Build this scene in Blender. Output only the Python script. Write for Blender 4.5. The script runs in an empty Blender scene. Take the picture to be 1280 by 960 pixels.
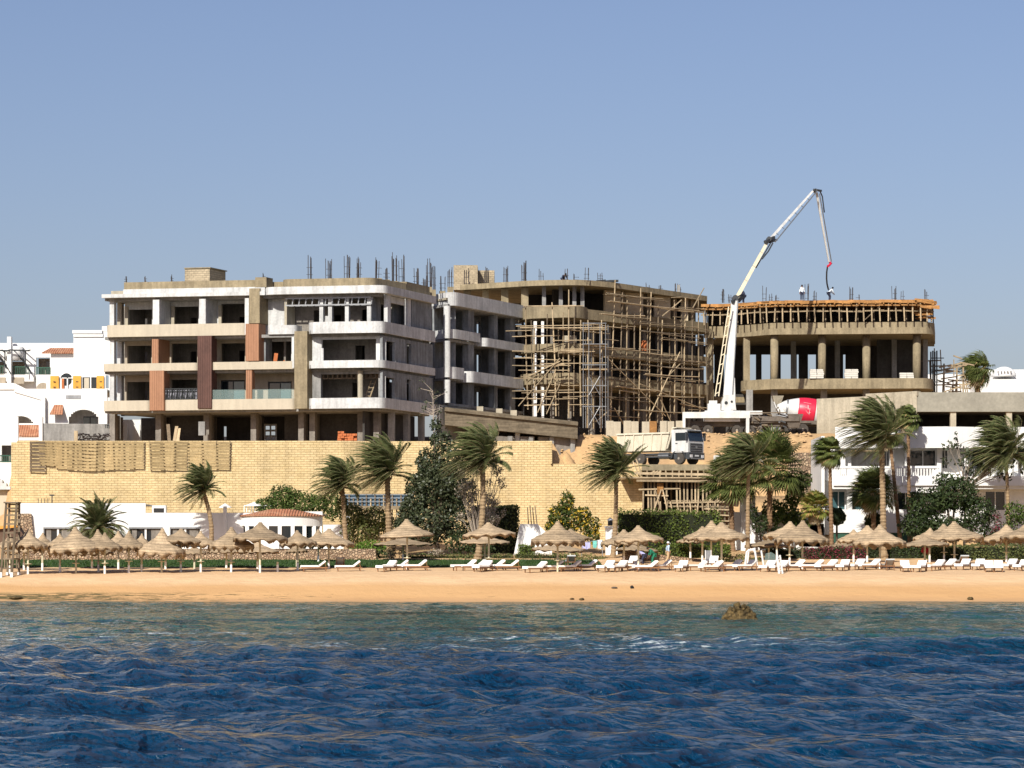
import bpy, math, random
import numpy as np
from mathutils import Vector, Matrix, noise as mnoise

R = random.Random(11)
FP, CH, HY = 3630.0, 3.0, 698.0      # focal length (px of a 1280 frame), eye height, horizon row
scene = bpy.context.scene
COL = scene.collection
PI = math.pi

def X(px, Y): return (px - 640.0) * Y / FP
def Z(py, Y): return CH + (HY - py) * Y / FP
def at(px, py, Y): return Vector((X(px, Y), Y, Z(py, Y)))

# ------------------------------------------------------------------ mesh builder
class MB:
    def __init__(s): s.v = []; s.f = []
    def add(s, vs, fs):
        o = len(s.v); s.v += [tuple(v) for v in vs]; s.f += [tuple(i + o for i in f) for f in fs]
    def hexa(s, p): s.add(p, [(3,2,1,0),(4,5,6,7),(0,1,5,4),(1,2,6,5),(2,3,7,6),(3,0,4,7)])
    def box(s, x0, x1, y0, y1, z0, z1):
        s.hexa([(x0,y0,z0),(x1,y0,z0),(x1,y1,z0),(x0,y1,z0),(x0,y0,z1),(x1,y0,z1),(x1,y1,z1),(x0,y1,z1)])
    def cbox(s, c, h): s.box(c[0]-h[0], c[0]+h[0], c[1]-h[1], c[1]+h[1], c[2]-h[2], c[2]+h[2])
    def bar(s, a, b, w, h=None, up=(0,0,1)):
        a, b = Vector(a), Vector(b); h = h or w
        d = (b - a).normalized(); u = Vector(up)
        if abs(d.dot(u)) > .98: u = Vector((0,1,0))
        x = d.cross(u).normalized() * (w/2); y = d.cross(x).normalized() * (h/2)
        s.hexa([a-x-y, a+x-y, a+x+y, a-x+y, b-x-y, b+x-y, b+x+y, b-x+y])
    def tube(s, pts, rads, n=8, cap=True):
        pts = [Vector(p) for p in pts]
        if not hasattr(rads, '__len__'): rads = [rads]*len(pts)
        vs = []; ref = None
        for i, p in enumerate(pts):
            d = (pts[min(i+1, len(pts)-1)] - pts[max(i-1, 0)]).normalized()
            if ref is None: ref = Vector((1,0,0)) if abs(d.x) < .8 else Vector((0,1,0))
            x = (ref - d*ref.dot(d)).normalized(); y = d.cross(x); ref = x
            for k in range(n):
                a = 2*PI*k/n; vs.append(p + (x*math.cos(a) + y*math.sin(a))*rads[i])
        fs = []
        for i in range(len(pts)-1):
            for k in range(n):
                k2 = (k+1) % n; fs.append((i*n+k, i*n+k2, (i+1)*n+k2, (i+1)*n+k))
        if cap: fs.append(tuple(range(n-1,-1,-1))); fs.append(tuple((len(pts)-1)*n+k for k in range(n)))
        s.add(vs, fs)
    def lathe(s, prof, n=16, c=(0,0,0), M=None):
        vs = []
        for r, z in prof:
            for k in range(n):
                a = 2*PI*k/n; v = Vector((r*math.cos(a), r*math.sin(a), z))
                if M is not None: v = M @ v
                vs.append(v + Vector(c))
        m = len(prof); fs = []
        for i in range(m-1):
            for k in range(n):
                k2 = (k+1) % n; fs.append((i*n+k, i*n+k2, (i+1)*n+k2, (i+1)*n+k))
        fs.append(tuple(range(n-1,-1,-1))); fs.append(tuple((m-1)*n+k for k in range(n)))
        s.add(vs, fs)
    def prism(s, poly, z0, z1):
        n = len(poly)
        vs = [(p[0],p[1],z0) for p in poly] + [(p[0],p[1],z1) for p in poly]
        s.add(vs, [tuple(range(n-1,-1,-1)), tuple(range(n,2*n))] + [(i,(i+1)%n,n+(i+1)%n,n+i) for i in range(n)])
    def extr(s, prof, y0, y1):            # profile in x,z extruded along y
        n = len(prof)
        vs = [(p[0],y0,p[1]) for p in prof] + [(p[0],y1,p[1]) for p in prof]
        s.add(vs, [tuple(range(n-1,-1,-1)), tuple(range(n,2*n))] + [(i,(i+1)%n,n+(i+1)%n,n+i) for i in range(n)])
    def ribbon(s, path, z0, z1, th):      # upright strip along an open plan path; th>0 thickens to the left of travel
        P = [Vector((p[0],p[1])) for p in path]; n = len(P); inn = []
        for i in range(n):
            nn = Vector((0,0))
            for a, b in ((i-1,i),(i,i+1)):
                if 0 <= a and b < n:
                    d = (P[b]-P[a]).normalized(); nn += Vector((-d.y, d.x))
            nn.normalize()
            d = (P[min(i+1,n-1)] - P[max(i,0)] if i < n-1 else P[i]-P[i-1]).normalized()
            c = max(.5, nn.dot(Vector((-d.y, d.x)))); inn.append(P[i] + nn*(th/c))
        vs = [(p.x,p.y,z0) for p in P]+[(p.x,p.y,z1) for p in P]+[(p.x,p.y,z1) for p in inn]+[(p.x,p.y,z0) for p in inn]
        fs = []
        for i in range(n-1):
            for k in range(4):
                a, b = k*n, ((k+1)%4)*n; fs.append((a+i, a+i+1, b+i+1, b+i))
        fs += [(0,n,2*n,3*n), (n-1,4*n-1,3*n-1,2*n-1)]
        s.add(vs, fs); return [(p.x,p.y) for p in inn]
    def fb(s, F, s0, s1, t0, t1, z0, z1):
        a, b, c, d = F.pt(s0,t0), F.pt(s1,t0), F.pt(s1,t1), F.pt(s0,t1)
        s.hexa([(*a,z0),(*b,z0),(*c,z0),(*d,z0),(*a,z1),(*b,z1),(*c,z1),(*d,z1)])
    def pb(s, F, p0, p1, z0, z1, t0, t1):  # a box whose front face spans columns p0..p1 of the facade
        s.fb(F, F.s(p0,t0), F.s(p1,t0), t0, t1, z0, z1)
    def wall(s, F, s0, s1, t0, t1, z0, z1, ops=()):
        cuts = {s0, s1}; o2 = []
        for o in ops:
            a, b, c, d = o[:4]
            if len(o) > 4:                # arched top, cut as narrow slices
                n = 14
                for k in range(n):
                    u0, u1 = a+(b-a)*k/n, a+(b-a)*(k+1)/n; m = ((k+.5)/n-.5)*2
                    o2.append((u0,u1,c,d-o[4]*(1-math.sqrt(max(0,1-m*m)))))
            else: o2.append((a,b,c,d))
        for a, b, c, d in o2:
            cuts.add(min(max(a,s0),s1)); cuts.add(min(max(b,s0),s1))
        cuts = sorted(cuts)
        for a, b in zip(cuts, cuts[1:]):
            if b-a < 1e-4: continue
            m = (a+b)/2; zs = z0
            for c, d in sorted((o[2],o[3]) for o in o2 if o[0] <= m <= o[1]):
                if c > zs+1e-3: s.fb(F,a,b,t0,t1,zs,min(c,z1))
                zs = max(zs, d)
            if zs < z1-1e-3: s.fb(F,a,b,t0,t1,zs,z1)
    def build(s, name, mat, parent=None, smooth=False, loc=None):
        off = Vector((0,0,0))
        if parent is not None:
            p = parent
            while p is not None: off += p.location; p = p.parent
        if loc is not None: off = off + Vector(loc)
        me = bpy.data.meshes.new(name)
        me.from_pydata([(v[0]-off.x, v[1]-off.y, v[2]-off.z) for v in s.v], [], s.f)
        me.materials.append(mat)
        if smooth: me.polygons.foreach_set('use_smooth', [True]*len(me.polygons))
        o = bpy.data.objects.new(name, me); COL.objects.link(o)
        if parent is not None: o.parent = parent
        if loc is not None: o.location = loc
        return o

class Frame:                              # a facade: s along it, t into the building
    def __init__(F, pa, ya, pb, yb, n=None):
        F.O = Vector((X(pa,ya), ya)); e = Vector((X(pb,yb), yb)) - F.O
        F.L = e.length; F.d = e.normalized()
        F.n = Vector(n).normalized() if n else Vector((-F.d.y, F.d.x))
        if not n and F.n.y < 0 and F.n.x > 0: F.n = -F.n
    def pt(F, s, t=0):
        p = F.O + F.d*s + F.n*t; return (p.x, p.y)
    def s(F, px, t=0):
        k = (px-640)/FP
        return (k*(F.O.y+F.n.y*t) - F.O.x - F.n.x*t) / (F.d.x - k*F.d.y)
    def Y(F, px, t=0): return F.O.y + F.d.y*F.s(px,t) + F.n.y*t
    def z(F, py, px, t=0): return Z(py, F.Y(px,t))
    def p(F, px, t=0): return F.pt(F.s(px,t), t)

def tag(o, label=None, cat=None, group=None, kind=None):
    if label: o['label'] = label
    if cat: o['category'] = cat
    if group: o['group'] = group
    if kind: o['kind'] = kind
    return o
def thing(name, label, cat, loc, group=None, rz=0):
    o = bpy.data.objects.new(name, None); COL.objects.link(o); o.empty_display_size = .2
    o.location = loc; o.rotation_euler = (0,0,rz)
    return tag(o, label, cat, group)
def copy_tree(o, parent=None):
    c = o.copy(); COL.objects.link(c)
    if parent is not None: c.parent = parent
    for ch in list(o.children): copy_tree(ch, c)
    return c

# ------------------------------------------------------------------ materials
def newmat(name):
    m = bpy.data.materials.new(name); m.use_nodes = True
    nt = m.node_tree; nt.nodes.clear()
    out = nt.nodes.new('ShaderNodeOutputMaterial'); b = nt.nodes.new('ShaderNodeBsdfPrincipled')
    nt.links.new(b.outputs[0], out.inputs[0]); return m, nt, b, out
def N(nt, t, **k):
    n = nt.nodes.new(t)
    for a, v in k.items(): setattr(n, a, v)
    return n
def mixc(nt, fac, a, b, mode='MIX'):
    n = N(nt, 'ShaderNodeMix', data_type='RGBA', blend_type=mode)
    L = nt.links.new
    for sock, v in ((n.inputs[0], fac), (n.inputs[6], a), (n.inputs[7], b)):
        if hasattr(v, 'links'): L(v, sock)
        else: sock.default_value = v if not isinstance(v, tuple) else (*v, 1)
    return n.outputs[2]
def math1(nt, op, a, b=0.0, clamp=False):
    n = N(nt, 'ShaderNodeMath', operation=op, use_clamp=clamp)
    for i, v in enumerate((a, b)):
        if hasattr(v, 'links'): nt.links.new(v, n.inputs[i])
        else: n.inputs[i].default_value = v
    return n.outputs[0]
def maprange(nt, v, a, b, c=0., d=1.):
    n = N(nt, 'ShaderNodeMapRange'); nt.links.new(v, n.inputs[0])
    for i, q in enumerate((a,b,c,d)): n.inputs[i+1].default_value = q
    return n.outputs[0]
def noise(nt, vec, scale, detail=4, rough=.55):
    n = N(nt, 'ShaderNodeTexNoise'); n.inputs['Scale'].default_value = scale
    n.inputs['Detail'].default_value = detail; n.inputs['Roughness'].default_value = rough
    if vec is not None: nt.links.new(vec, n.inputs['Vector'])
    return n.outputs['Fac']
def coords(nt, sx=1, sy=1, sz=1, world=False):
    v = N(nt,'ShaderNodeNewGeometry').outputs['Position'] if world else N(nt,'ShaderNodeTexCoord').outputs['Object']
    if (sx,sy,sz) == (1,1,1): return v
    m = N(nt, 'ShaderNodeMapping'); m.inputs['Scale'].default_value = (sx,sy,sz); nt.links.new(v, m.inputs[0])
    return m.outputs[0]
def bump(nt, b, h, strength, dist):
    n = N(nt, 'ShaderNodeBump'); n.inputs['Strength'].default_value = strength; n.inputs['Distance'].default_value = dist
    nt.links.new(h, n.inputs['Height']); nt.links.new(n.outputs[0], b.inputs['Normal'])
def mat(name, col, rough=.85, var=.25, scale=.8, fine=6., streak=0., bumpd=0., rand=0., spec=.25, metal=0., col2=None, st=(1,1,.12)):
    m, nt, b, out = newmat(name); L = nt.links.new
    c = coords(nt)
    a = maprange(nt, noise(nt, c, scale), .3, .7)
    col2 = col2 or tuple(x*(1-var) for x in col)
    o = mixc(nt, a, col, col2)
    f = maprange(nt, noise(nt, c, fine, 3), .3, .7, 1-var*.5, 1+var*.35)
    o = mixc(nt, 1.0, o, f, 'MULTIPLY') if False else o
    mul = N(nt,'ShaderNodeVectorMath', operation='SCALE'); L(o, mul.inputs[0]); L(f, mul.inputs['Scale']); o = mul.outputs[0]
    if streak:
        g = maprange(nt, noise(nt, coords(nt,*[k*2.2 for k in st]), 1.0, 5, .65), .38, .72, 1, 1-streak)
        m2 = N(nt,'ShaderNodeVectorMath', operation='SCALE'); L(o, m2.inputs[0]); L(g, m2.inputs['Scale']); o = m2.outputs[0]
    if rand:
        r = N(nt,'ShaderNodeObjectInfo').outputs['Random']
        m3 = N(nt,'ShaderNodeVectorMath', operation='SCALE'); L(o, m3.inputs[0]); L(maprange(nt, r, 0,1,1-rand,1+rand), m3.inputs['Scale']); o = m3.outputs[0]
    L(o, b.inputs['Base Color'])
    b.inputs['Roughness'].default_value = rough; b.inputs['Metallic'].default_value = metal
    b.inputs['Specular IOR Level'].default_value = spec
    if bumpd: bump(nt, b, noise(nt, c, fine*2, 4), .6, bumpd)
    return m
def leafmat(name, c1, c2, trans=.3, rough=.6, spec=.3, dead=None):
    m, nt, b, out = newmat(name); L = nt.links.new
    g = N(nt, 'ShaderNodeNewGeometry')
    isl = g.outputs['Random Per Island']
    o = mixc(nt, isl, c1, c2)
    big = maprange(nt, noise(nt, coords(nt), .5, 2), .3, .7, .75, 1.25)
    mul = N(nt,'ShaderNodeVectorMath', operation='SCALE'); L(o, mul.inputs[0]); L(big, mul.inputs['Scale']); o = mul.outputs[0]
    if dead:
        k = math1(nt, 'GREATER_THAN', isl, dead[1]); o = mixc(nt, k, o, dead[0])
    L(o, b.inputs['Base Color']); b.inputs['Roughness'].default_value = rough; b.inputs['Specular IOR Level'].default_value = spec
    t = N(nt, 'ShaderNodeBsdfTranslucent'); L(o, t.inputs[0])
    mx = N(nt, 'ShaderNodeMixShader'); mx.inputs[0].default_value = trans
    L(b.outputs[0], mx.inputs[1]); L(t.outputs[0], mx.inputs[2]); L(mx.outputs[0], out.inputs[0])
    return m
def glassmat(name, col, rough=.08, alpha=1.):
    m, nt, b, out = newmat(name)
    b.inputs['Base Color'].default_value = (*col,1); b.inputs['Roughness'].default_value = rough
    b.inputs['Specular IOR Level'].default_value = .6; b.inputs['Alpha'].default_value = alpha
    return m

M = {}
M['conc'] = mat('grey concrete', (.33,.325,.31), .9, .3, .5, 5, .4, .01)
M['concd'] = mat('weathered grey plaster', (.30,.315,.325), .9, .35, .6, 4, .5, .01)
M['concb'] = mat('beige raw concrete', (.335,.275,.175), .9, .3, .6, 5, .4, .012)
M['concs'] = mat('smooth grey concrete', (.30,.285,.235), .9, .25, .35, 3, .15, .006, st=(.5,.5,.5))
M['blockl'] = mat('block infill with painted sun', (.60,.50,.345), .9, .2, 1.2, 5, .15, .01, st=(.6,.6,2.))  # lighter than the other block walls, in place of sunlight on them
M['concl'] = mat('light cement', (.47,.42,.32), .9, .25, .6, 5, .3, .01)
M['concw'] = mat('dark weathered concrete', (.22,.18,.125), .95, .4, .7, 4, .55, .02, st=(.15,.15,2.2))
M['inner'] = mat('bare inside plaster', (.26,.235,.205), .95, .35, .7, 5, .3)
M['void'] = mat('inside wall in painted shade', (.085,.08,.075), .95, .4, .7, 5, .2)  # near-black colour carries the shade of deep rooms and gaps
M['plast'] = mat('white undercoat plaster', (.64,.645,.635), .85, .25, .6, 5, .35, .006)
M['white'] = mat('white paint', (.72,.715,.695), .7, .05, .4, 5, .08)
M['cream'] = mat('cream paint', (.47,.415,.32), .7, .08, .5, 6, .16)
M['tan'] = mat('tan wall paint', (.40,.34,.26), .8, .15, .5, 6, .2)
M['finw'] = mat('light brown cladding', (.36,.185,.105), .6, .15, .3, 3, .15)
M['find'] = mat('dark brown cladding', (.12,.058,.045), .6, .25, .4, 3, .2)
M['timber'] = mat('scaffold timber', (.47,.365,.23), .85, .35, 1.2, 7, .25, rand=.3)
M['timberd'] = mat('old grey timber', (.22,.17,.115), .9, .4, 1.0, 7, .3, rand=.25)
M['orange'] = mat('orange formwork timber', (.43,.215,.07), .75, .45, 1.5, 8, .3, rand=.25)
M['ochre'] = mat('yellow shutter wood', (.72,.36,.06), .65, .2, 1.0, 8, .2)
M['rebar'] = mat('rusty steel', (.10,.085,.08), .7, .4, 2, 9, metal=.3)
M['steel'] = mat('grey galvanised steel', (.30,.31,.32), .45, .25, 2, 9, metal=.6)
M['dark'] = mat('dark painted metal', (.03,.034,.036), .5, .3, 2, 8)
M['green'] = mat('green railing paint', (.03,.09,.06), .5, .2, 2, 8)
M['glass'] = glassmat('dark window glass', (.012,.018,.022), .05)
M['glassb'] = glassmat('blue green window glass', (.05,.10,.11), .04)
M['glassr'] = glassmat('clear railing glass', (.30,.42,.40), .03, .2)
M['vwhite'] = mat('white truck paint', (.66,.655,.63), .4, .15, 1.2, 6, .25, spec=.5)
M['vcream'] = mat('cream tipper paint', (.70,.64,.50), .5, .12, .8, 5, .25, spec=.4)
M['boomc'] = mat('cream boom paint', (.72,.64,.46), .45, .12, .8, 5, .2, spec=.4)
M['vgrey'] = mat('dark grey truck plastic', (.05,.055,.06), .5, .25, 1., 6, .1, spec=.4)
M['dusty'] = mat('dusty chassis steel', (.16,.135,.11), .8, .4, 1.5, 8, .2)
M['red'] = mat('red drum paint', (.62,.018,.055), .4, .1, 1., 6, .1, spec=.5)
M['tyre'] = mat('dusty tyre rubber', (.075,.066,.057), .9, .3, 3, 12)
M['rim'] = mat('dusty wheel rim', (.30,.27,.23), .6, .3, 3, 12)
M['lamp'] = mat('headlight lens', (.7,.7,.7), .1, .05, 1, 5, spec=.8)
M['thatch'] = mat('straw thatch', (.53,.395,.25), .95, .4, 2.6, 16, .42, .06, rand=.2, st=(.5,.5,5.))
def thatchmat():
    m = M['thatch']; nt = m.node_tree; L = nt.links.new
    b = [n for n in nt.nodes if n.type == 'BSDF_PRINCIPLED'][0]; src = b.inputs['Base Color'].links[0].from_socket
    w = N(nt,'ShaderNodeTexWave', wave_type='BANDS', bands_direction='Z'); w.inputs['Scale'].default_value = 2.3
    w.inputs['Distortion'].default_value = 1.6; w.inputs['Detail'].default_value = 3; w.inputs['Detail Scale'].default_value = 2.5
    L(coords(nt), w.inputs[0])
    s = N(nt,'ShaderNodeVectorMath', operation='SCALE'); L(src, s.inputs[0]); L(maprange(nt, w.outputs['Fac'], .0, .45, .68, 1.04), s.inputs['Scale']); L(s.outputs[0], b.inputs['Base Color'])
thatchmat()
M['polew'] = mat('white umbrella pole', (.66,.60,.42), .7, .2, 3, 9, rand=.12)
M['sleeve'] = mat('white pole sleeve', (.80,.79,.75), .6, .06, 3, 9)
M['matt'] = mat('white mattress cloth', (.80,.79,.76), .85, .07, 2, 9, rand=.07)
M['mattg'] = mat('grey mattress back', (.42,.43,.42), .85, .1, 2, 9)
M['lwood'] = mat('brown lounger wood', (.26,.13,.06), .6, .3, 4, 12, rand=.2)
M['tile'] = None
M['trunk'] = mat('date palm trunk', (.42,.295,.17), .95, .4, 2.0, 7, .5, .06, st=(.3,.3,3.2))
M['trunkd'] = mat('brown palm trunk', (.31,.19,.105), .95, .4, 2.0, 7, .45, .06, st=(.3,.3,3.2))
M['bark'] = mat('tree bark', (.15,.115,.085), .95, .4, 2, 8, .2, .02)
M['twig'] = mat('dry twigs', (.42,.35,.28), .95, .3, 2, 8)
M['frond'] = leafmat('date palm fronds', (.075,.105,.035), (.19,.20,.085), .35)
M['frondg'] = leafmat('fan palm leaves', (.055,.08,.02), (.155,.175,.05), .3, dead=((.35,.25,.11),.965))
M['frondy'] = leafmat('yellowing fan leaves', (.13,.17,.035), (.30,.27,.06), .3, dead=((.40,.26,.10),.8))
M['frondd'] = leafmat('dead fronds', (.30,.22,.12), (.42,.33,.19), .2)
M['leafd'] = leafmat('dark glossy leaves', (.022,.034,.014), (.08,.092,.045), .2, .45, .4)
M['leafo'] = leafmat('olive leaves', (.085,.105,.03), (.19,.20,.06), .3)
M['leafg'] = leafmat('mid green leaves', (.042,.078,.015), (.11,.145,.033), .3)
M['leafb'] = leafmat('bright green leaves', (.09,.19,.02), (.17,.28,.04), .35)
M['leafk'] = leafmat('deep green leaves', (.018,.034,.010), (.052,.074,.022), .2)
M['hedge'] = leafmat('hedge leaves', (.062,.10,.017), (.15,.19,.036), .25)
M['hedgek'] = leafmat('dull hedge leaves', (.06,.08,.022), (.14,.155,.05), .2)
M['croton'] = leafmat('croton leaves', (.022,.042,.010), (.11,.13,.022), .25, dead=((.50,.33,.03),.84))
M['pink'] = leafmat('pink bracts', (.22,.03,.06), (.10,.06,.03), .25, dead=((.035,.06,.018),.55))
M['redf'] = leafmat('red flowers', (.60,.015,.04), (.45,.02,.05), .25)
M['dry'] = leafmat('dry pale leaves', (.56,.47,.38), (.36,.31,.22), .25, dead=((.08,.095,.045),.74))
M['skin'] = mat('brown skin', (.23,.13,.085), .6, .1, 5, 20)
M['clothw'] = mat('white work shirt', (.66,.72,.76), .9, .1, 4, 15)
M['clothb'] = mat('pale blue shirt', (.42,.55,.70), .9, .1, 4, 15)
M['khaki'] = mat('khaki trousers', (.50,.36,.21), .9, .12, 4, 15)
M['navy'] = mat('dark blue trousers', (.035,.04,.07), .9, .2, 4, 15)
M['gclo'] = mat('green cloth', (.02,.17,.10), .9, .2, 4, 15)
M['lav'] = mat('lavender cloth', (.42,.42,.66), .9, .12, 4, 15)
M['turq'] = mat('turquoise cloth', (.18,.52,.47), .9, .12, 4, 15)
M['hair'] = mat('black hair', (.015,.013,.012), .7, .2, 8, 20)
M['rock'] = mat('brown coral rock', (.17,.115,.045), .95, .55, 5, 12, .2, .05, col2=(.022,.018,.01))
M['bag'] = mat('cement paper bags', (.60,.58,.52), .9, .15, 3, 10)
M['redbrick'] = mat('orange clay bricks', (.50,.16,.06), .9, .3, 3, 10)
M['blue'] = mat('blue plastic netting', (.10,.17,.24), .7, .3, 1.5, 10)
M['awn'] = mat('orange awning cloth', (.65,.30,.07), .9, .15, 2, 9)
M['brownc'] = mat('brown awning cloth', (.13,.08,.055), .9, .2, 2, 9)
M['cushb'] = mat('black rubber', (.012,.012,.012), .6, .2, 3, 9)

def tilemat():
    m, nt, b, out = newmat('red roof tiles'); L = nt.links.new
    c = coords(nt)
    w = N(nt,'ShaderNodeTexWave', wave_type='BANDS', bands_direction='X'); w.inputs['Scale'].default_value = 1.35; L(c, w.inputs[0])
    w2 = N(nt,'ShaderNodeTexWave', wave_type='BANDS', bands_direction='Z', wave_profile='SAW'); w2.inputs['Scale'].default_value = 1.6; L(c, w2.inputs[0])
    n = noise(nt, c, 3.5, 3)
    o = mixc(nt, maprange(nt, n,.3,.7), (.44,.19,.10), (.31,.115,.06))
    o = mixc(nt, maprange(nt, noise(nt, c, 1.1, 3), .45, .75, 0, .6), o, (.58,.36,.22))
    L(o, b.inputs['Base Color']); b.inputs['Roughness'].default_value = .85
    h = math1(nt, 'ADD', w.outputs['Fac'], math1(nt,'MULTIPLY', w2.outputs['Fac'], .5)); bump(nt, b, h, 1., .09)
    return m
M['tile'] = tilemat()

def brickmat(name, c1, c2, mort, bw, bh, msize=.012, noisy=.2):
    m, nt, b, out = newmat(name); L = nt.links.new
    s = N(nt,'ShaderNodeSeparateXYZ'); L(coords(nt, world=True), s.inputs[0])
    cb = N(nt,'ShaderNodeCombineXYZ'); L(s.outputs[0], cb.inputs[0]); L(s.outputs[2], cb.inputs[1])
    t = N(nt,'ShaderNodeTexBrick'); L(cb.outputs[0], t.inputs['Vector'])
    t.inputs['Scale'].default_value = 1; t.inputs['Brick Width'].default_value = bw; t.inputs['Row Height'].default_value = bh
    t.inputs['Mortar Size'].default_value = msize; t.inputs['Mortar Smooth'].default_value = .3
    t.inputs['Color1'].default_value = (*c1,1); t.inputs['Color2'].default_value = (*c2,1); t.inputs['Mortar'].default_value = (*mort,1)
    p = coords(nt, world=True)
    f = maprange(nt, noise(nt, p, .35, 5, .6), .3, .7, 1-noisy, 1+noisy*.7)
    f2 = maprange(nt, noise(nt, p, 2.6, 3), .25, .75, .88, 1.1)
    st_ = maprange(nt, noise(nt, coords(nt,1.1,1.1,.09,world=True), 1., 5, .65), .45, .75, 1.03, .80)
    f = math1(nt,'MULTIPLY', math1(nt,'MULTIPLY', f, f2), st_)
    mul = N(nt,'ShaderNodeVectorMath', operation='SCALE'); L(t.outputs['Color'], mul.inputs[0]); L(f, mul.inputs['Scale'])
    L(mul.outputs[0], b.inputs['Base Color']); b.inputs['Roughness'].default_value = .9; b.inputs['Specular IOR Level'].default_value = .2
    h = math1(nt,'SUBTRACT', noise(nt, p, 7, 3), math1(nt,'MULTIPLY', t.outputs['Fac'], 1.2)); bump(nt, b, h, .8, .05)
    return m
M['sandstone'] = brickmat('sandstone blocks', (.595,.46,.255), (.535,.405,.21), (.37,.26,.12), .56, .217, .016, .16)
M['blockw'] = brickmat('concrete blocks', (.42,.345,.235), (.34,.28,.19), (.26,.22,.16), .42, .21, .012, .25)

def rubblemat(name, c1, c2, gap, sc):
    m, nt, b, out = newmat(name); L = nt.links.new
    c = coords(nt, world=True)
    v = N(nt,'ShaderNodeTexVoronoi', feature='DISTANCE_TO_EDGE'); v.inputs['Scale'].default_value = sc; L(c, v.inputs['Vector'])
    v2 = N(nt,'ShaderNodeTexVoronoi'); v2.inputs['Scale'].default_value = sc; L(c, v2.inputs['Vector'])
    sp = N(nt,'ShaderNodeSeparateColor'); L(v2.outputs['Color'], sp.inputs[0])
    o = mixc(nt, sp.outputs[0], c1, c2)
    o = mixc(nt, maprange(nt, v.outputs['Distance'], .01, .06, 1, 0), o, gap)
    L(o, b.inputs['Base Color']); b.inputs['Roughness'].default_value = .95
    bump(nt, b, maprange(nt, v.outputs['Distance'], 0, .2), 1., .12)
    return m
M['rubble'] = rubblemat('rubble stone', (.46,.34,.22), (.27,.175,.11), (.20,.145,.10), 4.6)
# ------------------------------------------------------------------ camera, sky, sun
cam = bpy.data.cameras.new('camera'); co = bpy.data.objects.new('camera', cam); COL.objects.link(co)
co.location = (0,0,CH); co.rotation_euler = (math.radians(90),0,0)
cam.sensor_width = 36; cam.lens = 36*FP/1280; cam.shift_y = (HY-480)/1280
cam.clip_start = 1; cam.clip_end = 9000; scene.camera = co

SUN = Vector((-.29,-.765,.575)).normalized()
w = bpy.data.worlds.new('World'); scene.world = w; w.use_nodes = True
nt = w.node_tree; nt.nodes.clear()
wo = nt.nodes.new('ShaderNodeOutputWorld'); bg = nt.nodes.new('ShaderNodeBackground')
sky = nt.nodes.new('ShaderNodeTexSky'); sky.sky_type = 'NISHITA'; sky.sun_disc = False
sky.sun_elevation = math.asin(SUN.z); sky.sun_rotation = math.atan2(SUN.x, SUN.y)
sky.altitude = 0; sky.air_density = 1.0; sky.dust_density = 1.5; sky.ozone_density = 4.5
bg.inputs[1].default_value = .071
tint = nt.nodes.new('ShaderNodeMix'); tint.data_type = 'RGBA'; tint.blend_type = 'MULTIPLY'; tint.inputs[0].default_value = 1; tint.inputs[7].default_value = (1.20,1.02,1.05,1)   # dusty desert air
nt.links.new(sky.outputs[0], tint.inputs[6]); nt.links.new(tint.outputs[2], bg.inputs[0]); nt.links.new(bg.outputs[0], wo.inputs[0])
sl = bpy.data.lights.new('sun', 'SUN'); so = bpy.data.objects.new('sun', sl); COL.objects.link(so)
sl.energy = 4.8; sl.angle = math.radians(.5); sl.color = (1,.955,.86)
so.rotation_euler = (-SUN).to_track_quat('-Z','Y').to_euler(); so.location = (-60,-20,80)
vs = scene.view_settings; vs.view_transform = 'Standard'; vs.look = 'None'; vs.gamma = 1; vs.exposure = 0.4; vs.use_curve_mapping = False
scene.cycles.max_bounces = 6; scene.cycles.transparent_max_bounces = 6
scene.cycles.use_denoising = True

# ------------------------------------------------------------------ ground
PROF = [(150,-3.),(195,-1.3),(199,-.55),(202,0.02),(206,.93),(209.5,1.62),(211,1.83),(216,2.06),(231,2.6),(236,2.78),(248,3.6),(261,4.6)]
def lerp_tab(T, u):
    if u <= T[0][0]: return T[0][1]
    for (a,b),(c,d) in zip(T,T[1:]):
        if u <= c: return b+(d-b)*(u-a)/(c-a)
    return T[-1][1]
def sstep(a,b,u):
    u = min(1,max(0,(u-a)/(b-a))); return u*u*(3-2*u)
def ground(x, y):
    low = lerp_tab(PROF, y)
    if y < 262: 
        if x > 20: low += 4.5*sstep(251,262,y)*sstep(17,21,x)
        return low
    left = 13.55
    right = 11.6 + 3.7*(sstep(284,289,y) if x < 12.5 else sstep(272,286,y)) - 1.1*sstep(263,266,y)*(1-sstep(284,289,y))*(x < 17)
    base = left + (right-left)*sstep(3.7,4.9,x)
    if y > 290: base = base + (15.6-base)*sstep(286,300,y)
    if 11.4 < x < 20 and y < 290: return low + (base-low)*sstep(273.5,274.8,y)
    if x < -45: base = base + (6.5-base)*sstep(-45,-46.5,x) if False else base + (6.5-base)*sstep(0,1.5,-45-x)
    base = low + (base-low)*sstep(262.9,264.1,y) if x < 20 else low + (base-low)*sstep(261.5,270,y)
    return base
def groundobj(name, xs, ys, mt, dz=0, amp=0., asc=.5, kind='structure'):
    vs = []; 
    for y in ys:
        for x in xs:
            a = amp*(mnoise.noise(Vector((x*asc,y*asc,3.1))) + .5*mnoise.noise(Vector((x*asc*2.7,y*asc*2.7,9)))) if amp else 0
            vs.append((x,y,ground(x,y)+dz+a))
    n = len(xs); fs = [(j*n+i,j*n+i+1,(j+1)*n+i+1,(j+1)*n+i) for j in range(len(ys)-1) for i in range(n-1)]
    b = MB(); b.add(vs, fs); o = b.build(name, mt, smooth=True); tag(o, kind=kind); return o
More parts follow.
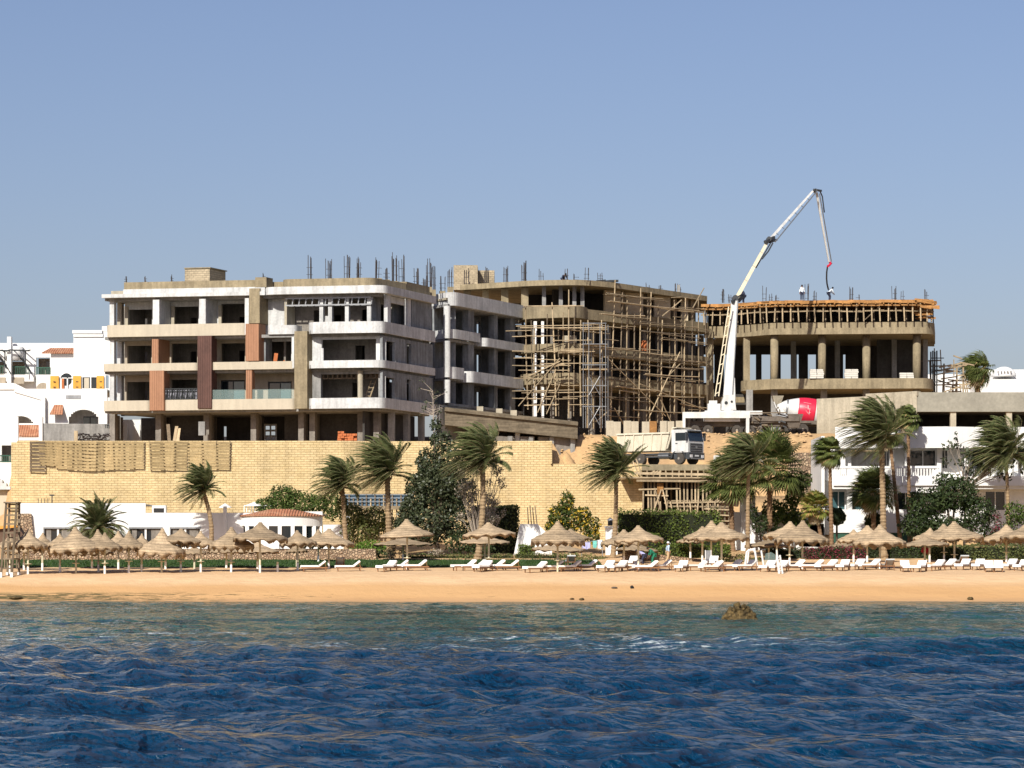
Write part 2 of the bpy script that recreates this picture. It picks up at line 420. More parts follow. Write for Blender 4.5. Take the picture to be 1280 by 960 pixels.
def frange(a,b,s): return [a+(b-a)*i/max(1,round((b-a)/s)) for i in range(max(1,round((b-a)/s))+1)]

def sandmat():
    m, nt, b, out = newmat('orange beach sand'); L = nt.links.new
    p = coords(nt, world=True); s = N(nt,'ShaderNodeSeparateXYZ'); L(p, s.inputs[0])
    c = coords(nt, .25, 1, 1, world=True)
    n = noise(nt, c, .55, 5)
    dry = mixc(nt, maprange(nt, noise(nt, coords(nt,.45,1,1,world=True), 1.4, 6, .7),.35,.7), (.675,.46,.265), (.56,.37,.205))
    wet = mixc(nt, maprange(nt, n,.3,.7), (.57,.345,.16), (.51,.30,.135))
    zz = math1(nt,'ADD', s.outputs[2], math1(nt,'MULTIPLY', math1(nt,'SUBTRACT', noise(nt, coords(nt,.18,.5,.5,world=True), 1, 3), .5), .5))
    o = mixc(nt, maprange(nt, zz, 1.0, 1.35), wet, dry)
    # pinkish damp fringe at the waterline
    o = mixc(nt, maprange(nt, zz, .0, .35, .55, 0), o, (.36,.22,.12))
    # dark weed and stones left along the tide line, thicker at the west end
    wn = noise(nt, coords(nt,.5,3,3,world=True), 1.6, 6, .7)
    lim = maprange(nt, s.outputs[0], -36, -8, .44, .66)
    wd = math1(nt,'GREATER_THAN', wn, lim)
    band = math1(nt,'MULTIPLY', maprange(nt, zz, .0,.12), maprange(nt, zz, .45,.7,1,0))
    o = mixc(nt, math1(nt,'MULTIPLY', wd, band), o, (.11,.09,.04))
    L(o, b.inputs['Base Color']); b.inputs['Roughness'].default_value = .95; b.inputs['Specular IOR Level'].default_value = .15
    h = math1(nt,'ADD', noise(nt, p, 1.6, 4), math1(nt,'MULTIPLY', noise(nt, p, 7, 3), .35)); bump(nt, b, h, .7, .12)
    return m
def soilmat(name, c1, c2):
    return mat(name, c1, .95, .3, .35, 3, 0, .05, col2=c2)
XS = frange(-80,80,2.0)
beach = groundobj('beach', frange(-80,80,.8), frange(192,240,.6), sandmat(), 0, .05, .35)
M['soil'] = soilmat('sandy soil', (.50,.33,.17), (.38,.245,.13))
M['dirt'] = soilmat('site earth', (.52,.34,.165), (.42,.27,.14))
terr = groundobj('terrain', sorted(frange(-80,80,1.25)), frange(238,262,2)+[262.6,262.9,263.2,263.5,263.8,264.1,264.6]+[266,268,270,272,273.2,273.6,274.2,274.9]+frange(276,330,2), M['dirt'], -.02, .12, .6)
fb = MB(); 
xs = [-2500,-600,-80,80,600,2500]; ys = [60,192,240,262,330,900,4000]
def gz(x,y):
    if y <= 192: return -2.5
    if y <= 240: return 2.4 if False else lerp_tab(PROF,y)-.06
    if y < 300: return 4.4
    return 15.2
fb.add([(x,y,gz(x,y)-.1) for y in ys for x in xs], [(j*6+i,j*6+i+1,(j+1)*6+i+1,(j+1)*6+i) for j in range(6) for i in range(5) if not (i==2 and 1<=j<=3)])
o = fb.build('desert_ground', M['dirt']); tag(o, kind='structure')
def lawnmat():
    m, nt, b, out = newmat('lawn'); L = nt.links.new
    p = coords(nt, world=True)
    o = mixc(nt, maprange(nt, noise(nt, p, .6, 4),.3,.7), (.028,.062,.014), (.045,.08,.02))
    L(o, b.inputs['Base Color']); b.inputs['Roughness'].default_value = .9
    bump(nt, b, noise(nt, p, 9, 3), 1, .12); return m
groundobj('lawn', frange(-60,7,1.), [222.5,225,228,231,234,237], lawnmat(), .05, .04, 1.)
g = MB()
for i in range(15000):
    x, y = R.uniform(-42,7), R.uniform(222.4,237); z = ground(x,y)+.03; h = R.uniform(.07,.19); a = R.uniform(0,PI); d = .05
    dx, dy = math.cos(a)*d, math.sin(a)*d
    g.add([(x-dx,y-dy,z),(x+dx,y+dy,z),(x+R.uniform(-.06,.06),y+R.uniform(-.06,.06),z+h)],[(0,1,2)])
tag(g.build('grass', leafmat('grass blades', (.025,.065,.012), (.055,.10,.022), .3)), 'dark green grass blades of the lawn behind the umbrellas', 'grass', kind='stuff')

# ------------------------------------------------------------------ sea
def seamat():
    m, nt, b, out = newmat('sea water'); L = nt.links.new
    p = coords(nt, world=True); s = N(nt,'ShaderNodeSeparateXYZ'); L(p, s.inputs[0])
    big = math1(nt,'SUBTRACT', noise(nt, coords(nt,.035,.05,.0,world=True), 1, 3), .5)
    y = math1(nt,'ADD', s.outputs[1], math1(nt,'MULTIPLY', big, 38))
    deep = (.0003,.030,.078); mid = (.001,.050,.080); reef = (.018,.078,.074); shal = (.036,.094,.090)
    o = mixc(nt, maprange(nt, y, 84, 108), deep, mid)
    o = mixc(nt, maprange(nt, y, 98, 116), o, reef)
    o = mixc(nt, maprange(nt, y, 150, 196), o, shal)
    # dark reef patches below the shallow water, pale sand between them
    rp = noise(nt, coords(nt,.09,.20,.0,world=True), 1, 5, .6)
    k = math1(nt,'MULTIPLY', maprange(nt, rp, .50,.64), maprange(nt, y, 96, 112)); k = math1(nt,'MULTIPLY', k, maprange(nt, y, 176, 192, 1, .35))
    o = mixc(nt, math1(nt,'MULTIPLY', k, .85), o, (.016,.028,.022))
    k2 = math1(nt,'MULTIPLY', maprange(nt, rp, .44,.34), maprange(nt, y, 112, 130))
    o = mixc(nt, math1(nt,'MULTIPLY', k2, .55), o, (.085,.15,.145))
    # foam: broken flecks where the swell meets the reef, thin lines nearer the beach
    fn = noise(nt, coords(nt,.55,1.6,1.6,world=True), 1.5, 8, .72)
    fb_ = math1(nt,'MULTIPLY', maprange(nt, y, 92, 102), maprange(nt, y, 108, 122, 1, 0))
    patch = maprange(nt, noise(nt, coords(nt,.10,.16,0,world=True), 1, 2), .46, .62)
    fb_ = math1(nt,'MULTIPLY', fb_, patch)
    f1 = math1(nt,'GREATER_THAN', fn, .62); f1 = math1(nt,'MULTIPLY', maprange(nt, fn, .53,.60), fb_)
    sh = math1(nt,'MULTIPLY', maprange(nt, s.outputs[1], 160, 168), maprange(nt, s.outputs[1], 172, 184, 1, 0))
    f2 = math1(nt,'MULTIPLY', maprange(nt, fn, .55,.64), math1(nt,'MULTIPLY', sh, .75))
    edge = math1(nt,'MULTIPLY', maprange(nt, s.outputs[1], 199.6, 201.0), maprange(nt, fn, .5,.62)); edge = math1(nt,'MULTIPLY', edge, .5)
    cr = N(nt,'ShaderNodeAttribute', attribute_name='crest').outputs['Fac']
    f3 = math1(nt,'MULTIPLY', maprange(nt, cr, .9, 1.2), maprange(nt, fn, .52, .62))
    foam = math1(nt,'MAXIMUM', math1(nt,'MAXIMUM', f1, f2), math1(nt,'MAXIMUM', edge, f3), True)
    o = mixc(nt, foam, o, (.72,.78,.80))
    L(o, b.inputs['Base Color'])
    L(math1(nt,'ADD', maprange(nt, foam, 0,1,.10,.5), 0), b.inputs['Roughness'])
    b.inputs['IOR'].default_value = 1.333; b.inputs['Specular IOR Level'].default_value = .22
    def streak(ang, sc, along, across, det):
        r = N(nt,'ShaderNodeMapping'); r.vector_type = 'TEXTURE'; r.inputs['Rotation'].default_value = (0,0,math.radians(ang)); L(p, r.inputs[0])
        q = N(nt,'ShaderNodeMapping'); q.inputs['Scale'].default_value = (along,across,.6); L(r.outputs[0], q.inputs[0])
        return noise(nt, q.outputs[0], sc, det, .58)
    h1 = streak(-70, 1.1, .3, 1.6, 4)          # wind ripples, long along their crests
    h2 = streak(-78, 2.6, .35, 1.5, 4)
    h3 = noise(nt, coords(nt,1.0,1.0,1,world=True), 5.5, 4, .62)
    h4 = streak(-62, 1.0, .8, 1.5, 2)
    h1 = math1(nt,'ADD', h1, math1(nt,'MULTIPLY', math1(nt,'ABSOLUTE', math1(nt,'SUBTRACT', h4, .5)), -2.6))      # sharp little crests
    h = math1(nt,'ADD', math1(nt,'MULTIPLY', h1, 2.0), math1(nt,'ADD', math1(nt,'MULTIPLY', h2, .9), math1(nt,'MULTIPLY', h3, .32)))
    bump(nt, b, h, 1.0, .5)
    return m
def make_sea():
    rs = np.random.RandomState(5)
    ys = [30.]
    while ys[-1] < 203.5: ys.append(ys[-1] + max(.075, ys[-1]*.0019))
    ys = np.array(ys); xs = np.concatenate([np.arange(-60,-22,.4),np.arange(-22,22,.085),np.arange(22,60.1,.4)])
    Xg, Yg = np.meshgrid(xs, ys); Zg = np.zeros_like(Xg); DX = np.zeros_like(Xg); DY = np.zeros_like(Xg)
    fade = np.clip((125-Yg)/40,0,1)*.62+.38
    near = np.clip((204-Yg)/14,.25,1)
    warp = np.sin(Xg*.09+Yg*.05)*1.2 + np.sin(Xg*.047-Yg*.083+2)*1.6
    slope2 = np.zeros_like(Xg)
    comps = []
    for i in range(7): comps.append((rs.uniform(8,18), rs.normal(-101,10), rs.uniform(.08,.145), 0))
    for i in range(22): comps.append((rs.uniform(1.8,5.0), rs.normal(-148,20), rs.uniform(.015,.030), 1))
    for i in range(56): comps.append((rs.uniform(.6,2.3), rs.normal(-155,28), 0, 2))
    for lam, ang, amp, kind in comps:
        if kind == 2: amp = lam*rs.uniform(.006,.011)
        k = 2*PI/lam; a = math.radians(ang); kx, ky = k*math.cos(a), k*math.sin(a); ph = rs.uniform(0,2*PI)
        # slow groupiness so that no crest runs on for ever
        env = .55+.45*np.sin(Xg*rs.uniform(.08,.25)*rs.choice([-1,1]) + Yg*rs.uniform(.06,.2) + rs.uniform(0,6.3))
        A = amp*env*near*(fade if kind < 2 else np.sqrt(fade))
        th = kx*(Xg+warp*.5)+ky*(Yg+warp)+ph
        q = .8 if kind == 0 else .45
        if kind: Zg += A*(.35*np.cos(th)+.9*(.64-2*np.abs(np.sin(th/2))*.5*1.0))      # peaked wavelets
        else: Zg += A*np.cos(th)
        DX -= q*A*math.cos(a)*np.sin(th); DY -= q*A*math.sin(a)*np.sin(th)
    crest = np.clip(Zg/.42,0,1)
    V = np.stack([Xg+DX, Yg+DY, Zg],-1).reshape(-1,3)
    nx, ny = len(xs), len(ys)
    idx = np.arange(nx*ny).reshape(ny,nx)
    q = np.stack([idx[:-1,:-1],idx[:-1,1:],idx[1:,1:],idx[1:,:-1]],-1).reshape(-1,4)
    me = bpy.data.meshes.new('sea')
    me.vertices.add(len(V)); me.vertices.foreach_set('co', V.astype(np.float32).ravel())
    me.loops.add(q.size); me.loops.foreach_set('vertex_index', q.astype(np.int32).ravel())
    me.polygons.add(len(q)); me.polygons.foreach_set('loop_start', np.arange(0,q.size,4,dtype=np.int32))
    me.polygons.foreach_set('use_smooth', np.ones(len(q),dtype=bool))
    at_ = me.attributes.new('crest','FLOAT','POINT'); at_.data.foreach_set('value', crest.astype(np.float32).ravel())
    me.update(calc_edges=True); me.validate()
    sm = seamat(); me.materials.append(sm)
    o = bpy.data.objects.new('sea', me); COL.objects.link(o); tag(o, kind='structure')
    b = MB()
    for x0,x1,y0,y1 in ((-2500,2500,-1500,30.2),(-2500,-55.5,30.2,203.5),(55.5,2500,30.2,203.5)):
        b.add([(x0,y0,-.12),(x1,y0,-.12),(x1,y1,-.12),(x0,y1,-.12)],[(0,1,2,3)])
    tag(b.build('open_sea', sm), kind='structure')
make_sea()
# ------------------------------------------------------------------ buildings
def rpath(pts, r, n=7):                   # round the inner corners of an open plan path
    P = [Vector(p) for p in pts]; out = [tuple(P[0])]
    for i in range(1,len(P)-1):
        a, b, c = P[i-1], P[i], P[i+1]; u, v = (a-b), (c-b)
        rr = min(r, u.length*.49, v.length*.49); p0 = b+u.normalized()*rr; p1 = b+v.normalized()*rr
        for k in range(n+1):
            t = k/n; out.append(tuple(p0*(1-t)**2 + b*2*t*(1-t) + p1*t*t))
    out.append(tuple(P[-1])); return out
def rebar(parent, x, y, z, n, h, w=.5, seed=0):
    rr = random.Random(seed*7+3); b = MB()
    for i in range(n):
        px, py = x+rr.uniform(-w,w)*.5, y+rr.uniform(-w,w)*.5; hh = h*rr.uniform(.72,1.05)
        b.tube([(px,py,z-.1),(px+rr.uniform(-.05,.05),py,z+hh)], .03, 4)
    for k in range(2):
        zz = z+h*(.2+.3*k); b.tube([(x-w/2,y-w/2,zz),(x+w/2,y-w/2,zz),(x+w/2,y+w/2,zz)], .02, 4)
    return b.build('rebar_bundle', M['rebar'], parent)
def one(name, mt, parent, fn, **k):
    b = MB(); fn(b); return b.build(name, mt, parent, **k)

# ---------- A: white and beige hotel block, nearest on the left
def block_a():
    n = Vector((.355,.935)).normalized()
    F = Frame(130,275.2,478,270,(n.x,n.y))
    C = F.pt(F.L,0); S = Frame(478,270,541,281.5,(F.d.x*-1,F.d.y*-1))
    S.n = -F.d
    T = thing('unfinished_hotel', 'unfinished hotel block with beige and white balconies and brown cladded fins', 'building', (*F.p(300,5),13.6))
    ZL = [13.55,17.05,20.75,24.0,27.7]
    far = S.pt(S.L,0)
    dpt = 11.6
    def P(px,t=0): return F.p(px,t)
    # floor slabs
    for i, z in enumerate(ZL[1:]):
        t0 = .35
        poly = [P(131,t0), P(386,t0), P(474,t0), S.pt(1,.4), S.pt(S.L-.1,.3), F.pt(0.2,dpt)]
        one('floor_slab', M['conc'], T, lambda b: b.prism(poly, z-.28, z))
    # the two rooms behind: continuous back wall of every storey, cross walls
    for i in range(1,4):
        z0, z1 = ZL[i], ZL[i+1]-.28
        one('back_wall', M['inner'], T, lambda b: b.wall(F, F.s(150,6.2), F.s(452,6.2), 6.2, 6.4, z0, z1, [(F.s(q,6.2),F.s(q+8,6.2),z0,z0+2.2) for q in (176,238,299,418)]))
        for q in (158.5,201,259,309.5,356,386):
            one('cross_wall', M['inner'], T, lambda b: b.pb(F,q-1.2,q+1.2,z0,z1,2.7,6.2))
    # recessed facade walls with openings, storey by storey
    def face(name, mt, p0, p1, t0, t1, z0, z1, ops, depth=None):
        b = MB(); b.wall(F, F.s(p0,t0), F.s(p1,t0), t0, t1, z0, z1, [(F.s(a,t0),F.s(c,t0),zz0,zz1) for a,c,zz0,zz1 in ops]); return b.build(name, mt, T)
    face('facade_wall', M['plast'], 156,331,2.4,2.65,24.0,27.42, [(160,190,24.0,26.75),(217,248,24.0,26.95),(276,306.5,24.0,27.15)])
    face('facade_wall', M['tan'], 156,331,2.4,2.65,20.75,23.72, [(159,189,20.75,23.3),(214,246.5,20.75,23.45),(276,306,20.75,23.4)])
    face('facade_wall', M['tan'], 156,386,2.4,2.65,17.05,20.47, [(158,187,17.05,19.85),(214,246,17.05,20.0),(276,306,17.05,19.9),(335,364.5,17.05,19.7)])
    face('facade_wall', M['plast'], 331,386,2.4,2.65,20.75,23.72, [(336,364,20.75,23.5)])
    face('facade_wall', M['plast'], 331,360,1.5,1.75,24.0,27.42, [])
    # top storey white piers with the long partitions behind them
    for q,w_ in ((195,8),(253,8),(308.5,5)):
        one('pier', M['plast'], T, lambda b: b.pb(F,q-w_/2,q+w_/2,24.0,27.42,-.05,2.4))
    for q in (160,218,277):
        one('door_jamb', M['concl'], T, lambda b: b.pb(F,q-4,q-.3,24.0,27.0,2.2,2.4))
    # corner columns
    for i in range(1,4):
        for q,t in ((139.7,.5),(149,2.6)):
            one('column', M['plast'] if q < 145 or i < 3 else M['concl'], T, lambda b: b.pb(F,q-2.7,q+2.9,ZL[i],ZL[i+1]-.28,t,t+.5))
    # cladded fins
    for (p0,p1,z0,z1,t0,t1,mk) in ((190,198,20.75,23.72,.1,2.4,'finw'),(187,205,16.95,20.72,-.25,.9,'finw'),(247,264.5,17.1,23.93,-.3,.8,'find'),
                                   (307,323.5,21.5,25.0,-.25,1.2,'finw'),(307.5,315,17.9,20.72,-.02,.6,'finw')):
        F0 = F; o = one('cladding_fin', M[mk], T, lambda b: b.pb(F,p0,p1,z0,z1,t0,t1))
        g = MB(); s0, s1 = F.s(p0,t0), F.s(p1,t0); k = max(3,int((s1-s0)/.16))
        for j in range(k): 
            u = s0+(s1-s0)*(j+.5)/k; g.fb(F,u-.05,u+.05,t0-.04,t0-.002,z0+.03,z1-.03)
        g.build('cladding_slat', M[mk], o)
    one('pier', M['concb'], T, lambda b: b.pb(F,311.5,324.5,25.03,28.3,-.35,2.0))
    one('pier', M['concd'], T, lambda b: b.pb(F,326,332,20.8,23.9,.9,2.3))
    one('pier', M['concb'], T, lambda b: b.pb(F,368,384,16.98,24.2,-.55,1.2))
    one('pier', M['plast'], T, lambda b: b.pb(F,364.6,367.6,20.8,23.7,-.1,1.6))
    one('pier', M['plast'], T, lambda b: b.pb(F,384.4,401,20.8,23.72,.9,1.3))
    one('pier', M['conc'], T, lambda b: b.pb(F,384.4,401,17.1,20.47,.9,1.3))
    one('pier', M['concl'], T, lambda b: b.pb(F,355.5,358.5,24.05,27.4,.4,2.2))
    # balcony fronts
    def band(mt, p0, p1, z0, z1, t=-.15, th=.22, floor=True):
        def fn(b):
            a, c = F.s(p0,t), F.s(p1,t)
            path = rpath([F.pt(a,t+1.5),F.pt(a,t),F.pt(c,t),F.pt(c,t+1.5)], .5)
            inn = b.ribbon(path, z0, z1, th); b.prism([F.pt(a+.2,t+.25),F.pt(c-.2,t+.25),F.pt(c-.2,2.4),F.pt(a+.2,2.4)], z0+.03, z0+.3)
        return one('balcony', mt, T, fn)
    band(M['cream'],128,187,16.95,17.92); band(M['cream'],204.5,368,16.95,17.95)
    band(M['cream'],127.5,247,20.7,21.42); band(M['cream'],264,368,20.72,21.45)
    band(M['cream'],132,307,23.95,25.08); band(M['plast'],333,369,24.0,24.85,.1)
    # right half: bays that turn the corner on to the side
    def corner_band(mt, z0, z1, p0, p1, t, ts, r, name='balcony', th=.22, sl=None):
        c = Vector(F.p(p1,t)); 
        e = Vector(S.pt(sl or S.L,-ts)); a = F.p(p0,t)
        cs = Vector(S.pt(S.s(480)+.2,-ts))
        # corner where the front line meets the side line
        d1, d2 = F.d, S.d; A0, B0 = Vector(a), e
        den = d1.x*d2.y-d1.y*d2.x; q = B0-A0; k = (q.x*d2.y-q.y*d2.x)/den; K = A0+d1*k
        path = rpath([F.p(p0,2.2), a, tuple(K), tuple(e)], r, 10)
        def fn(b): b.ribbon(path, z0, z1, th)
        return one(name, mt, T, fn)
    for z0,z1,mt in ((16.95,17.93,'plast'),(20.72,21.42,'plast'),(23.95,25.02,'plast')):
        corner_band(M[mt], z0, z1, 386, 475, -.7, .25, .95)
        one('balcony_floor', M['conc'], T, lambda b: b.prism([F.p(387,-.45),F.p(466,-.45),S.pt(1.2,.1),F.p(470,2.4),F.p(387,2.4)], z0+.03, z0+.3))
    corner_band(M['plast'], 27.68, 28.38, 331.5, 466, -.5, .35, 1.0, 'roof_edge', .6)
    one('roof_edge', M['plast'], T, lambda b: b.fb(F,F.s(127,-.3),F.s(331,-.3),-.3,.5,27.66,28.0))
    one('roof_edge', M['plast'], T, lambda b: b.fb(F,F.s(154,-.1),F.s(331,-.1),-.1,.45,28.02,28.45))
    # parapets of raw block on the roof
    one('parapet', M['concb'], T, lambda b: b.fb(F,F.s(155,.3),F.s(320,.3),.3,.6,28.46,29.15))
    one('parapet', M['concb'], T, lambda b: b.fb(F,F.s(319,-.1),F.s(333,-.1),-.1,1.3,28.4,29.35))
    one('parapet', M['concb'], T, lambda b: (b.ribbon(rpath([F.p(333,1.6),F.p(354,1.6)],.1),28.4,29.05,.25), b.ribbon(rpath([F.p(354,2.),F.p(354,-.1),F.p(466,-.1),S.pt(6.2,.2)],.9,8),28.39,29.12,.25)))
    one('parapet', M['concb'], T, lambda b: b.ribbon([S.pt(6.3,4.2),S.pt(6.3,.2),S.pt(S.L-.3,.2)],28.38,29.3,.25))
    one('roof', M['concl'], T, lambda b: b.prism([F.pt(.5,.4),F.p(470,.4),S.pt(S.L-.2,.5),F.pt(.6,dpt)],28.0,28.36))
    one('stair_core', M['blockw'], T, lambda b: b.pb(F,231,262,28.36,30.7,4.2,7.6))
    one('stair_core', M['concb'], T, lambda b: (b.pb(F,230,263,30.72,30.82,4.1,7.7),))
    # top storey of the bay: white columns, tilted steel frame, back wall
    for q in (401.5,412.5,433.5,461):
        one('column', M['plast'], T, lambda b: b.pb(F,q-2.3,q+2.3,24.05,27.66,.55,.9))
    def lattice(b):
        for t in (.45,.95):
            a, c = F.s(357,t), F.s(464,t)
            for zz in (26.7,27.35): b.bar((*F.pt(a,t),zz),(*F.pt(c,t),zz),.12)
            k = 13
            for j in range(k+1):
                u = a+(c-a)*j/k; b.bar((*F.pt(u,t),26.7),(*F.pt(u+.1,t),27.35),.1)
    one('ceiling_frame', M['steel'], T, lattice)
    face('facade_wall', M['inner'], 358,466,2.6,2.8,24.0,27.42,[(392,399,24,26.4),(414,432,24,26.8),(452,462,24,26.4)])
    one('door_panel', M['plast'], T, lambda b: b.pb(F,406.5,410.5,24.05,25.7,.9,1.0))
    # two lower bays
    for z0,z1,p0,p1 in ((20.75,23.72,402,470),(17.05,20.47,401,473)):
        b = MB(); b.wall(F,F.s(386,.6),F.s(478,.6),.6,.85,z0,z1,[(F.s(p0,.6),F.s(p1,.6),z0,z1-.25)]); b.build('facade_wall', M['plast'] if z0>20 else M['conc'], T)
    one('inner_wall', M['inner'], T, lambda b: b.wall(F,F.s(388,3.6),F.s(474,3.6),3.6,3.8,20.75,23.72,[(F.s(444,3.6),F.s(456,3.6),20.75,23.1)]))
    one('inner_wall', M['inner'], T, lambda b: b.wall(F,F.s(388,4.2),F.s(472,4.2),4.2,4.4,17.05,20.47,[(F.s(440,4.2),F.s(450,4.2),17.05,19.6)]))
    one('column', M['concl'], T, lambda b: b.tube([(*F.p(450.5,.3),17.3),(*F.p(450.5,.3),20.5)],.26,12))
    one('column', M['plast'], T, lambda b: b.tube([(*F.p(403,-.2),21.0),(*F.p(403,-.2),22.6)],.14,8))
    def beamrow(b):
        for j in range(12):
            u = F.s(403+j*6,.9); b.fb(F,u,u+.1,.9,1.5,19.8,20.4)
        b.fb(F,F.s(401,.9),F.s(473,.9),.95,1.05,19.78,19.9)
    one('ceiling_frame', M['timberd'], T, beamrow)
    # side elevation (in shade)
    for z0,z1,ops in ((20.75,23.72,[(482.5,493.5,20.95,23.3),(508.5,514,20.9,23.4)]),(17.05,20.47,[(482,493,17.2,19.9),(508.5,514,17.1,20.0)])):
        b = MB(); b.wall(S,.05,S.L,.0,.25,z0,z1,[(S.s(a),S.s(c),d,e) for a,c,d,e in ops]); wl = b.build('side_wall', M['concd'], T)
        for a,c,d,e in ops:
            if a < 500:
                one('window_frame', M['plast'], wl, lambda b: (b.fb(S,S.s(a)-.12,S.s(a)-.01,-.04,.1,d-.1,e+.1), b.fb(S,S.s(c)+.01,S.s(c)+.14,-.05,.1,d-.1,d+.6)))
    one('side_wall', M['concd'], T, lambda b: b.wall(S,.6,S.L,1.3,1.5,24.0,27.66,[(S.s(493),S.s(509),24.0,26.9)]))
    for q in (487.5,512.5):
        one('column', M['plast'], T, lambda b: b.fb(S,S.s(q)-.45,S.s(q)+.35,.05,.4,24.0,27.66))
    one('side_wall', M['concd'], T, lambda b: b.fb(S,S.s(516),S.L,.1,.3,24.0,27.66))
    one('lintel', M['plast'], T, lambda b: b.fb(S,S.s(491)+.2,S.s(510),.3,.5,27.0,27.6))
    # end wall closing the block at the back and left
    for i in range(1,4):
        one('end_wall', M['void'], T, lambda b: b.fb(F,F.s(153,dpt),F.L-4,dpt-.3,dpt,ZL[i],ZL[i+1]-.28))
    # glass doors and railings
    for p0,p1,z0,z1 in ((276.5,305.5,17.1,19.85),(335.5,364,17.1,19.65)):
        gd = one('glass_door', M['glass'], T, lambda b: b.pb(F,p0,p1,z0,z1,2.5,2.54))
        one('door_leaf', M['glassb'], gd, lambda b: b.pb(F,p0+(p1-p0)*.55,p1-.6,z0,z1-.1,2.44,2.48))
        one('door_frame', M['dark'], gd, lambda b: (b.pb(F,p0,p0+1,z0,z1,2.41,2.5), b.pb(F,p0+1.1,p1-.1,z1-.09,z1,2.42,2.5), b.pb(F,p0+(p1-p0)*.5,p0+(p1-p0)*.5+.8,z0,z1-.1,2.42,2.5)))
    for p0,p1 in ((265,306.5),(315.5,367)):
        one('glass_railing', M['glassr'], T, lambda b: b.pb(F,p0,p1,17.96,18.85,-.06,-.04))
    def rail(b):
        for zz in (18.0,18.75,19.0): b.bar((*F.p(205.5,-.02),zz),(*F.p(246.5,-.02),zz),.07)
        for j in range(14):
            q = 205.5+41*j/13; b.bar((*F.p(q,-.02),18.0),(*F.p(q,-.02),19.0),.07)
        for j in range(12):
            q = 207+j*3.2; b.bar((*F.p(q,-.1),18.05),(*F.p(q+2.2*(-1)**j,-.1),18.9),.13,.05)
    one('patterned_railing', M['dark'], T, rail)
    one('railing_cloth', mat('patterned dark cloth',(.34,.34,.38),.9,.8,3.5,9,col2=(.03,.03,.05)), T, lambda b: b.pb(F,207,246,17.97,18.9,.05,.09))
    # open ground floor
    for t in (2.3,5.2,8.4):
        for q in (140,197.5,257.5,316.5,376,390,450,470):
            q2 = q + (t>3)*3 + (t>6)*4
            one('column', M['inner'], T, lambda b: b.pb(F,q2-3.2,q2+3.6,13.4,16.8,t,t+.55))  # darker plaster colour adds the overhang's shade to these columns
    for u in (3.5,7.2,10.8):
        one('column', M['conc'], T, lambda b: b.fb(S,u,u+.5,.4,.9,13.4,16.8))
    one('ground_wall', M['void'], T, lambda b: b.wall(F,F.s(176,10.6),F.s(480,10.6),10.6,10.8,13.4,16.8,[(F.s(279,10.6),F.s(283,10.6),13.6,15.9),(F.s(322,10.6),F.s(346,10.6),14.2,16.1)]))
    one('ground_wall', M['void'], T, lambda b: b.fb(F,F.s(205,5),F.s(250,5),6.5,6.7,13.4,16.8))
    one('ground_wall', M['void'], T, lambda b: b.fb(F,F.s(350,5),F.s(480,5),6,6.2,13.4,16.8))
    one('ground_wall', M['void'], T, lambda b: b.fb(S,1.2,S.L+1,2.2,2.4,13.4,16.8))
    one('electric_box', M['conc'], T, lambda b: b.pb(F,248,256,14.6,15.9,.4,.68))
    # white lattice window seen through the ground floor
    def lat(b):
        for j in range(4): b.pb(F,323+j*7,325+j*7,14.2,16.1,10.55,10.59)
        for j in range(4): b.fb(F,F.s(322,10.5),F.s(346,10.5),10.5,10.54,14.25+j*.55,14.45+j*.55)
    one('lattice_screen', M['white'], T, lat)
    # reinforcement left for the next storey, column stubs
    for i,(px,t,n_,h) in enumerate([(387,3,7,2.2),(411,3.4,8,1.9),(434,3,7,2.2),(448.5,3.2,6,2.0),(473,2.5,7,1.9),(483,3.5,5,1.2),(493.5,2.6,8,2.9),(502,4.2,7,2.6),(520,6,7,1.6),(536,8,9,2.7)]):
        x,y = F.p(px,t); z = 28.36
        if px > 470: x,y = X(px,273+(px-470)*.14),273+(px-470)*.14
        one('column_stub', M['concb'], T, lambda b: b.box(x-.33,x+.33,y-.3,y+.3,z,z+1.0))
        rebar(T, x, y, z+1.0, n_, h, .55, i)
    for i,px in enumerate((157,182,215,330)):
        x,y = F.p(px,.45); rebar(T,x,y,29.1,2,.7,.25,40+i)
    return F, S
FA, SA = block_a()

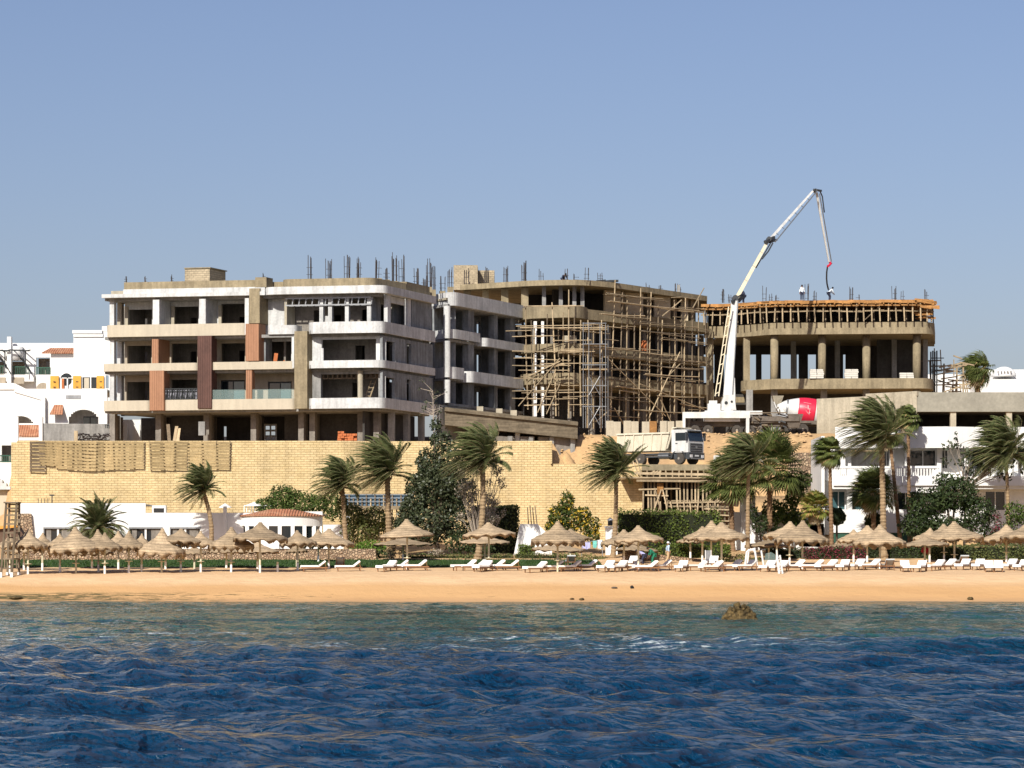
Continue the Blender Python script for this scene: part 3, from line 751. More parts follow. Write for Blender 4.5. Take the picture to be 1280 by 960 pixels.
# ---------- B: grey middle block
def block_b():
    FB = Frame(565,284,655,300); FB.n = Vector((-FB.d.y, FB.d.x))
    T = thing('grey_concrete_block', 'grey rendered concrete block with rows of open balconies, behind the white hotel', 'building', (*FB.pt(8,5),13.6))
    p0 = Vector((X(535,287.5),287.5))
    def path(t=0, r=1.8, s1=None):
        return rpath([(p0.x-1.5,p0.y+.8),(p0.x+.3,p0.y-.2),FB.pt(-.6,t),FB.pt(s1 or FB.L+.5,t)], r, 8)
    ZF = [18.2,21.0,24.6,28.0]
    for z0,z1,nm in ((27.75,29.05,'roof_edge'),):
        one(nm, M['plast'], T, lambda b: b.ribbon(path(-.3),z0,z1,.5))
    one('balcony', M['plast'], T, lambda b: b.ribbon(path(-.1,1.8,6.4),24.55,25.45,.22))
    one('balcony', M['plast'], T, lambda b: b.ribbon(rpath([FB.pt(6.8,2),FB.pt(6.8,-.5),FB.pt(FB.L+.5,-.5)],.8),24.2,25.05,.22))
    one('balcony', M['plast'], T, lambda b: b.ribbon(path(-.1,1.8,2.6),20.6,21.75,.22))
    one('balcony', M['plast'], T, lambda b: b.ribbon(rpath([FB.pt(3.2,2),FB.pt(3.2,-.6),FB.pt(FB.L-1.5,-.6)],.8),20.4,21.5,.22))
    for z in (18.2,20.7,24.5,27.9):
        one('floor_slab', M['conc'], T, lambda b: b.prism([(p0.x,p0.y+.1),FB.pt(-.3,.3),FB.pt(FB.L+.4,.3),FB.pt(FB.L+.4,9),(p0.x-5,p0.y+8)],z-.25,z))
    one('roof', M['concl'], T, lambda b: b.prism([(p0.x,p0.y+.6),FB.pt(-.3,.5),FB.pt(FB.L+.4,.5),FB.pt(FB.L+.4,9),(p0.x-5,p0.y+8)],28.3,28.5))
    for z0,z1 in ((18.2,20.45),(20.7,24.25),(24.5,27.65)):
        one('back_wall', M['concd'], T, lambda b: b.wall(FB,1.4,FB.L+.4,2.6,2.8,z0,z1,[(FB.s(q,2.6),FB.s(q+4,2.6),z0,z1-.5) for q in (566,596,628)]))
        one('back_wall', M['void'], T, lambda b: b.fb(FB,-1,FB.L+2,7,7.2,z0,z1))
        for q,w_ in ((589,7),(620,4),(641,6)):
            one('pier', M['concd'], T, lambda b: b.pb(FB,q-w_/2,q+w_/2,z0,z1,.35,1.0))
            one('cross_wall', M['concd'], T, lambda b: b.pb(FB,q-.8,q+.8,z0,z1,1.0,2.6))
        one('back_wall', M['void'], T, lambda b: b.box(X(505,298),X(572,298),298,298.2,z0,z1))
        c = Vector(FB.pt(-.4,.35)); one('column', M['plast'], T, lambda b: b.tube([(c.x,c.y,z0),(c.x,c.y,z1)],.33,14))
        c2 = Vector(FB.pt(1.6,.8)); one('column', M['concd'], T, lambda b: b.box(c2.x-.4,c2.x+.4,c2.y-.3,c2.y+.3,z0,z1))
        one('side_wall', M['concd'], T, lambda b: b.bar((p0.x-1.2,p0.y+.9,(z0+z1)/2),(p0.x-.4,p0.y+8,(z0+z1)/2),.25,z1-z0))
    one('base_wall', M['conc'], T, lambda b: b.fb(FB,-2,FB.L+.4,.4,.7,13.5,17.94))
    for i,(px,Y,n_,h,zz) in enumerate([(541,285.5,7,2.3,28.5),(553,287,6,1.5,28.5),(530,287,6,1.6,28.5),(563,290,6,2.0,29.2)]):
        x = X(px,Y); one('column_stub', M['concb'], T, lambda b: b.box(x-.3,x+.3,Y-.3,Y+.3,28.3,zz+.9)); rebar(T,x,Y,zz+.9,n_,h,.6,60+i)
    return FB
FB_ = block_b()

# ---------- C: long raw concrete block behind the scaffolding, D: columned block at its right end
def block_c():
    T = thing('raw_concrete_block', 'long unfinished concrete block behind the timber scaffolding, four bare storeys', 'building', (X(760,302),302,15.4))
    R0 = Vector((X(733,299),299)); R1 = Vector((X(884,316.5),316.5))
    FR = Frame(733,299,884,316.5); FR.n = Vector((-FR.d.y,FR.d.x))
    bay = rpath([(X(648,303),303),(X(652,298),298),(X(716,296),296),(X(733,298),298),(X(736,301),301)],2.2,8)
    bayr = rpath([(X(640,300),300),(X(716,297.2),297.2),(X(733,299),299)],2.,8)
    slabpoly = lambda o=0: [(X(655,299.5),299.5),(X(716,297.6),297.6),FR.pt(.5,.4),FR.pt(FR.L+.5,.4),FR.pt(FR.L+.5,9),(X(660,312),312)]
    ZF = (20.9,24.25,27.75)
    for z in ZF: one('floor_slab', M['concb'], T, lambda b: b.prism(slabpoly(),z-.28,z))
    # bay fronts
    for z0,z1 in ((27.65,28.8),(24.15,24.95),(20.9,21.95)):
        one('balcony', M['concb'], T, lambda b: b.ribbon(bay,z0,z1,.25))
        one('balcony_floor', M['concb'], T, lambda b: b.prism(bay,z0-.06,z0-.002))
    for z0,z1 in ((27.6,28.65),(24.15,24.95),(20.8,21.9)):
        one('edge_beam', M['concb'], T, lambda b: b.ribbon([FR.pt(-.3,-.15),FR.pt(FR.L,-.15)],z0,z1,.25))
    roofp = [(X(575,303),303),(X(665,298.2),298.2),(X(716,297.4),297.4),(X(738,298),298),(X(768,300.5),300.5),(X(884,316),316)]
    one('roof_edge', M['concb'], T, lambda b: b.ribbon(rpath(roofp,1.5),31.0,31.55,.4))
    one('roof', M['concb'], T, lambda b: b.prism([(x,y+.5) for x,y in roofp]+[(X(884,330),330),(X(600,318),318)],31.05,31.3))
    # top storey: fat columns left, block walls right
    for q,w_ in ((584,9),(607,8),(631,9),(656,9)):
        Y = 304-(q-584)*.055; one('column', M['concb'], T, lambda b: b.box(X(q-w_/2,Y),X(q+w_/2,Y),Y,Y+.6,27.6,31.0))
    for q,w_ in ((597,14),(620,16),(646,12)):
        one('block_infill', M['blockw'], T, lambda b: b.box(X(q-w_/2,306),X(q+w_/2,306),306,306.2,27.7,29.9))
    for q in (680,701,718,728):
        one('column', M['conc'], T, lambda b: b.box(X(q-2.4,299.5),X(q+2.4,299.5),299.5,299.9,27.75,31.05))
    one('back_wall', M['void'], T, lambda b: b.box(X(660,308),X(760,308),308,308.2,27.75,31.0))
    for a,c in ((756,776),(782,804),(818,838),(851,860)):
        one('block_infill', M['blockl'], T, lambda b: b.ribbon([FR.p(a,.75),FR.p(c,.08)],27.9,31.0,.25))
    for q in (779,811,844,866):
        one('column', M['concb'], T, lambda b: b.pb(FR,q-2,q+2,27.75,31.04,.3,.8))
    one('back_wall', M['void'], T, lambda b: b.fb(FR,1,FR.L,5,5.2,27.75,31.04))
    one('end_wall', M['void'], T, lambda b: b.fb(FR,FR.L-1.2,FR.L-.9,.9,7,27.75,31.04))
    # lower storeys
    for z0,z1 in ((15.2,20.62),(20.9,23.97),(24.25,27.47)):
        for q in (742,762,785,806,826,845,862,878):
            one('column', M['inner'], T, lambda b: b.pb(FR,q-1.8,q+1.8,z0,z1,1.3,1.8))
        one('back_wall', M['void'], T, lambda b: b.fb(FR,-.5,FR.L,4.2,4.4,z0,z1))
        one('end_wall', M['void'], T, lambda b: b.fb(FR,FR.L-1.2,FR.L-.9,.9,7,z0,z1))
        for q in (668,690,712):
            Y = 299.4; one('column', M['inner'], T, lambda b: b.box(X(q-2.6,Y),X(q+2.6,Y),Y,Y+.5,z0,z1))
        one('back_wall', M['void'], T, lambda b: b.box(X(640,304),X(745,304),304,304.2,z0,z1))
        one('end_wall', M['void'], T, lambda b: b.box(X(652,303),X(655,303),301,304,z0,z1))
    for z0,z1 in ((16,20.7),(21.0,24),(24.4,27.3)):
        one('white_column', M['white'], T, lambda b: b.box(X(667,297.6),X(671,297.6),297.6,298,z0,z1))
        one('white_column', M['white'], T, lambda b: b.box(X(676.5,297.6),X(680,297.6),297.6,298,z0,z1))
    one('stair_core', M['blockw'], T, lambda b: b.box(X(567,306),X(597,306),306,311,31.3,33.9))
    one('stair_core', M['blockw'], T, lambda b: b.box(X(597,306)+.01,X(618,308.5),308.5,312,31.3,33.6))
    for i,(px,n_,h) in enumerate([(583,7,2.0),(608,7,2.0),(632,7,2.2),(655,8,2.4),(676,3,1.5),(707,4,1.4),(720,2,.9),(733,3,1.4),(750,3,.9)]):
        Y = 304-(px-584)*.045; rebar(T,X(px,Y+.3),Y+.3,31.4 if px>575 else 33.6,n_,h,.55,80+i)
    for i,(px,n_,h) in enumerate([(810,3,.9),(826,3,.9),(846,5,1.3),(849,5,1.2)]):
        x,y = FR.p(px,.8); rebar(T,x,y,31.4,n_,h,.45,100+i)
    one('column_stub', M['conc'], T, lambda b: b.box(*[f for f in (X(846.5,312),X(850,312),312,312.4,31.3,32.4)]))
    # heap of dark sheeting on the roof edge
    tarp = MB()
    for i in range(16):
        c = Vector((X(750+R.uniform(0,18),300.5),300.9+R.uniform(-.3,.3),31.5+R.uniform(0,.25)))
        tarp.obox = None; tarp.bar(c-Vector((.5,0,0)),c+Vector((.5,R.uniform(-.2,.2),R.uniform(-.1,.1))),.35,.2)
    o = tarp.build('tarpaulin_heap', M['dark'], loc=(X(758,301),301,31.35)); tag(o,'dark sheeting heap on the roof corner above the scaffolding','tarpaulin')
    return FR
FC = block_c()

def block_d():
    T = thing('columned_concrete_block', 'open concrete block with tall round columns and beige slab edges, on the right', 'building', (X(1040,318),318,15.4))
    up = rpath([(X(880,316.8),316.8),(X(908,316.5),316.5),(X(940,314.3),314.3),(X(964,312),312),(X(1157,310.5),310.5),(X(1168,312),312),(X(1169,326),326)],.95,7)
    lo = rpath([(X(926,318),318),(X(926.5,315.5),315.5),(X(964,312.2),312.2),(X(1156,310.7),310.7),(X(1166,312.2),312.2),(X(1168,326),326)],.95,7)
    back = [(X(1168,330),330),(X(885,330),330)]
    one('slab_edge', M['concb'], T, lambda b: b.ribbon(up,27.05,28.3,.3))
    one('floor_slab', M['concb'], T, lambda b: b.prism([(x,y+.15) for x,y in up[1:-1]]+back,27.08,27.35))
    one('slab_edge', M['concb'], T, lambda b: b.ribbon(lo,21.2,22.3,.3))
    one('floor_slab', M['concb'], T, lambda b: b.prism([(x,y+.15) for x,y in lo[1:-1]]+[(X(1166,330),330),(X(932,330),330)],21.23,21.5))
    one('slab_edge', M['concb'], T, lambda b: b.box(X(878,321),X(930,321),320.4,321,20.2,20.8))
    for px,Y in ((888,317.6),(933.5,315.2)):
        one('column', M['concb'], T, lambda b: b.box(X(px-4,Y),X(px+4,Y),Y,Y+.8,15 if px<900 else 21.5,27.1))
    for px in (968,1027.5,1083,1146):
        Y = 313.1 if px < 1100 else 312.2
        one('column', M['concb'], T, lambda b: b.tube([(X(px,Y),Y,21.4),(X(px,Y),Y,27.1)],.43,18), smooth=True)
    for px,Y in ((992,322),(1047,321),(1118,319),(1157,319)):
        one('column', M['conc'], T, lambda b: b.box(X(px-3,Y),X(px+3,Y),Y,Y+.6,21.4,27.1))
    # back wall in a shade-dark colour, with gaps to the sky
    b = MB(); Y = 329; gaps = [(875,893),(905,912),(937,945),(952,963),(976,989),(996,998.5),(1010,1020),(1054,1057)]
    x0 = X(880,Y)
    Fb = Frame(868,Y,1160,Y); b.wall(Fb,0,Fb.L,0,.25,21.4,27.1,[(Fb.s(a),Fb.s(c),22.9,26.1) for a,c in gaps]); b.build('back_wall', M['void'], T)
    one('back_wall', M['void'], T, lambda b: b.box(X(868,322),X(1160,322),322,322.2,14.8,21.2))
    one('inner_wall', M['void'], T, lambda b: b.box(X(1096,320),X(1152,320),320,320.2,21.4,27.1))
    for px in (968,1030,1083,1146,937):
        one('column', M['conc'], T, lambda b: b.box(X(px-4,313.4),X(px+4,313.4),313.4,314,14.8,21.2))
    for i,(px,n_,h) in enumerate([(903,4,1.5),(912,3,.9),(955,4,1.7),(963,3,1.),(971,3,.8),(1008,5,1.9),(1018,4,1.2),(1064,6,1.6),(1072,2,.9),(1118,5,1.8),(1128,2,1.2),(1158,5,1.4)]):
        rebar(T,X(px,316),316,30.9,n_,h,.45,120+i)
    # upper storey recess wall
    one('back_wall', M['void'], T, lambda b: b.box(X(885,321),X(1160,321),321,321.2,27.4,30.4))
    # formwork standing on the slab: props, decking, ledgers
    K = thing('roof_formwork', 'orange timber formwork deck on rows of props along the top of the columned block', 'formwork', (X(1040,314),314,27.4))
    edge = rpath([(X(876,315.6),315.6),(X(908,315.3),315.3),(X(940,313.2),313.2),(X(962,311.4),311.4),(X(1155,310),310),(X(1167,311.6),311.6)],.9,6)
    deckp = [(x,y-.35) for x,y in edge]
    one('deck', M['orange'], K, lambda b: b.prism(deckp+[(X(1166,328),328),(X(885,328),328)],30.45,30.6))
    EB = lambda: one('edge_board', M['orange'], K, lambda b: [b.bar((along(L[-1]*i/16)[0],along(L[-1]*i/16)[1]-.42,30.42+R.uniform(-.07,.07)),(along(L[-1]*(i+1)/16)[0]+.25,along(L[-1]*(i+1)/16)[1]-.42,30.42+R.uniform(-.07,.07)),.06,.3) for i in range(16)])
    # walk along edge
    L = [0]; 
    for a,c in zip(edge,edge[1:]): L.append(L[-1]+math.dist(a,c))
    def along(u):
        for i in range(len(edge)-1):
            if u <= L[i+1]:
                t = (u-L[i])/(L[i+1]-L[i]); return (edge[i][0]+(edge[i+1][0]-edge[i][0])*t, edge[i][1]+(edge[i+1][1]-edge[i][1])*t)
        return edge[-1]
    EB()
    n = 31
    for i in range(n):
        x,y = along(L[-1]*(i+.4)/n); dx = R.uniform(-.12,.12)
        one('prop', M['timber'], K, lambda b: b.bar((x,y-.2,28.32),(x+dx,y-.2,30.3),.13))
        one('joist_end', M['orange'], K, lambda b: b.bar((x+.3,y-R.uniform(.7,1.2),30.2),(x+.3,y+2,30.2),.11,.16))
        if i%2 == 0: one('prop', M['timberd'], K, lambda b: b.bar((x+.5,y+1.6,27.4),(x+.4,y+1.6,30.3),.12))
    for z in (29.45,):
        one('ledger', M['timber'], K, lambda b: [b.bar((*along(L[-1]*i/12+.01),z),(*along(min(L[-1],L[-1]*(i+1)/12+.6)),z+R.uniform(-.08,.08)),.09,.13) for i in range(12)])
    one('ledger', M['orange'], K, lambda b: [b.bar((along(L[-1]*i/12)[0],along(L[-1]*i/12)[1]-.5,30.05),(along(L[-1]*(i+1)/12)[0],along(L[-1]*(i+1)/12)[1]-.5,30.0),.1,.14) for i in range(12)])
    def loose(b):                        # board ends sticking out at the east end
        for i in range(34):
            x = X(R.uniform(1138,1150),312); y = R.uniform(309,314); z = R.uniform(28.6,30.7) if i%2 else R.uniform(29.8,30.8)
            a = R.uniform(-.35,.35); l = R.uniform(1.2,2.2); b.bar((x,y,z),(x+l*math.cos(a),y+l*math.sin(a),z+R.uniform(-.25,.2)),.09,.2)
    one('loose_boards', M['orange'], K, loose)
    one('brace', M['timberd'], K, lambda b: [b.bar((*along(L[-1]*f),28.4),(*along(L[-1]*f+2.),30.2),.08) for f in (.12,.69)])
    for i,(px,Y) in enumerate(((1020.5,311.8),(1064,311.8),(1133,311.4))):
        k = ['beside the second','between the second and third','at the foot of the last'][i]
        b = MB()
        for r_ in range(5 if i<2 else 3):
            for c in range(2):
                x = X(px,Y)+(c-.5)*.75+R.uniform(-.06,.06); z = 22.32+r_*.2
                b.cbox((x,Y,z+.09),(.36,.22,.088))
        o = b.build('cement_bag_stack', M['bag'], loc=(X(px,Y),Y,22.31)); tag(o, f'stack of pale cement bags {k} round column','bag stack','cement bag stacks on the slab')
block_d()

# ---------- low raw concrete structure in front of B and C, and terrace walls
def block_low():
    T = thing('low_concrete_annex', 'low raw concrete annex with a heavy weathered edge beam, below the scaffolding', 'building', (X(640,283),283,13.5))
    def ramp(b):
        pa, pc = (556,283.0), (722,286.5)
        za, zc = 17.75, 16.5
        q = [(X(pa[0],pa[1]),pa[1],za-1.75),(X(pc[0],pc[1]),pc[1],zc-1.7),(X(pc[0],pc[1]+5),pc[1]+5,zc-1.7),(X(pa[0],pa[1]+5),pa[1]+5,za-1.75)]
        b.hexa(q+[(x,y,(za if i in (0,3) else zc)) for i,(x,y,_) in enumerate(q)])
    one('edge_beam', M['concw'], T, ramp)
    one('beam_lip', M['concw'], T, lambda b: b.bar((X(556,282.9),282.85,17.5),(X(722,286.4),286.35,16.25),.25,.3))
    F = Frame(600,284.4,720,287.5)
    b = MB(); b.wall(F,0,F.L,0,.25,9.6,15.0,[(F.s(643),F.s(651),13.5,15.9),(F.s(668),F.s(673),13.6,15.7)]); b.build('front_wall', M['inner'], T)
    for q in (638,664,690,716): one('pier', M['conc'], T, lambda b: b.pb(F,q-2.5,q+2.5,9.6,15.0,-.35,-.02))
    one('pier', M['plast'], T, lambda b: b.pb(F,644,650,13.45,15.95,.3,.4))
    one('back_wall', M['void'], T, lambda b: b.box(X(560,290),X(725,290),290,290.2,11,16.1))
    for q in (600,624,642):
        one('block_stub', M['concl'], T, lambda b: b.box(X(q-4,284.6),X(q+4,284.6),284.6,285.2,17.0,17.9-(q-600)*.009))
block_low()

# ---------- E: concrete car deck at the right
def block_e():
    T = thing('concrete_deck', 'grey concrete deck with a curved beige parapet and dark openings behind the palms', 'building', (X(1150,286),286,13))
    path = rpath([(X(1021,293),293),(X(1140,284),284),(X(1290,284.5),284.5)],.8,6)
    def fn(b): b.ribbon([(X(1021,293),293),(X(1082,288.6),288.6),(X(1140,284.1),284.1)],14.2,19.1,.4)
    one('parapet', M['concl'], T, fn)
    one('parapet_cap', M['concl'], T, lambda b: b.ribbon([(X(1082,288.4),288.4),(X(1146,283.8),283.8)],18.9,19.35,.6))
    one('edge_beam', M['concs'], T, lambda b: b.box(X(1146,284),X(1310,284),284,284.6,17.35,19.25))
    one('end_pier', M['concl'], T, lambda b: b.box(X(1140,284),X(1145.9,284),283.9,284.7,13.4,19.3))
    for q in (1192,1262): one('pier', M['concl'], T, lambda b: b.box(X(q-3.5,284),X(q+3.5,284),284.2,284.8,13.4,17.35))
    one('deck_slab', M['conc'], T, lambda b: b.prism([(X(1100,288),288),(X(1146,284.7),284.7),(X(1310,284.7),284.7),(X(1310,298),298),(X(1100,298),298)],17.5,17.9))
    one('back_wall', M['void'], T, lambda b: b.box(X(1100,294),X(1310,294),294,294.2,13,17.5))
    one('low_wall', M['inner'], T, lambda b: b.box(X(1205,286),X(1225,286),286,286.2,13,15))
    one('low_wall', M['void'], T, lambda b: b.box(X(1100,289),X(1310,289),289,289.2,13,14.2))
block_e()

# ---------- F: white apartment house at the right
def block_f():
    T = thing('white_apartment_house', 'white apartment house with balustraded balconies behind the palms on the right', 'building', (X(1150,256),256,4.5))
    Y = 252.
    F = Frame(1030,Y,1300,Y)
    def z(py): return Z(py,Y)
    # main wall set back 2.2 m
    def ops(r,z0,z1): return [(F.s(a,2.2),F.s(c,2.2),z0,z1) for a,c in r]
    b = MB(); b.wall(F,-.0,F.L,2.2,2.45,z(668),z(552),
        ops([(1064,1101),(1104,1113),(1138,1169),(1178,1184),(1215,1245),(1274,1282)],z(584),z(562))+ops([(1040,1056),(1066,1106),(1122,1142),(1232,1256)],z(637),z(614)))
    b.build('wall', M['white'], T)
    for a,c,y0,y1,mk in ((1138,1169,562,586,'glass'),(1104,1113,562,586,'glass'),(1178,1184,562,586,'glass'),(1215,1245,562,586,'glass'),(1274,1282,562,586,'glass'),
                    (1040,1056,614,637,'glassb'),(1066,1106,614,637,'glassb'),(1122,1142,614,637,'glass'),(1232,1256,614,637,'glass')):
        wn = one('window', M[mk], T, lambda b: b.pb(F,a,c,z(y1),z(y0),2.42,2.47))
        one('window_frame', M['white'], wn, lambda b: b.pb(F,(a+c)/2-.6,(a+c)/2+.6,z(y1),z(y0),2.36,2.41))
        one('curtain', M['tan'], wn, lambda b: b.pb(F,a+1,a+(c-a)*.4,z(y1)+.05,z(y0)-.05,2.5,2.54))
    one('inner_wall', M['plast'], T, lambda b: b.pb(F,1060,1103,z(586),z(562),3.6,3.7))
    # roof parapet: straight left half, chamfered right half
    one('parapet', M['white'], T, lambda b: b.ribbon([F.pt(F.s(1045),.6),F.pt(F.s(1142),-.0),F.pt(F.s(1183),-.6),F.pt(F.s(1226),.4),F.pt(F.L,.4)],z(560),z(533.5),.3))
    one('roof', M['white'], T, lambda b: b.prism([F.pt(F.s(1046),.95),F.pt(F.s(1142),.35),F.pt(F.s(1183),-.2),F.pt(F.s(1226),.75),F.pt(F.L,.75),F.pt(F.L,9),F.pt(.3,9)],z(556),z(552)))
    for q in (1033,1054,1115,1134,1174,1208,1248,1270):
        one('pier', M['white'], T, lambda b: b.pb(F,q-2.6,q+2.6,z(600),z(558),1.3 if q<1200 else 1.0,2.2))
    one('end_wall', M['white'], T, lambda b: b.box(X(1027,Y),X(1031,Y),Y+.2,Y+9,z(690),z(545)))
    # balcony deck and balustrades
    one('balcony_floor', M['white'], T, lambda b: b.prism([F.pt(F.s(1040),.4),F.pt(F.s(1125),.3),F.pt(F.s(1172),-.4),F.pt(F.s(1185),.5),F.pt(F.L,.5),F.pt(F.L,2.2),F.pt(F.s(1040),2.2)],z(611),z(604)))
    def parap(b, p0,t0,p1,t1): b.ribbon([F.p(p0,t0),F.p(p1,t1)],z(607),z(595),.2)
    one('balcony_wall', M['white'], T, lambda b: (parap(b,1042,.2,1128,.1)))
    one('balcony_wall', M['white'], T, lambda b: (parap(b,1128.5,-.1,1174,-.6),))
    one('balcony_wall', M['white'], T, lambda b: (parap(b,1200,.2,1300,.2),))
    def bal(b, p0,t0,p1,t1,n,mt=None):
        for i in range(n+1):
            f = i/n; x,y = F.p(p0+(p1-p0)*f,t0+(t1-t0)*f); b.bar((x,y+.1,z(595)-.02),(x,y+.1,z(584.5)),.12)
        a,c = F.p(p0,t0),F.p(p1,t1); b.bar((a[0],a[1]+.1,z(584)),(c[0],c[1]+.1,z(584)),.24,.2)
    one('balustrade', M['white'], T, lambda b: bal(b,1042,.2,1128,.1,34))
    one('balustrade', M['white'], T, lambda b: bal(b,1129,-.1,1174,-.6,12))
    one('balustrade', M['dark'], T, lambda b: bal(b,1205,.2,1238,.2,14))
    one('balcony_step', M['white'], T, lambda b: b.ribbon([F.pt(F.s(1122),1.2),F.pt(F.s(1126),.1),F.pt(F.s(1174),-.2),F.pt(F.s(1176),1.6)],z(616),z(607.5),.25))
    # base storey, lower terrace
    one('lower_wall', M['white'], T, lambda b: b.fb(F,.5,F.s(1150,-.8),-.8,-.5,z(666),z(637)))
    one('lower_plinth', M['green'], T, lambda b: b.fb(F,.6,F.s(1150,-.7),-.68,-.45,z(682),z(666)))
    one('bracket', M['white'], T, lambda b: b.extr([(F.pt(F.s(1112))[0],z(611)),(F.pt(F.s(1124))[0],z(611)),(F.pt(F.s(1123))[0],z(622))],Y+.9,Y+1.2))
    for q in (1062,1110): one('pier', M['white'], T, lambda b: b.pb(F,q-3,q+3,z(638),z(611),1.2,2.2))
    # glazing of the right hand bays
    one('terrace_wall', M['plast'], T, lambda b: b.box(X(1000,250),X(1030,250),250,250.4,4,z(655)))
block_f()
t = thing('garden_wall','white garden wall with a tall square gate pier behind the reddish fan palm','wall',(X(940,252),252,4))
one('wall', M['white'], t, lambda b: b.box(X(914,250),X(1030,250),250,250.4,3.4,Z(640,250)))
one('gate_pier', M['white'], t, lambda b: b.box(X(926,249.4),X(944,249.4),249.2,250.6,3.4,Z(619,249.4)))

# ---------- white houses behind on the left
def block_g():
    Y = 296.
    T = thing('white_terraced_house', 'white terraced house with red tiled canopy and yellow shutters, upper left', 'building', (X(90,Y),Y,12))
    F = Frame(-20,Y,140,Y)
    def z(py): return Z(py,Y)
    b = MB(); b.wall(F,F.s(92),F.s(137),0,.3,z(560),z(413.5),[(F.s(103),F.s(121),z(485.5),z(471.5)),(F.s(132),F.s(136),z(485.5),z(469))]); b.build('wall', M['white'], T)
    one('cornice', M['white'], T, lambda b: (b.fb(F,F.s(91),F.s(128),-.3,0,z(417),z(413)), b.fb(F,F.s(92),F.s(129),-.18,-.002,z(421),z(417.2)), b.fb(F,F.s(127.5),F.s(134),-.05,6,z(413.9),z(408))))
    one('roof', M['white'], T, lambda b: b.fb(F,F.s(95),F.s(136),.3,9,z(416),z(414.5)))
    b = MB(); b.wall(F,0,F.s(92),2.,2.3,z(560),z(427),[(F.s(12,2),F.s(31,2),z(467),z(449)),(F.s(45,2),F.s(62.5,2),z(468),z(445)),(F.s(-20,2),F.s(5,2),z(467),z(449))]); b.build('wall', M['white'], T)
    one('roof', M['white'], T, lambda b: b.fb(F,0,F.s(92),2.3,9,z(430),z(428.5)))
    one('chimney_pier', M['white'], T, lambda b: b.fb(F,F.s(8),F.s(13),.4,1.2,z(490),z(420.5)))
    one('drum', M['white'], T, lambda b: b.tube([(*F.p(18,1.6),z(449)),(*F.p(18,1.6),z(432))],.9,20), smooth=True)
    # dark loggias
    for a,c,y0,y1 in ((12,31,467,449),(45,62.5,468,445),(-20,5,467,449)):
        one('loggia', M['inner'], T, lambda b: b.fb(F,F.s(a,2),F.s(c,2),3.6,3.7,z(y0),z(y1)))
    one('window', M['glass'], T, lambda b: b.fb(F,F.s(55,2),F.s(62,2),3.5,3.58,z(468),z(449)))
    for a,c,yy in ((12,36,467),(-20,6,466),(45,63,468)):
        one('railing', M['green'], T, lambda b: (b.bar((*F.p(a,1.2),z(yy-9.5)),(*F.p(c,1.2),z(yy-9.5)),.09), [b.bar((*F.p(a+(c-a)*i/10,1.2),z(yy)),(*F.p(a+(c-a)*i/10,1.2),z(yy-9.5)),.07) for i in range(11)]))
    one('balcony', M['white'], T, lambda b: b.fb(F,F.s(-20),F.s(40),1.0,2,z(476),z(467.5)))
    for a in (12,-14):
        def perg(b):
            for k in range(3): b.bar((*F.p(a+k*9,2),z(437)),(*F.p(a+8+k*9,0),z(437.5)),.1)
            for k in range(4): b.bar((*F.p(a+4+k*3.5,1.6),z(438+k*2)),(*F.p(a+17+k*3.5,.2),z(449+k*6)),.09)
            b.bar((*F.p(a,0.1),z(437.3)),(*F.p(a+25,.1),z(438.4)),.14)
            b.bar((*F.p(a+20,.3),z(438)),(*F.p(a+20,.3),z(467)),.1)
        one('pergola', M['dark'], T, perg)
    one('tiled_canopy', M['tile'], T, lambda b: b.hexa([(*F.p(52,0),z(442)),(*F.p(92,0),z(442)),(*F.p(92,2),z(434)),(*F.p(63,2),z(434)),(*F.p(52,0),z(440.6)),(*F.p(92,0),z(440.6)),(*F.p(92,2),z(433)),(*F.p(63,2),z(433))]))
    one('canopy_wall', M['white'], T, lambda b: b.fb(F,F.s(62.5),F.s(92),.5,2,z(490),z(442)))
    one('lower_wall', M['white'], T, lambda b: b.fb(F,F.s(45),F.s(92),.2,.5,z(490),z(468.2)))
    one('terrace_screen', M['tan'], T, lambda b: b.fb(F,F.s(-20),F.s(5),.9,.95,z(479),z(471)))
    one('terrace_screen', M['tan'], T, lambda b: b.fb(F,F.s(14),F.s(28),.9,.95,z(479),z(471)))
    one('low_arch', M['tan'], T, lambda b: b.tube([(*F.p(54,.15),z(487)),(*F.p(54,.19),z(487))],.72,24))
    # shutters
    for a,c in ((63,73.5),(91.5,101.5),(121,130)):
        sh = one('shutter', M['ochre'], T, lambda b: b.fb(F,F.s(a),F.s(c),-.2 if a>80 else -.1,-.06 if a>80 else .1,z(486),z(470)))
        one('shutter_slot', M['dark'], sh, lambda b: (b.fb(F,F.s(a+3.5,-.2),F.s(a+6.5,-.2),-.23,-.205,z(477.8),z(476.8)), b.fb(F,F.s(a+3.5,-.2),F.s(a+6.5,-.2),-.23,-.205,z(484.5),z(483.5))))
    wn = one('window', M['glass'], T, lambda b: b.fb(F,F.s(103),F.s(121),.15,.22,z(485.5),z(471.5)))
    one('curtain', M['cream'], wn, lambda b: b.fb(F,F.s(105),F.s(111),.1,.14,z(485),z(472)))
    one('window_frame', M['white'], wn, lambda b: (b.fb(F,F.s(112.5),F.s(114),.02,.1,z(485.5),z(471.5))))
    # arched door between the shutters
    wd = one('arched_window', M['glass'], T, lambda b: b.tube([(*F.p(83,.12),z(474)),(*F.p(83,.19),z(474))],.62,24))
    one('window_frame', M['white'], wd, lambda b: (b.ribbon([F.p(76,.0),F.p(91,.0)],z(473),z(472),.08), b.fb(F,F.s(75.5),F.s(77),0,.1,z(486),z(472)), b.fb(F,F.s(83.5),F.s(85),0,.1,z(486),z(472))))
    one('door_leaf', M['redbrick'], wd, lambda b: b.fb(F,F.s(77.2),F.s(80),.02,.09,z(486),z(473.2)))

    # lower terraces, nearer
    Y2 = 283.
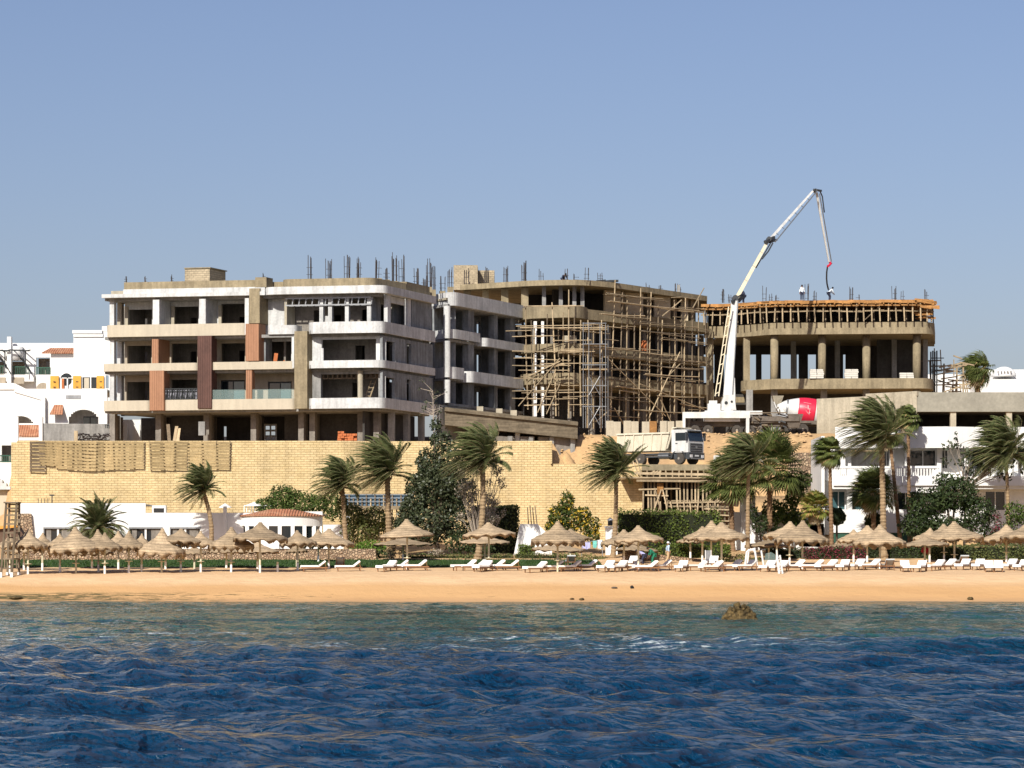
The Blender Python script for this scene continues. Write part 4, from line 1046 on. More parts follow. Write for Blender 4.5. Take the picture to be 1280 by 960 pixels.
    T2 = thing('white_arched_house', 'lower white house with wide arches and small tiled canopies, left of the stone wall', 'building', (X(60,Y2),Y2,6))
    G = Frame(-20,Y2,140,Y2)
    def y(py): return Z(py,Y2)
    b = MB(); b.wall(G,0,G.s(134),0,.3,y(566),y(486),[(G.s(86),G.s(123),y(531),y(512),y(512)-y(526)),(G.s(10),G.s(41.5),y(531),y(520),y(520)-y(531))]); b.build('wall', M['white'], T2)
    one('parapet_cap', M['white'], T2, lambda b: (b.fb(G,0,G.s(18),-.15,.5,y(487),y(479)), b.hexa([(*G.p(18,-.15),y(490)),(*G.p(52,-.15),y(500)),(*G.p(52,.5),y(500)),(*G.p(18,.5),y(490)),(*G.p(18,-.15),y(479)),(*G.p(52,-.15),y(496)),(*G.p(52,.5),y(496)),(*G.p(18,.5),y(479))])))
    one('roof_terrace', M['white'], T2, lambda b: b.fb(G,0,G.s(134),.3,11,y(489),y(487)))
    one('arch_recess', M['plast'], T2, lambda b: (b.fb(G,G.s(84,2),G.s(126,2),2,2.1,y(535),y(508)), b.fb(G,G.s(8,2),G.s(44,2),2,2.1,y(535),y(512))))
    wn = one('window', M['glassb'], T2, lambda b: b.fb(G,G.s(104,1.9),G.s(121,1.9),1.9,1.96,y(531),y(520)))
    one('window_frame', M['dark'], wn, lambda b: (b.fb(G,G.s(104,1.8),G.s(121,1.8),1.84,1.89,y(520.6),y(519.6)), b.fb(G,G.s(112,1.8),G.s(113,1.8),1.84,1.89,y(531),y(520.7))))
    one('pier', M['white'], T2, lambda b: b.fb(G,G.s(53),G.s(57.5),-.6,-.01,y(566),y(497)))
    one('vent_slot', M['steel'], T2, lambda b: b.fb(G,G.s(82.5),G.s(101),-.05,-.005,y(498.5),y(494)))
    one('tiled_canopy', M['tile'], T2, lambda b: b.hexa([(*G.p(62,-1),y(519)),(*G.p(78.5,-1),y(519)),(*G.p(78.5,-.02),y(507)),(*G.p(68,-.02),y(507)),(*G.p(62,-1),y(518)),(*G.p(78.5,-1),y(518)),(*G.p(78.5,-.02),y(506)),(*G.p(68,-.02),y(506))]))
    one('tiled_canopy', M['tile'], T2, lambda b: b.hexa([(*G.p(8,-3),y(547.5)),(*G.p(49,-3),y(547.5)),(*G.p(49,-1.6),y(533)),(*G.p(17,-1.6),y(533)),(*G.p(8,-3),y(546)),(*G.p(49,-3),y(546)),(*G.p(49,-1.6),y(532)),(*G.p(17,-1.6),y(532))]))
    one('canopy_eave', M['white'], T2, lambda b: (b.fb(G,G.s(9,-3),G.s(49,-3),-2.9,-1.6,y(552),y(547.7)), b.fb(G,G.s(18,-1.5),G.s(49,-1.5),-1.5,-.1,y(534),y(530))))
    one('front_pier', M['white'], T2, lambda b: b.fb(G,G.s(48.5,-3.2),G.s(53,-3.2),-3.2,-2.6,y(610),y(523)))
    # retaining face; its grey concrete colour stands in for shade
    one('side_wall', M['conc'], T2, lambda b: b.ribbon([G.p(53.2,-3),G.p(139,-1.6)],y(562),y(531),.3))
    one('railing', M['dark'], T2, lambda b: (b.bar((*G.p(120,-1.7),y(532)),(*G.p(136,-1.7),y(532)),.06), [b.bar((*G.p(120+i*2,-1.7),y(536)),(*G.p(120+i*2,-1.7),y(532)),.06) for i in range(9)]))
    for q in (150,166):
        one('ground_pier', M['white'], T2, lambda b: b.fb(G,G.s(q,8),G.s(q+9,8),8,8.3,13.4,16.4))
    one('ground_wall', M['white'], T2, lambda b: b.fb(G,G.s(136,9),G.s(185,9),9,9.3,13.3,16.95))
    # bottom left: lower wall beside the stone wall
    Y3 = 264.
    T3 = thing('white_corner_house', 'white house corner with a green balcony railing at the far left edge', 'building', (X(5,Y3),Y3,4))
    K = Frame(-40,Y3,22,Y3)
    def v(py): return Z(py,Y3)
    one('wall', M['white'], T3, lambda b: b.wall(K,0,K.s(20),1.2,1.5,v(700),v(520),[(K.s(2,1.2),K.s(14,1.2),v(578),v(556))]))
    one('wall', M['white'], T3, lambda b: b.fb(K,0,K.s(20.5),0,.25,v(612),v(578)))
    one('wall', M['cream'], T3, lambda b: b.fb(K,0,K.s(19),.3,.55,v(700),v(612.5)))
    one('recess', M['inner'], T3, lambda b: b.fb(K,K.s(0,2),K.s(16,2),2.4,2.5,v(579),v(554)))
    one('railing', M['green'], T3, lambda b: (b.bar((*K.p(-30,.1),v(569.5)),(*K.p(20,.1),v(569.5)),.1), b.bar((*K.p(-30,.1),v(577)),(*K.p(20,.1),v(577)),.08), [b.bar((*K.p(-30+i*2.4,.1),v(578)),(*K.p(-30+i*2.4,.1),v(569.5)),.06) for i in range(21)]))
    one('stepped_wall', M['plast'], T3, lambda b: [b.fb(K,K.s(-20),K.s(14-i*5),-.4,-.02,v(612-i*4),v(608-i*4)+.0) for i in range(4)])
    one('drain_pipe', M['steel'], T3, lambda b: b.tube([(*K.p(20.5,-.6),v(566)),(*K.p(20.8,-.6),v(580)),(*K.p(23,-1.2),v(583)),(*K.p(23,-1.2),v(640))],.1,8))
block_g()

# ---------- sandstone retaining wall
wallp = [(X(21,262),262.),(X(300,262),262.),(X(430,262),262.),(X(452,262.3),262.3),(X(466,262.9),262.9),(X(482,263.2),263.2),(X(690,262.4),262.4)]
RW = thing('stone_retaining_wall', 'tall retaining wall of yellow sandstone blocks below the building site', 'wall', (X(350,262),262,4.6))
one('wall_face', M['sandstone'], RW, lambda b: b.ribbon(wallp,3.6,Z(551,262),.55))
one('wall_face', M['sandstone'], RW, lambda b: b.ribbon([(X(690,262.4)+.003,262.4),(X(803,262),262.)],3.6,Z(579.5,262),.55))
one('wall_step', M['sandstone'], RW, lambda b: b.box(X(688,262.4),X(690,262.4),262.1,262.38,Z(579.5,262),Z(553,262)))
one('return_wall', M['sandstone'], RW, lambda b: b.box(X(21,262)-.5,X(21,262)-.003,262,275,3.6,Z(553,262)))
# slatted panels hung over the top at the left
pano = [(47,19,39),(58,17,30),(69,18,31),(81,20,34),(93.5,19,36),(104,15,37),(113,15,38),(122,15,37),(133,18,36),(145,20,35),(158,20,35),(171,18,34),(196,17,37),(209.5,18,36)]
orr = ['first','second','third','fourth','fifth','sixth','seventh','eighth','ninth','tenth','eleventh','twelfth','thirteenth','fourteenth','fifteenth']
pano += [(226,17,36),(244,18,36),(262,18,35),(279,17,35)]
M['slat'] = mat('sun bleached slats', (.56,.42,.22), .9, .3, 1.5, 8, .2, rand=.25)
orr = orr+['sixteenth','seventeenth','eighteenth']
for i,(px,wd,ht) in enumerate(pano):
    k = .0722; w_ = wd*k; h = ht*k; x = X(px,261.8); zt = Z(551.5,262)
    t = thing('slatted_panel', f'weathered slatted timber panel hung on the stone wall, {orr[i]} from the left', 'timber panel', (x,261.75,zt), 'slatted timber panels on the wall')
    b = MB(); n = 9; lean = .12*math.sin(i*1.7)
    for j in range(n):
        zz = zt-h*(j+.5)/n; sk = lean*(j-n/2)/n
        ja, jc = .03*math.sin(i+j), .03*math.cos(i*2+j)-.03
        b.hexa([(x-w_/2+sk,261.70,zz-.10+ja),(x+w_/2+sk,261.70,zz-.10+jc),(x+w_/2+sk,261.74,zz-.10+jc),(x-w_/2+sk,261.74,zz-.10+ja),(x-w_/2+sk,261.60,zz+.10+ja),(x+w_/2+sk,261.60,zz+.10+jc),(x+w_/2+sk,261.64,zz+.10+jc),(x-w_/2+sk,261.64,zz+.10+ja)])
    b.build('slat', M['timberd'] if i == 0 else M['slat'], t)
    for sgn in (-1,1):
        one('stile', M['timber'], t, lambda b: b.bar((x+sgn*w_*.49-lean*.5,261.83,zt),(x+sgn*w_*.49+lean*.5,261.83,zt-h),.10,.06))

# ---------- low white pavilion and beach house
def pavilion():
    Y = 250.; z = lambda py: Z(py,Y)
    T = thing('low_white_beach_house', 'long low white beach house with dark windows below the stone wall', 'building', (X(150,Y+4),Y+4,3.7))
    F = Frame(24,Y,330,Y)
    wins = [(55,90),(100,142),(162,202),(213,250)]
    b = MB(); b.wall(F,F.s(24),F.s(182),0,.3,2.8,z(629),[(F.s(a),F.s(c),z(684),z(660)) for a,c in wins[:2]]+[(F.s(162),F.s(182),z(684),z(660))]); b.build('wall', M['white'], T)
    b = MB(); b.wall(F,F.s(182)+.003,F.s(330),.02,.3,2.8,z(641),[(F.s(182),F.s(202),z(684),z(660)),(F.s(213),F.s(250),z(684),z(660))]); b.build('wall', M['white'], T)
    one('roof', M['white'], T, lambda b: (b.fb(F,F.s(24),F.s(182),.3,9,z(631),z(630)), b.fb(F,F.s(182),F.s(330),.3,9,z(643),z(642))))
    for a,c in wins:
        wn = one('window', M['glass'], T, lambda b: b.pb(F,a,c,z(684),z(660),.2,.26))
        one('window_frame', M['steel'], wn, lambda b: (b.pb(F,a-1,c+1,z(660.8),z(658.8),-.08,.08), b.pb(F,a-1,a+.4,z(684),z(661),-.03,.15)))
        one('mullion', M['white'], wn, lambda b: b.pb(F,(a+c)/2-1.2,(a+c)/2+1.2,z(684),z(661),.04,.18))
        one('curtain', M['inner'], wn, lambda b: b.pb(F,a+3,a+9,z(683),z(661),.12,.17)); one('curtain', M['inner'], wn, lambda b: b.pb(F,c-13,c-2,z(683),z(661),.12,.17))
    one('stone_buttress', M['rubble'], T, lambda b: b.hexa([(*F.p(21,-.4),2.8),(*F.p(45,-.4),2.8),(*F.p(45,-.02),2.8),(*F.p(21,-.02),2.8),(*F.p(22,-.35),z(642)),(*F.p(39,-.35),z(642)),(*F.p(39,-.02),z(642)),(*F.p(22,-.02),z(642))]))
    sk = one('roof_hatch', M['white'], T, lambda b: b.pb(F,190,207,z(642),z(631.5),1,1.8))
    one('hatch_opening', M['glass'], sk, lambda b: b.pb(F,192,205,z(640.5),z(635),.97,.995))
    one('fin_wall', M['white'], T, lambda b: b.pb(F,279,283,2.8,z(633),-.5,0))
    # round pavilion
    Yc = 251.; cx = X(352,Yc); r = 52*Yc/FP; zz = lambda py: Z(py,Yc-2.5)
    T2 = thing('round_white_pavilion', 'round white pavilion with a terracotta tiled roof behind the umbrellas', 'building', (cx,Yc,3.7))
    a0, a1 = math.radians(190), math.radians(352)
    def arc(rr, aa=a0, bb=a1, n=40): return [(cx+rr*math.cos(aa+(bb-aa)*i/n), Yc+rr*.75*math.sin(aa+(bb-aa)*i/n)) for i in range(n+1)]
    one('upper_wall', M['white'], T2, lambda b: b.ribbon(arc(r),zz(657.5),zz(644.5),.25))
    one('lower_wall', M['white'], T2, lambda b: b.ribbon(arc(r*.99),2.8,zz(673),.25))
    one('glazing', M['glass'], T2, lambda b: b.ribbon(arc(r*.96),zz(673),zz(657.5),.06))
    for k in range(9):
        a = a0+(a1-a0)*(k+.5)/9; x,y = cx+r*.985*math.cos(a), Yc+r*.985*.75*math.sin(a)
        one('pillar', M['white'], T2, lambda b: b.box(x-.16,x+.16,y-.12,y+.12,zz(673),zz(657.5)))
    def roof(b):
        n = 40; o = arc(r*1.05); i_ = arc(r*.42)
        i_ = [(x*.62+cx*.38, y) for x,y in i_]
        vs = [(x,y,zz(644)) for x,y in o]+[(x,y,zz(635.8)) for x,y in i_]+[(x,y,zz(645.2)) for x,y in o]
        m = n+1; b.add(vs,[(k,k+1,m+k+1,m+k) for k in range(n)]+[(2*m+k,2*m+k+1,k+1,k) for k in range(n)]+[tuple(range(m,2*m))])
    one('tiled_roof', M['tile'], T2, roof)
    one('roof_kerb', M['white'], T2, lambda b: (b.fb(F,F.s(318,1.5),F.s(403,1.5),1.5,1.9,zz(645),zz(638.6)), b.fb(F,F.s(318,1.9),F.s(403,1.9),1.9,8,zz(643),zz(641))))
    one('side_wing', M['white'], T2, lambda b: b.pb(F,404,436,2.8,zz(655.5),.2,3))
    # rooftop things
    for i,(px,wd) in enumerate(((65,8),(281.5,16),(318,24),(434,14))):
        lab = ['tiny dark lamp post on the low white roof','small white parasol on the roof beside the tall palm','white canopy and railing on the roof left of the round pavilion','small white parasol right of the round pavilion roof'][i]
        Yp = 254.; x = X(px,Yp); zt = Z([619,632,630,647][i],Yp); zb = Z([629,642,640,656][i],Yp)
        t = thing(['roof_lamp','roof_parasol','roof_canopy','roof_parasol'][i], lab, ['lamp','parasol','canopy','parasol'][i], (x,Yp,zb))
        if i == 0:
            one('post', M['dark'], t, lambda b: b.bar((x,Yp,zb),(x,Yp,zt),.08)); one('lamp_head', M['dark'], t, lambda b: b.cbox((x,Yp,zt),(.2,.12,.06)))
            one('railing', M['dark'], t, lambda b: [b.bar((x-1.2+j*.28,Yp,zb-.1),(x-1.2+j*.28,Yp,zb+.42),.05) for j in range(4)])
        else:
            one('post', M['white'], t, lambda b: b.bar((x,Yp,zb),(x,Yp,zt),.08))
            one('shade', M['white'], t, lambda b: b.lathe([(wd*.035,zt-.18),(wd*.034,zt-.12),(.05,zt+.18)],12,(x,Yp,0)))
            if i == 2: one('railing', M['white'], t, lambda b: ([b.bar((x-.9+j*.22,Yp,zb),(x-.9+j*.22,Yp,zb+.55),.06) for j in range(9)], b.bar((x-.9,Yp,zb+.56),(x+1.6,Yp,zb+.56),.07), b.bar((x+1.55,Yp,zb-.2),(x+1.55,Yp,zb+.56),.07)))
pavilion()

# low rubble terrace wall behind the lawn
t = thing('rubble_terrace_wall', 'low rubble stone terrace wall behind the lawn and left umbrellas', 'wall', (X(240,238),238,2.8))
one('stonework', M['rubble'], t, lambda b: b.box(X(22,238),X(470,238),238,238.8,2.5,Z(686,238)))
one('coping', M['white'], t, lambda b: [b.box(X(a,238),X(c,238),237.9,238.9,Z(686,238)+.004,Z(684,238)) for a,c in ((55,88),(136,176),(280,300),(344,420))])
t = thing('path_wall', 'low stone wall rising behind the people on the path', 'wall', (X(840,236),236,2.7))
one('stonework', M['rubble'], t, lambda b: b.hexa([(X(778,236),236,2.5),(X(886,236),236,2.5),(X(886,236),236.6,2.5),(X(778,236),236.6,2.5),(X(778,236),236,Z(688,236)),(X(886,236),236,Z(700,236)),(X(886,236),236.6,Z(700,236)),(X(778,236),236.6,Z(688,236))]))
t = thing('garden_edging', 'pale stone edging along the back of the lawn', 'kerb', (X(600,237),237,2.7))
one('stones', M['concl'], t, lambda b: [b.box(X(px,237.2),X(px+R.uniform(5,9),237.2),237.1,237.5,2.6,2.85+R.uniform(0,.09)) for px in range(462,690,10)])
t = thing('white_ramp_wall', 'white sloping ramp wall left of the yellow leaved bush', 'wall', (X(668,243.6),243.6,3.2))
one('ramp', M['white'], t, lambda b: b.extr([(X(641,243.6),2.9),(X(690,243.6),2.9),(X(690,243.6),Z(672,243.6)),(X(672,243.6),Z(655,243.6)),(X(650,243.6),Z(655,243.6))],243.6,244))
t = thing('white_gate_pillar', 'white gate pillar topped by a small dark lantern beside the palm trunk', 'pillar', (X(764,244),244,3.2))
one('pillar', M['white'], t, lambda b: (b.box(X(757,244),X(772,244),244,244.9,3.,Z(660,244)), b.box(X(756,244),X(773,244),243.9,245,Z(660,244)+.003,Z(657.5,244))))
ln = one('lantern', M['dark'], t, lambda b: b.box(X(760,244),X(766,244),244.2,244.6,Z(657,244),Z(650.5,244)))
one('lantern_roof', M['white'], ln, lambda b: b.lathe([(.32,Z(650.4,244)),(.05,Z(647,244))],8,(X(763,244),244.4,0)))

# dome house and clutter at the far right
t = thing('white_domed_house', 'white domed house far behind on the right edge', 'building', (X(1255,360),360,16))
one('dome', M['white'], t, lambda b: b.lathe([(1.55*math.cos(a)*1.0+.0001,1.25*math.sin(a)+Z(471,360)) for a in [i*PI/2/8 for i in range(9)]],24,(X(1255,360),360,0)), smooth=True)
one('drum_wall', M['white'], t, lambda b: b.box(X(1232,361),X(1320,361),361,370,15,Z(462,361)))
one('wall', M['white'], t, lambda b: b.box(X(1225,358),X(1320,358),358,366,15,Z(474,358)))
one('wall', M['white'], t, lambda b: b.box(X(1160,368),X(1232,368),368,376,15,Z(468,368)))
one('dome_opening', M['inner'], t, lambda b: [b.box(X(1247+i*4,358.4),X(1248.5+i*4,358.4),358.35,358.5,Z(466,358),Z(463.5,358)) for i in range(5)])
def clutter(b):
    for i in range(46):
        x = X(R.uniform(1166,1206),322); y = R.uniform(318,326); z = R.uniform(19.5,25.2); a = R.uniform(-.5,.5)
        l = R.uniform(.8,3.); v = Vector((math.cos(a),.3*math.sin(a*3),.35*R.uniform(-1,1))) if i%3 else Vector((R.uniform(-.2,.2),0,1))
        b.bar(Vector((x,y,z))-v*l/2,Vector((x,y,z))+v*l/2,.10,.14)
    for px in (1168,1180,1196,1204): b.bar((X(px,322),322,16),(X(px,322),322,24.6),.16)
    for zz in (20,22.2,24.3): b.bar((X(1164,322),321.8,zz),(X(1208,322),321.8,zz+.1),.14)
o = MB(); clutter(o); o = o.build('timber_trestle', M['timber'], loc=(X(1186,322),322,16)); tag(o,'tangled timber trestle between the columned block and the dead palm','trestle')
t = thing('dark_scaffold_tower', 'narrow dark scaffold tower at the right end of the columned block', 'scaffold', (X(1172,316),316,15.5))
one('upright', M['dark'], t, lambda b: [b.bar((X(q,316),y,15.5),(X(q,316),y,25.6),.14) for q in (1166,1171) for y in (316,317.5)])
one('rung', M['dark'], t, lambda b: [b.bar((X(1164,316),316,17+i*1.3),(X(1180,316),316,17+i*1.3),.1) for i in range(7)])
# ------------------------------------------------------------------ vegetation
def rdir(rr):
    z = rr.uniform(-1,1); a = rr.uniform(0,2*PI); s = math.sqrt(1-z*z); return Vector((s*math.cos(a), s*math.sin(a), z))
def leaves(b, c, rad, n, size, rr, shell=.5, up=.25, aspect=.55, flatz=None):
    c = Vector(c)
    for i in range(n):
        d = rdir(rr); k = shell+(1-shell)*rr.random()**.6
        k *= .82+.3*mnoise.noise(d*2.3+c*.37)
        p = c+Vector((d.x*rad[0]*k, d.y*rad[1]*k, d.z*rad[2]*k))
        nn = (rdir(rr)*.9+d*.7+Vector((0,0,up))).normalized()
        t = nn.cross(rdir(rr)); 
        if t.length < .1: continue
        t.normalize(); u = nn.cross(t); s = size*rr.uniform(.6,1.25)
        t = t*s*.5; u = u*s*.5*aspect
        b.add([p-t,p-t*.1+u,p+t,p-t*.1-u],[(0,1,2,3)])
def boxleaves(b, x0,x1,y0,y1,z0,z1, n, size, rr, wob=.12, sc=.9):
    for i in range(n):
        f = rr.random()
        if f < .55: p = Vector((rr.uniform(x0,x1),y0,rr.uniform(z0,z1))); d = Vector((0,-1,.2))
        elif f < .85: p = Vector((rr.uniform(x0,x1),rr.uniform(y0,y1),z1)); d = Vector((0,0,1))
        elif f < .93: p = Vector((x0,rr.uniform(y0,y1),rr.uniform(z0,z1))); d = Vector((-1,0,.2))
        else: p = Vector((x1,rr.uniform(y0,y1),rr.uniform(z0,z1))); d = Vector((1,0,.2))
        p += d*(wob*(mnoise.noise(p*sc)*1.6+rr.uniform(-1,.6)))
        nn = (rdir(rr)+d*.7).normalized(); t = nn.cross(rdir(rr))
        if t.length < .1: continue
        t.normalize(); u = nn.cross(t); s = size*rr.uniform(.6,1.3); t = t*s*.5; u = u*s*.3
        b.add([p-t,p+u,p+t,p-u],[(0,1,2,3)])
def hedge(name, label, px0, px1, pyt, pyb, Y, depth, mt, n, size=.2, cat='hedge', seed=1, group=None, wob=.14):
    rr = random.Random(seed); x0, x1, z1 = X(px0,Y), X(px1,Y), Z(pyt,Y); z0 = min(Z(pyb,Y), ground((x0+x1)/2,Y)+.05)
    b = MB(); boxleaves(b,x0,x1,Y,Y+depth,z0,z1,n,size,rr,wob)
    t = thing(name, label, cat, ((x0+x1)/2,Y+depth/2,z0-.1), group)
    c = MB(); c.box(x0+.12,x1-.12,Y+.12,Y+depth-.12,z0-.3,z1-.14)
    c.build('branches', M['hedgecore'], t); b.build('foliage', M[mt], t); return t
M['hedgecore'] = mat('hedge inner twigs', (.022,.026,.013), .95, .4, 3, 9)
def limb(b, a, c, r0, r1, rr, n=5, wob=.12):
    a, c = Vector(a), Vector(c); L = (c-a).length
    pts = [a+(c-a)*i/n+Vector((rr.uniform(-1,1),rr.uniform(-1,1),rr.uniform(-.5,.5)))*wob*L*.3*(0<i<n) for i in range(n+1)]
    b.tube(pts,[r0+(r1-r0)*i/n for i in range(n+1)],6)
def tree(name, label, cat, base, blobs, mt, size, trunk_r=.16, seed=1, group=None, limbs=True, bark='bark', shell=.45, aspect=.55):
    rr = random.Random(seed); base = Vector(base); t = thing(name, label, cat, base, group)
    b = MB(); top = Vector((base.x,base.y,base.z)); cx = sum(q[0] for q in blobs)/len(blobs); zc = min(q[2] for q in blobs)
    fork = Vector((base.x*.6+cx*.4,base.y,base.z+(zc-base.z)*.55+.2))
    limb(b, base-Vector((0,0,.2)), fork, trunk_r, trunk_r*.75, rr, 4, .1)
    for q in blobs: limb(b, fork, (q[0],q[1],q[2]+q[5]*.3), trunk_r*.6, trunk_r*.15, rr, 5)
    b.build('trunk', M[bark], t, smooth=True)
    f = MB()
    for q in blobs: leaves(f, q[:3], q[3:6], q[6], size, rr, shell, aspect=aspect)
    f.build('crown', M[mt], t); return t
# -- palms
def frond_strip(b, b2, p, d, L, wind, droop, rr, leafl, nseg=18, wleaf=.115, taper=True):
    p = Vector(p); d = Vector(d).normalized(); pts = [p.copy()]; ds = [d.copy()]
    for k in range(nseg):
        f = (k+1)/nseg; p = p+d*(L/nseg); pts.append(p.copy())
        d = (d+Vector((0,0,-droop*f/nseg*2))+wind*((f**.7)/nseg*3.0)).normalized(); ds.append(d.copy())
    b2.tube(pts,[.038*(1-.85*k/nseg) for k in range(nseg+1)],3,cap=False)
    for k in range(2,nseg+1):
        f = k/nseg; q = pts[k]; dd = ds[k]
        side = dd.cross(Vector((0,0,1)))
        if side.length < .1: side = Vector((1,0,0))
        side.normalize(); upv = side.cross(dd)
        ll = leafl*(math.sin(PI*min(1,f*.86+.12))**.6)*rr.uniform(.8,1.1)
        for m in (0,.5):
            qq = q-dd*(L/nseg*m)
            for sg in (-1,1):
                v = (side*sg*.75+dd*.75+upv*.18+Vector((0,0,-.25))+wind*.8).normalized()*ll*rr.uniform(.8,1.1)
                w_ = dd*wleaf*.5
                b.add([qq-w_,qq+v*.5+Vector((0,0,.02))+w_*.8,qq+v,qq+v*.5-w_*.9],[(0,1,2,3)])
def trunkmesh(b, base, top, r0, r1, rr, lean=.0, rings=True):
    base, top = Vector(base), Vector(top); n = max(8,int((top-base).length/.14)); pts = []; rads = []
    for i in range(n+1):
        f = i/n; p = base.lerp(top,f); p.x += lean*math.sin(PI*f); pts.append(p)
        r = r0+(r1-r0)*min(1,f*1.3); r *= 1+(.13 if (i%2 and rings) else -.05)*rr.uniform(.6,1.4)
        if f < .06: r *= 1.25
        rads.append(r)
    b.tube(pts,rads,10)
def date_palm(label, bpx, bpy, tpx, tpy, Y, L, nf, seed, wind=(-.9,-.1,-.12), r=.2, lean=0, dead=6, spread=1., mt='frond', group='date palms along the beach', trunk='trunk', pyg=None):
    rr = random.Random(seed); top = at(tpx,tpy,Y); bx = X(bpx,Y); zb = ground(bx,Y)
    base = Vector((bx,Y,zb-.1)); t = thing('date_palm', label, 'palm tree', base, group)
    b = MB(); trunkmesh(b, base, top, r*1.12, r*.86, rr, lean)
    for i in range(26):          # old leaf bases under the crown
        a = rr.uniform(0,2*PI); z = rr.uniform(-.9,.1); d = Vector((math.cos(a),math.sin(a),.9)); p = top+Vector((0,0,z))+d*r*.5
        b.tube([p,p+d*.28],[.07,.035],4)
    b.build('trunk', M[trunk], t)
    f = MB(); s = MB(); wv = Vector(wind); nf = int(nf*1.9); L = L*.92
    for i in range(nf):
        u = (i+.5)/nf; el = math.radians(86-118*u**.95*spread); az = i*2.39996+rr.uniform(-.3,.3)
        d = Vector((math.cos(az)*math.cos(el),math.sin(az)*math.cos(el),math.sin(el)))
        k = rr.uniform(.75,1.25)
        if d.x > .35 and wv.x < -.5: d = (d+Vector((-.35,0,.5))).normalized()
        frond_strip(f,s,top+Vector((0,0,rr.uniform(-.1,.25))),d,L*rr.uniform(.82,1.08)*(1 if u<.8 else .85),wv*k,1.05*rr.uniform(.7,1.3),rr,L*.23)
    f.build('crown', M[mt], t); s.build('frond_stalks', M['frondd'], t)
    return t
def fan_palm(label, bpx, tpx, tpy, Y, L, nf, seed, wind=(-.35,0,-.1), r=.17, mt='frondg', dead=5, group='fan palms by the white house', fanr=.75, lean=0, trunk='trunkd'):
    rr = random.Random(seed); top = at(tpx,tpy,Y); bx = X(bpx,Y); zb = ground(bx,Y)
    base = Vector((bx,Y,zb-.1)); t = thing('fan_palm', label, 'palm tree', base, group)
    b = MB(); trunkmesh(b, base, top, r*1.15, r*.9, rr, lean); b.build('trunk', M[trunk], t)
    f = MB(); s = MB(); wv = Vector(wind)
    def fan(p, d, R_, b):
        side = d.cross(Vector((0,0,1))); 
        if side.length < .1: side = Vector((1,0,0))
        side.normalize(); up = side.cross(d); n = 23
        for j in range(n):
            a = math.radians(-125+250*j/(n-1)); v = d*math.cos(a)+side*math.sin(a)
            l = R_*(1-.25*abs(a)/2.2)*rr.uniform(.9,1.1); w_ = .1
            per = (side*math.cos(a)-d*math.sin(a))*w_*.5
            q = p+v*l*.62+up*.08; e = p+v*l+Vector((0,0,-.14*l))+wv*.35*l
            b.add([p,q-per*1.5,e,q+per*1.5],[(0,1,2,3)])
    for i in range(nf):
        u = (i+.5)/nf; el = math.radians(85-122*u); az = i*2.39996+rr.uniform(-.4,.4)
        d = Vector((math.cos(az)*math.cos(el),math.sin(az)*math.cos(el),math.sin(el))); d = (d+wv*.5*rr.uniform(.5,1.3)).normalized()
        l = L*rr.uniform(.75,1.05); p = top+d*l
        s.tube([top,top+d*l*.55+Vector((0,0,.05)),p],[.03,.025,.015],3,cap=False)
        fan(p-d*.1, (d+Vector((0,0,-.1))+wv*.4).normalized(), fanr*rr.uniform(.8,1.1), f)
    if dead:
        g = MB()
        for i in range(dead):
            az = rr.uniform(0,2*PI); d = Vector((math.cos(az)*.45,math.sin(az)*.45,-.9)).normalized(); p = top+d*L*.6
            s.tube([top,p],[.03,.015],3,cap=False); fan(p,(d+Vector((0,0,-.3))).normalized(),fanr*.85,g)
        g.build('dead_leaves', M['frondd'], t)
    f.build('crown', M[mt], t); s.build('leaf_stalks', M['frondy'], t); return t

W = (-1.0,-.1,-.22)
date_palm('leaning date palm alone before the stone wall, swept by the wind, left of the pavilion',263,675,254,614,246,2.9,62,1,wind=(-.75,-.1,-.05),r=.19,lean=.35)
# squat palm with a hidden trunk before the low beach house
date_palm('squat bushy date palm in front of the low white beach house',124,690,122,661,245,3.3,46,2,wind=(-.25,-.1,-.1),r=.22,spread=.95)
date_palm('slender windswept date palm right of the round pavilion',433,680,428,608,246,3.3,64,3,wind=(-.95,-.1,-.12),r=.19)
date_palm('tall date palm with a thick trunk left of the dark tree',487,685,484,592,244,4.1,72,4,wind=(-.85,-.1,-.1),r=.25)
date_palm('tall date palm growing through the dark tree with pale shrub',597,700,603,577,238,4.0,76,5,wind=(-1.0,-.1,-.22),r=.24,lean=.2)
date_palm('date palm between the yellow leaved bush and the trimmed hedge',766,692,770,592,240,3.7,72,6,wind=(-.75,-.1,-.1),r=.19,lean=.1)
date_palm('thin trunked date palm below the pump truck, right of the dump truck',935,698,936,582,236,3.6,70,7,wind=(-1.05,-.1,-.2),r=.17,lean=-.05)
date_palm('tallest date palm with a broad crown before the white house balcony',1105,698,1102,548,238,4.4,96,8,wind=(-1.0,-.1,-.08),r=.24)
date_palm('date palm crown at the right edge reaching over the white house',1260,690,1257,570,246,4.4,84,9,wind=(-.8,-.1,-.25),r=.16,lean=.1)
fan_palm('slim fan palm left of the white house, brown bare trunk',1040,1037,566,240,1.0,36,10,wind=(-.7,0,-.2),r=.16,fanr=.95)
fan_palm('fan palm leaning behind the tallest date palm',1127,1112,545,247,.9,34,11,wind=(-.75,0,-.15),r=.16,fanr=.9)
fan_palm('thin fan palm before the balustrade, right of the tallest date palm',1137,1135,524,250,.8,34,12,wind=(-.7,0,-.25),r=.15,fanr=.9,dead=6)
fan_palm('reddish trunked fan palm right of the timber shoring',916,913,604,248,1.9,60,13,wind=(-.35,0,-.05),r=.2,fanr=1.5,dead=0)
fan_palm('big dense fan palm between the pump truck palm and the white house',962,962,588,247,2.5,90,14,wind=(-.2,0,0),r=.22,fanr=1.65,dead=0)
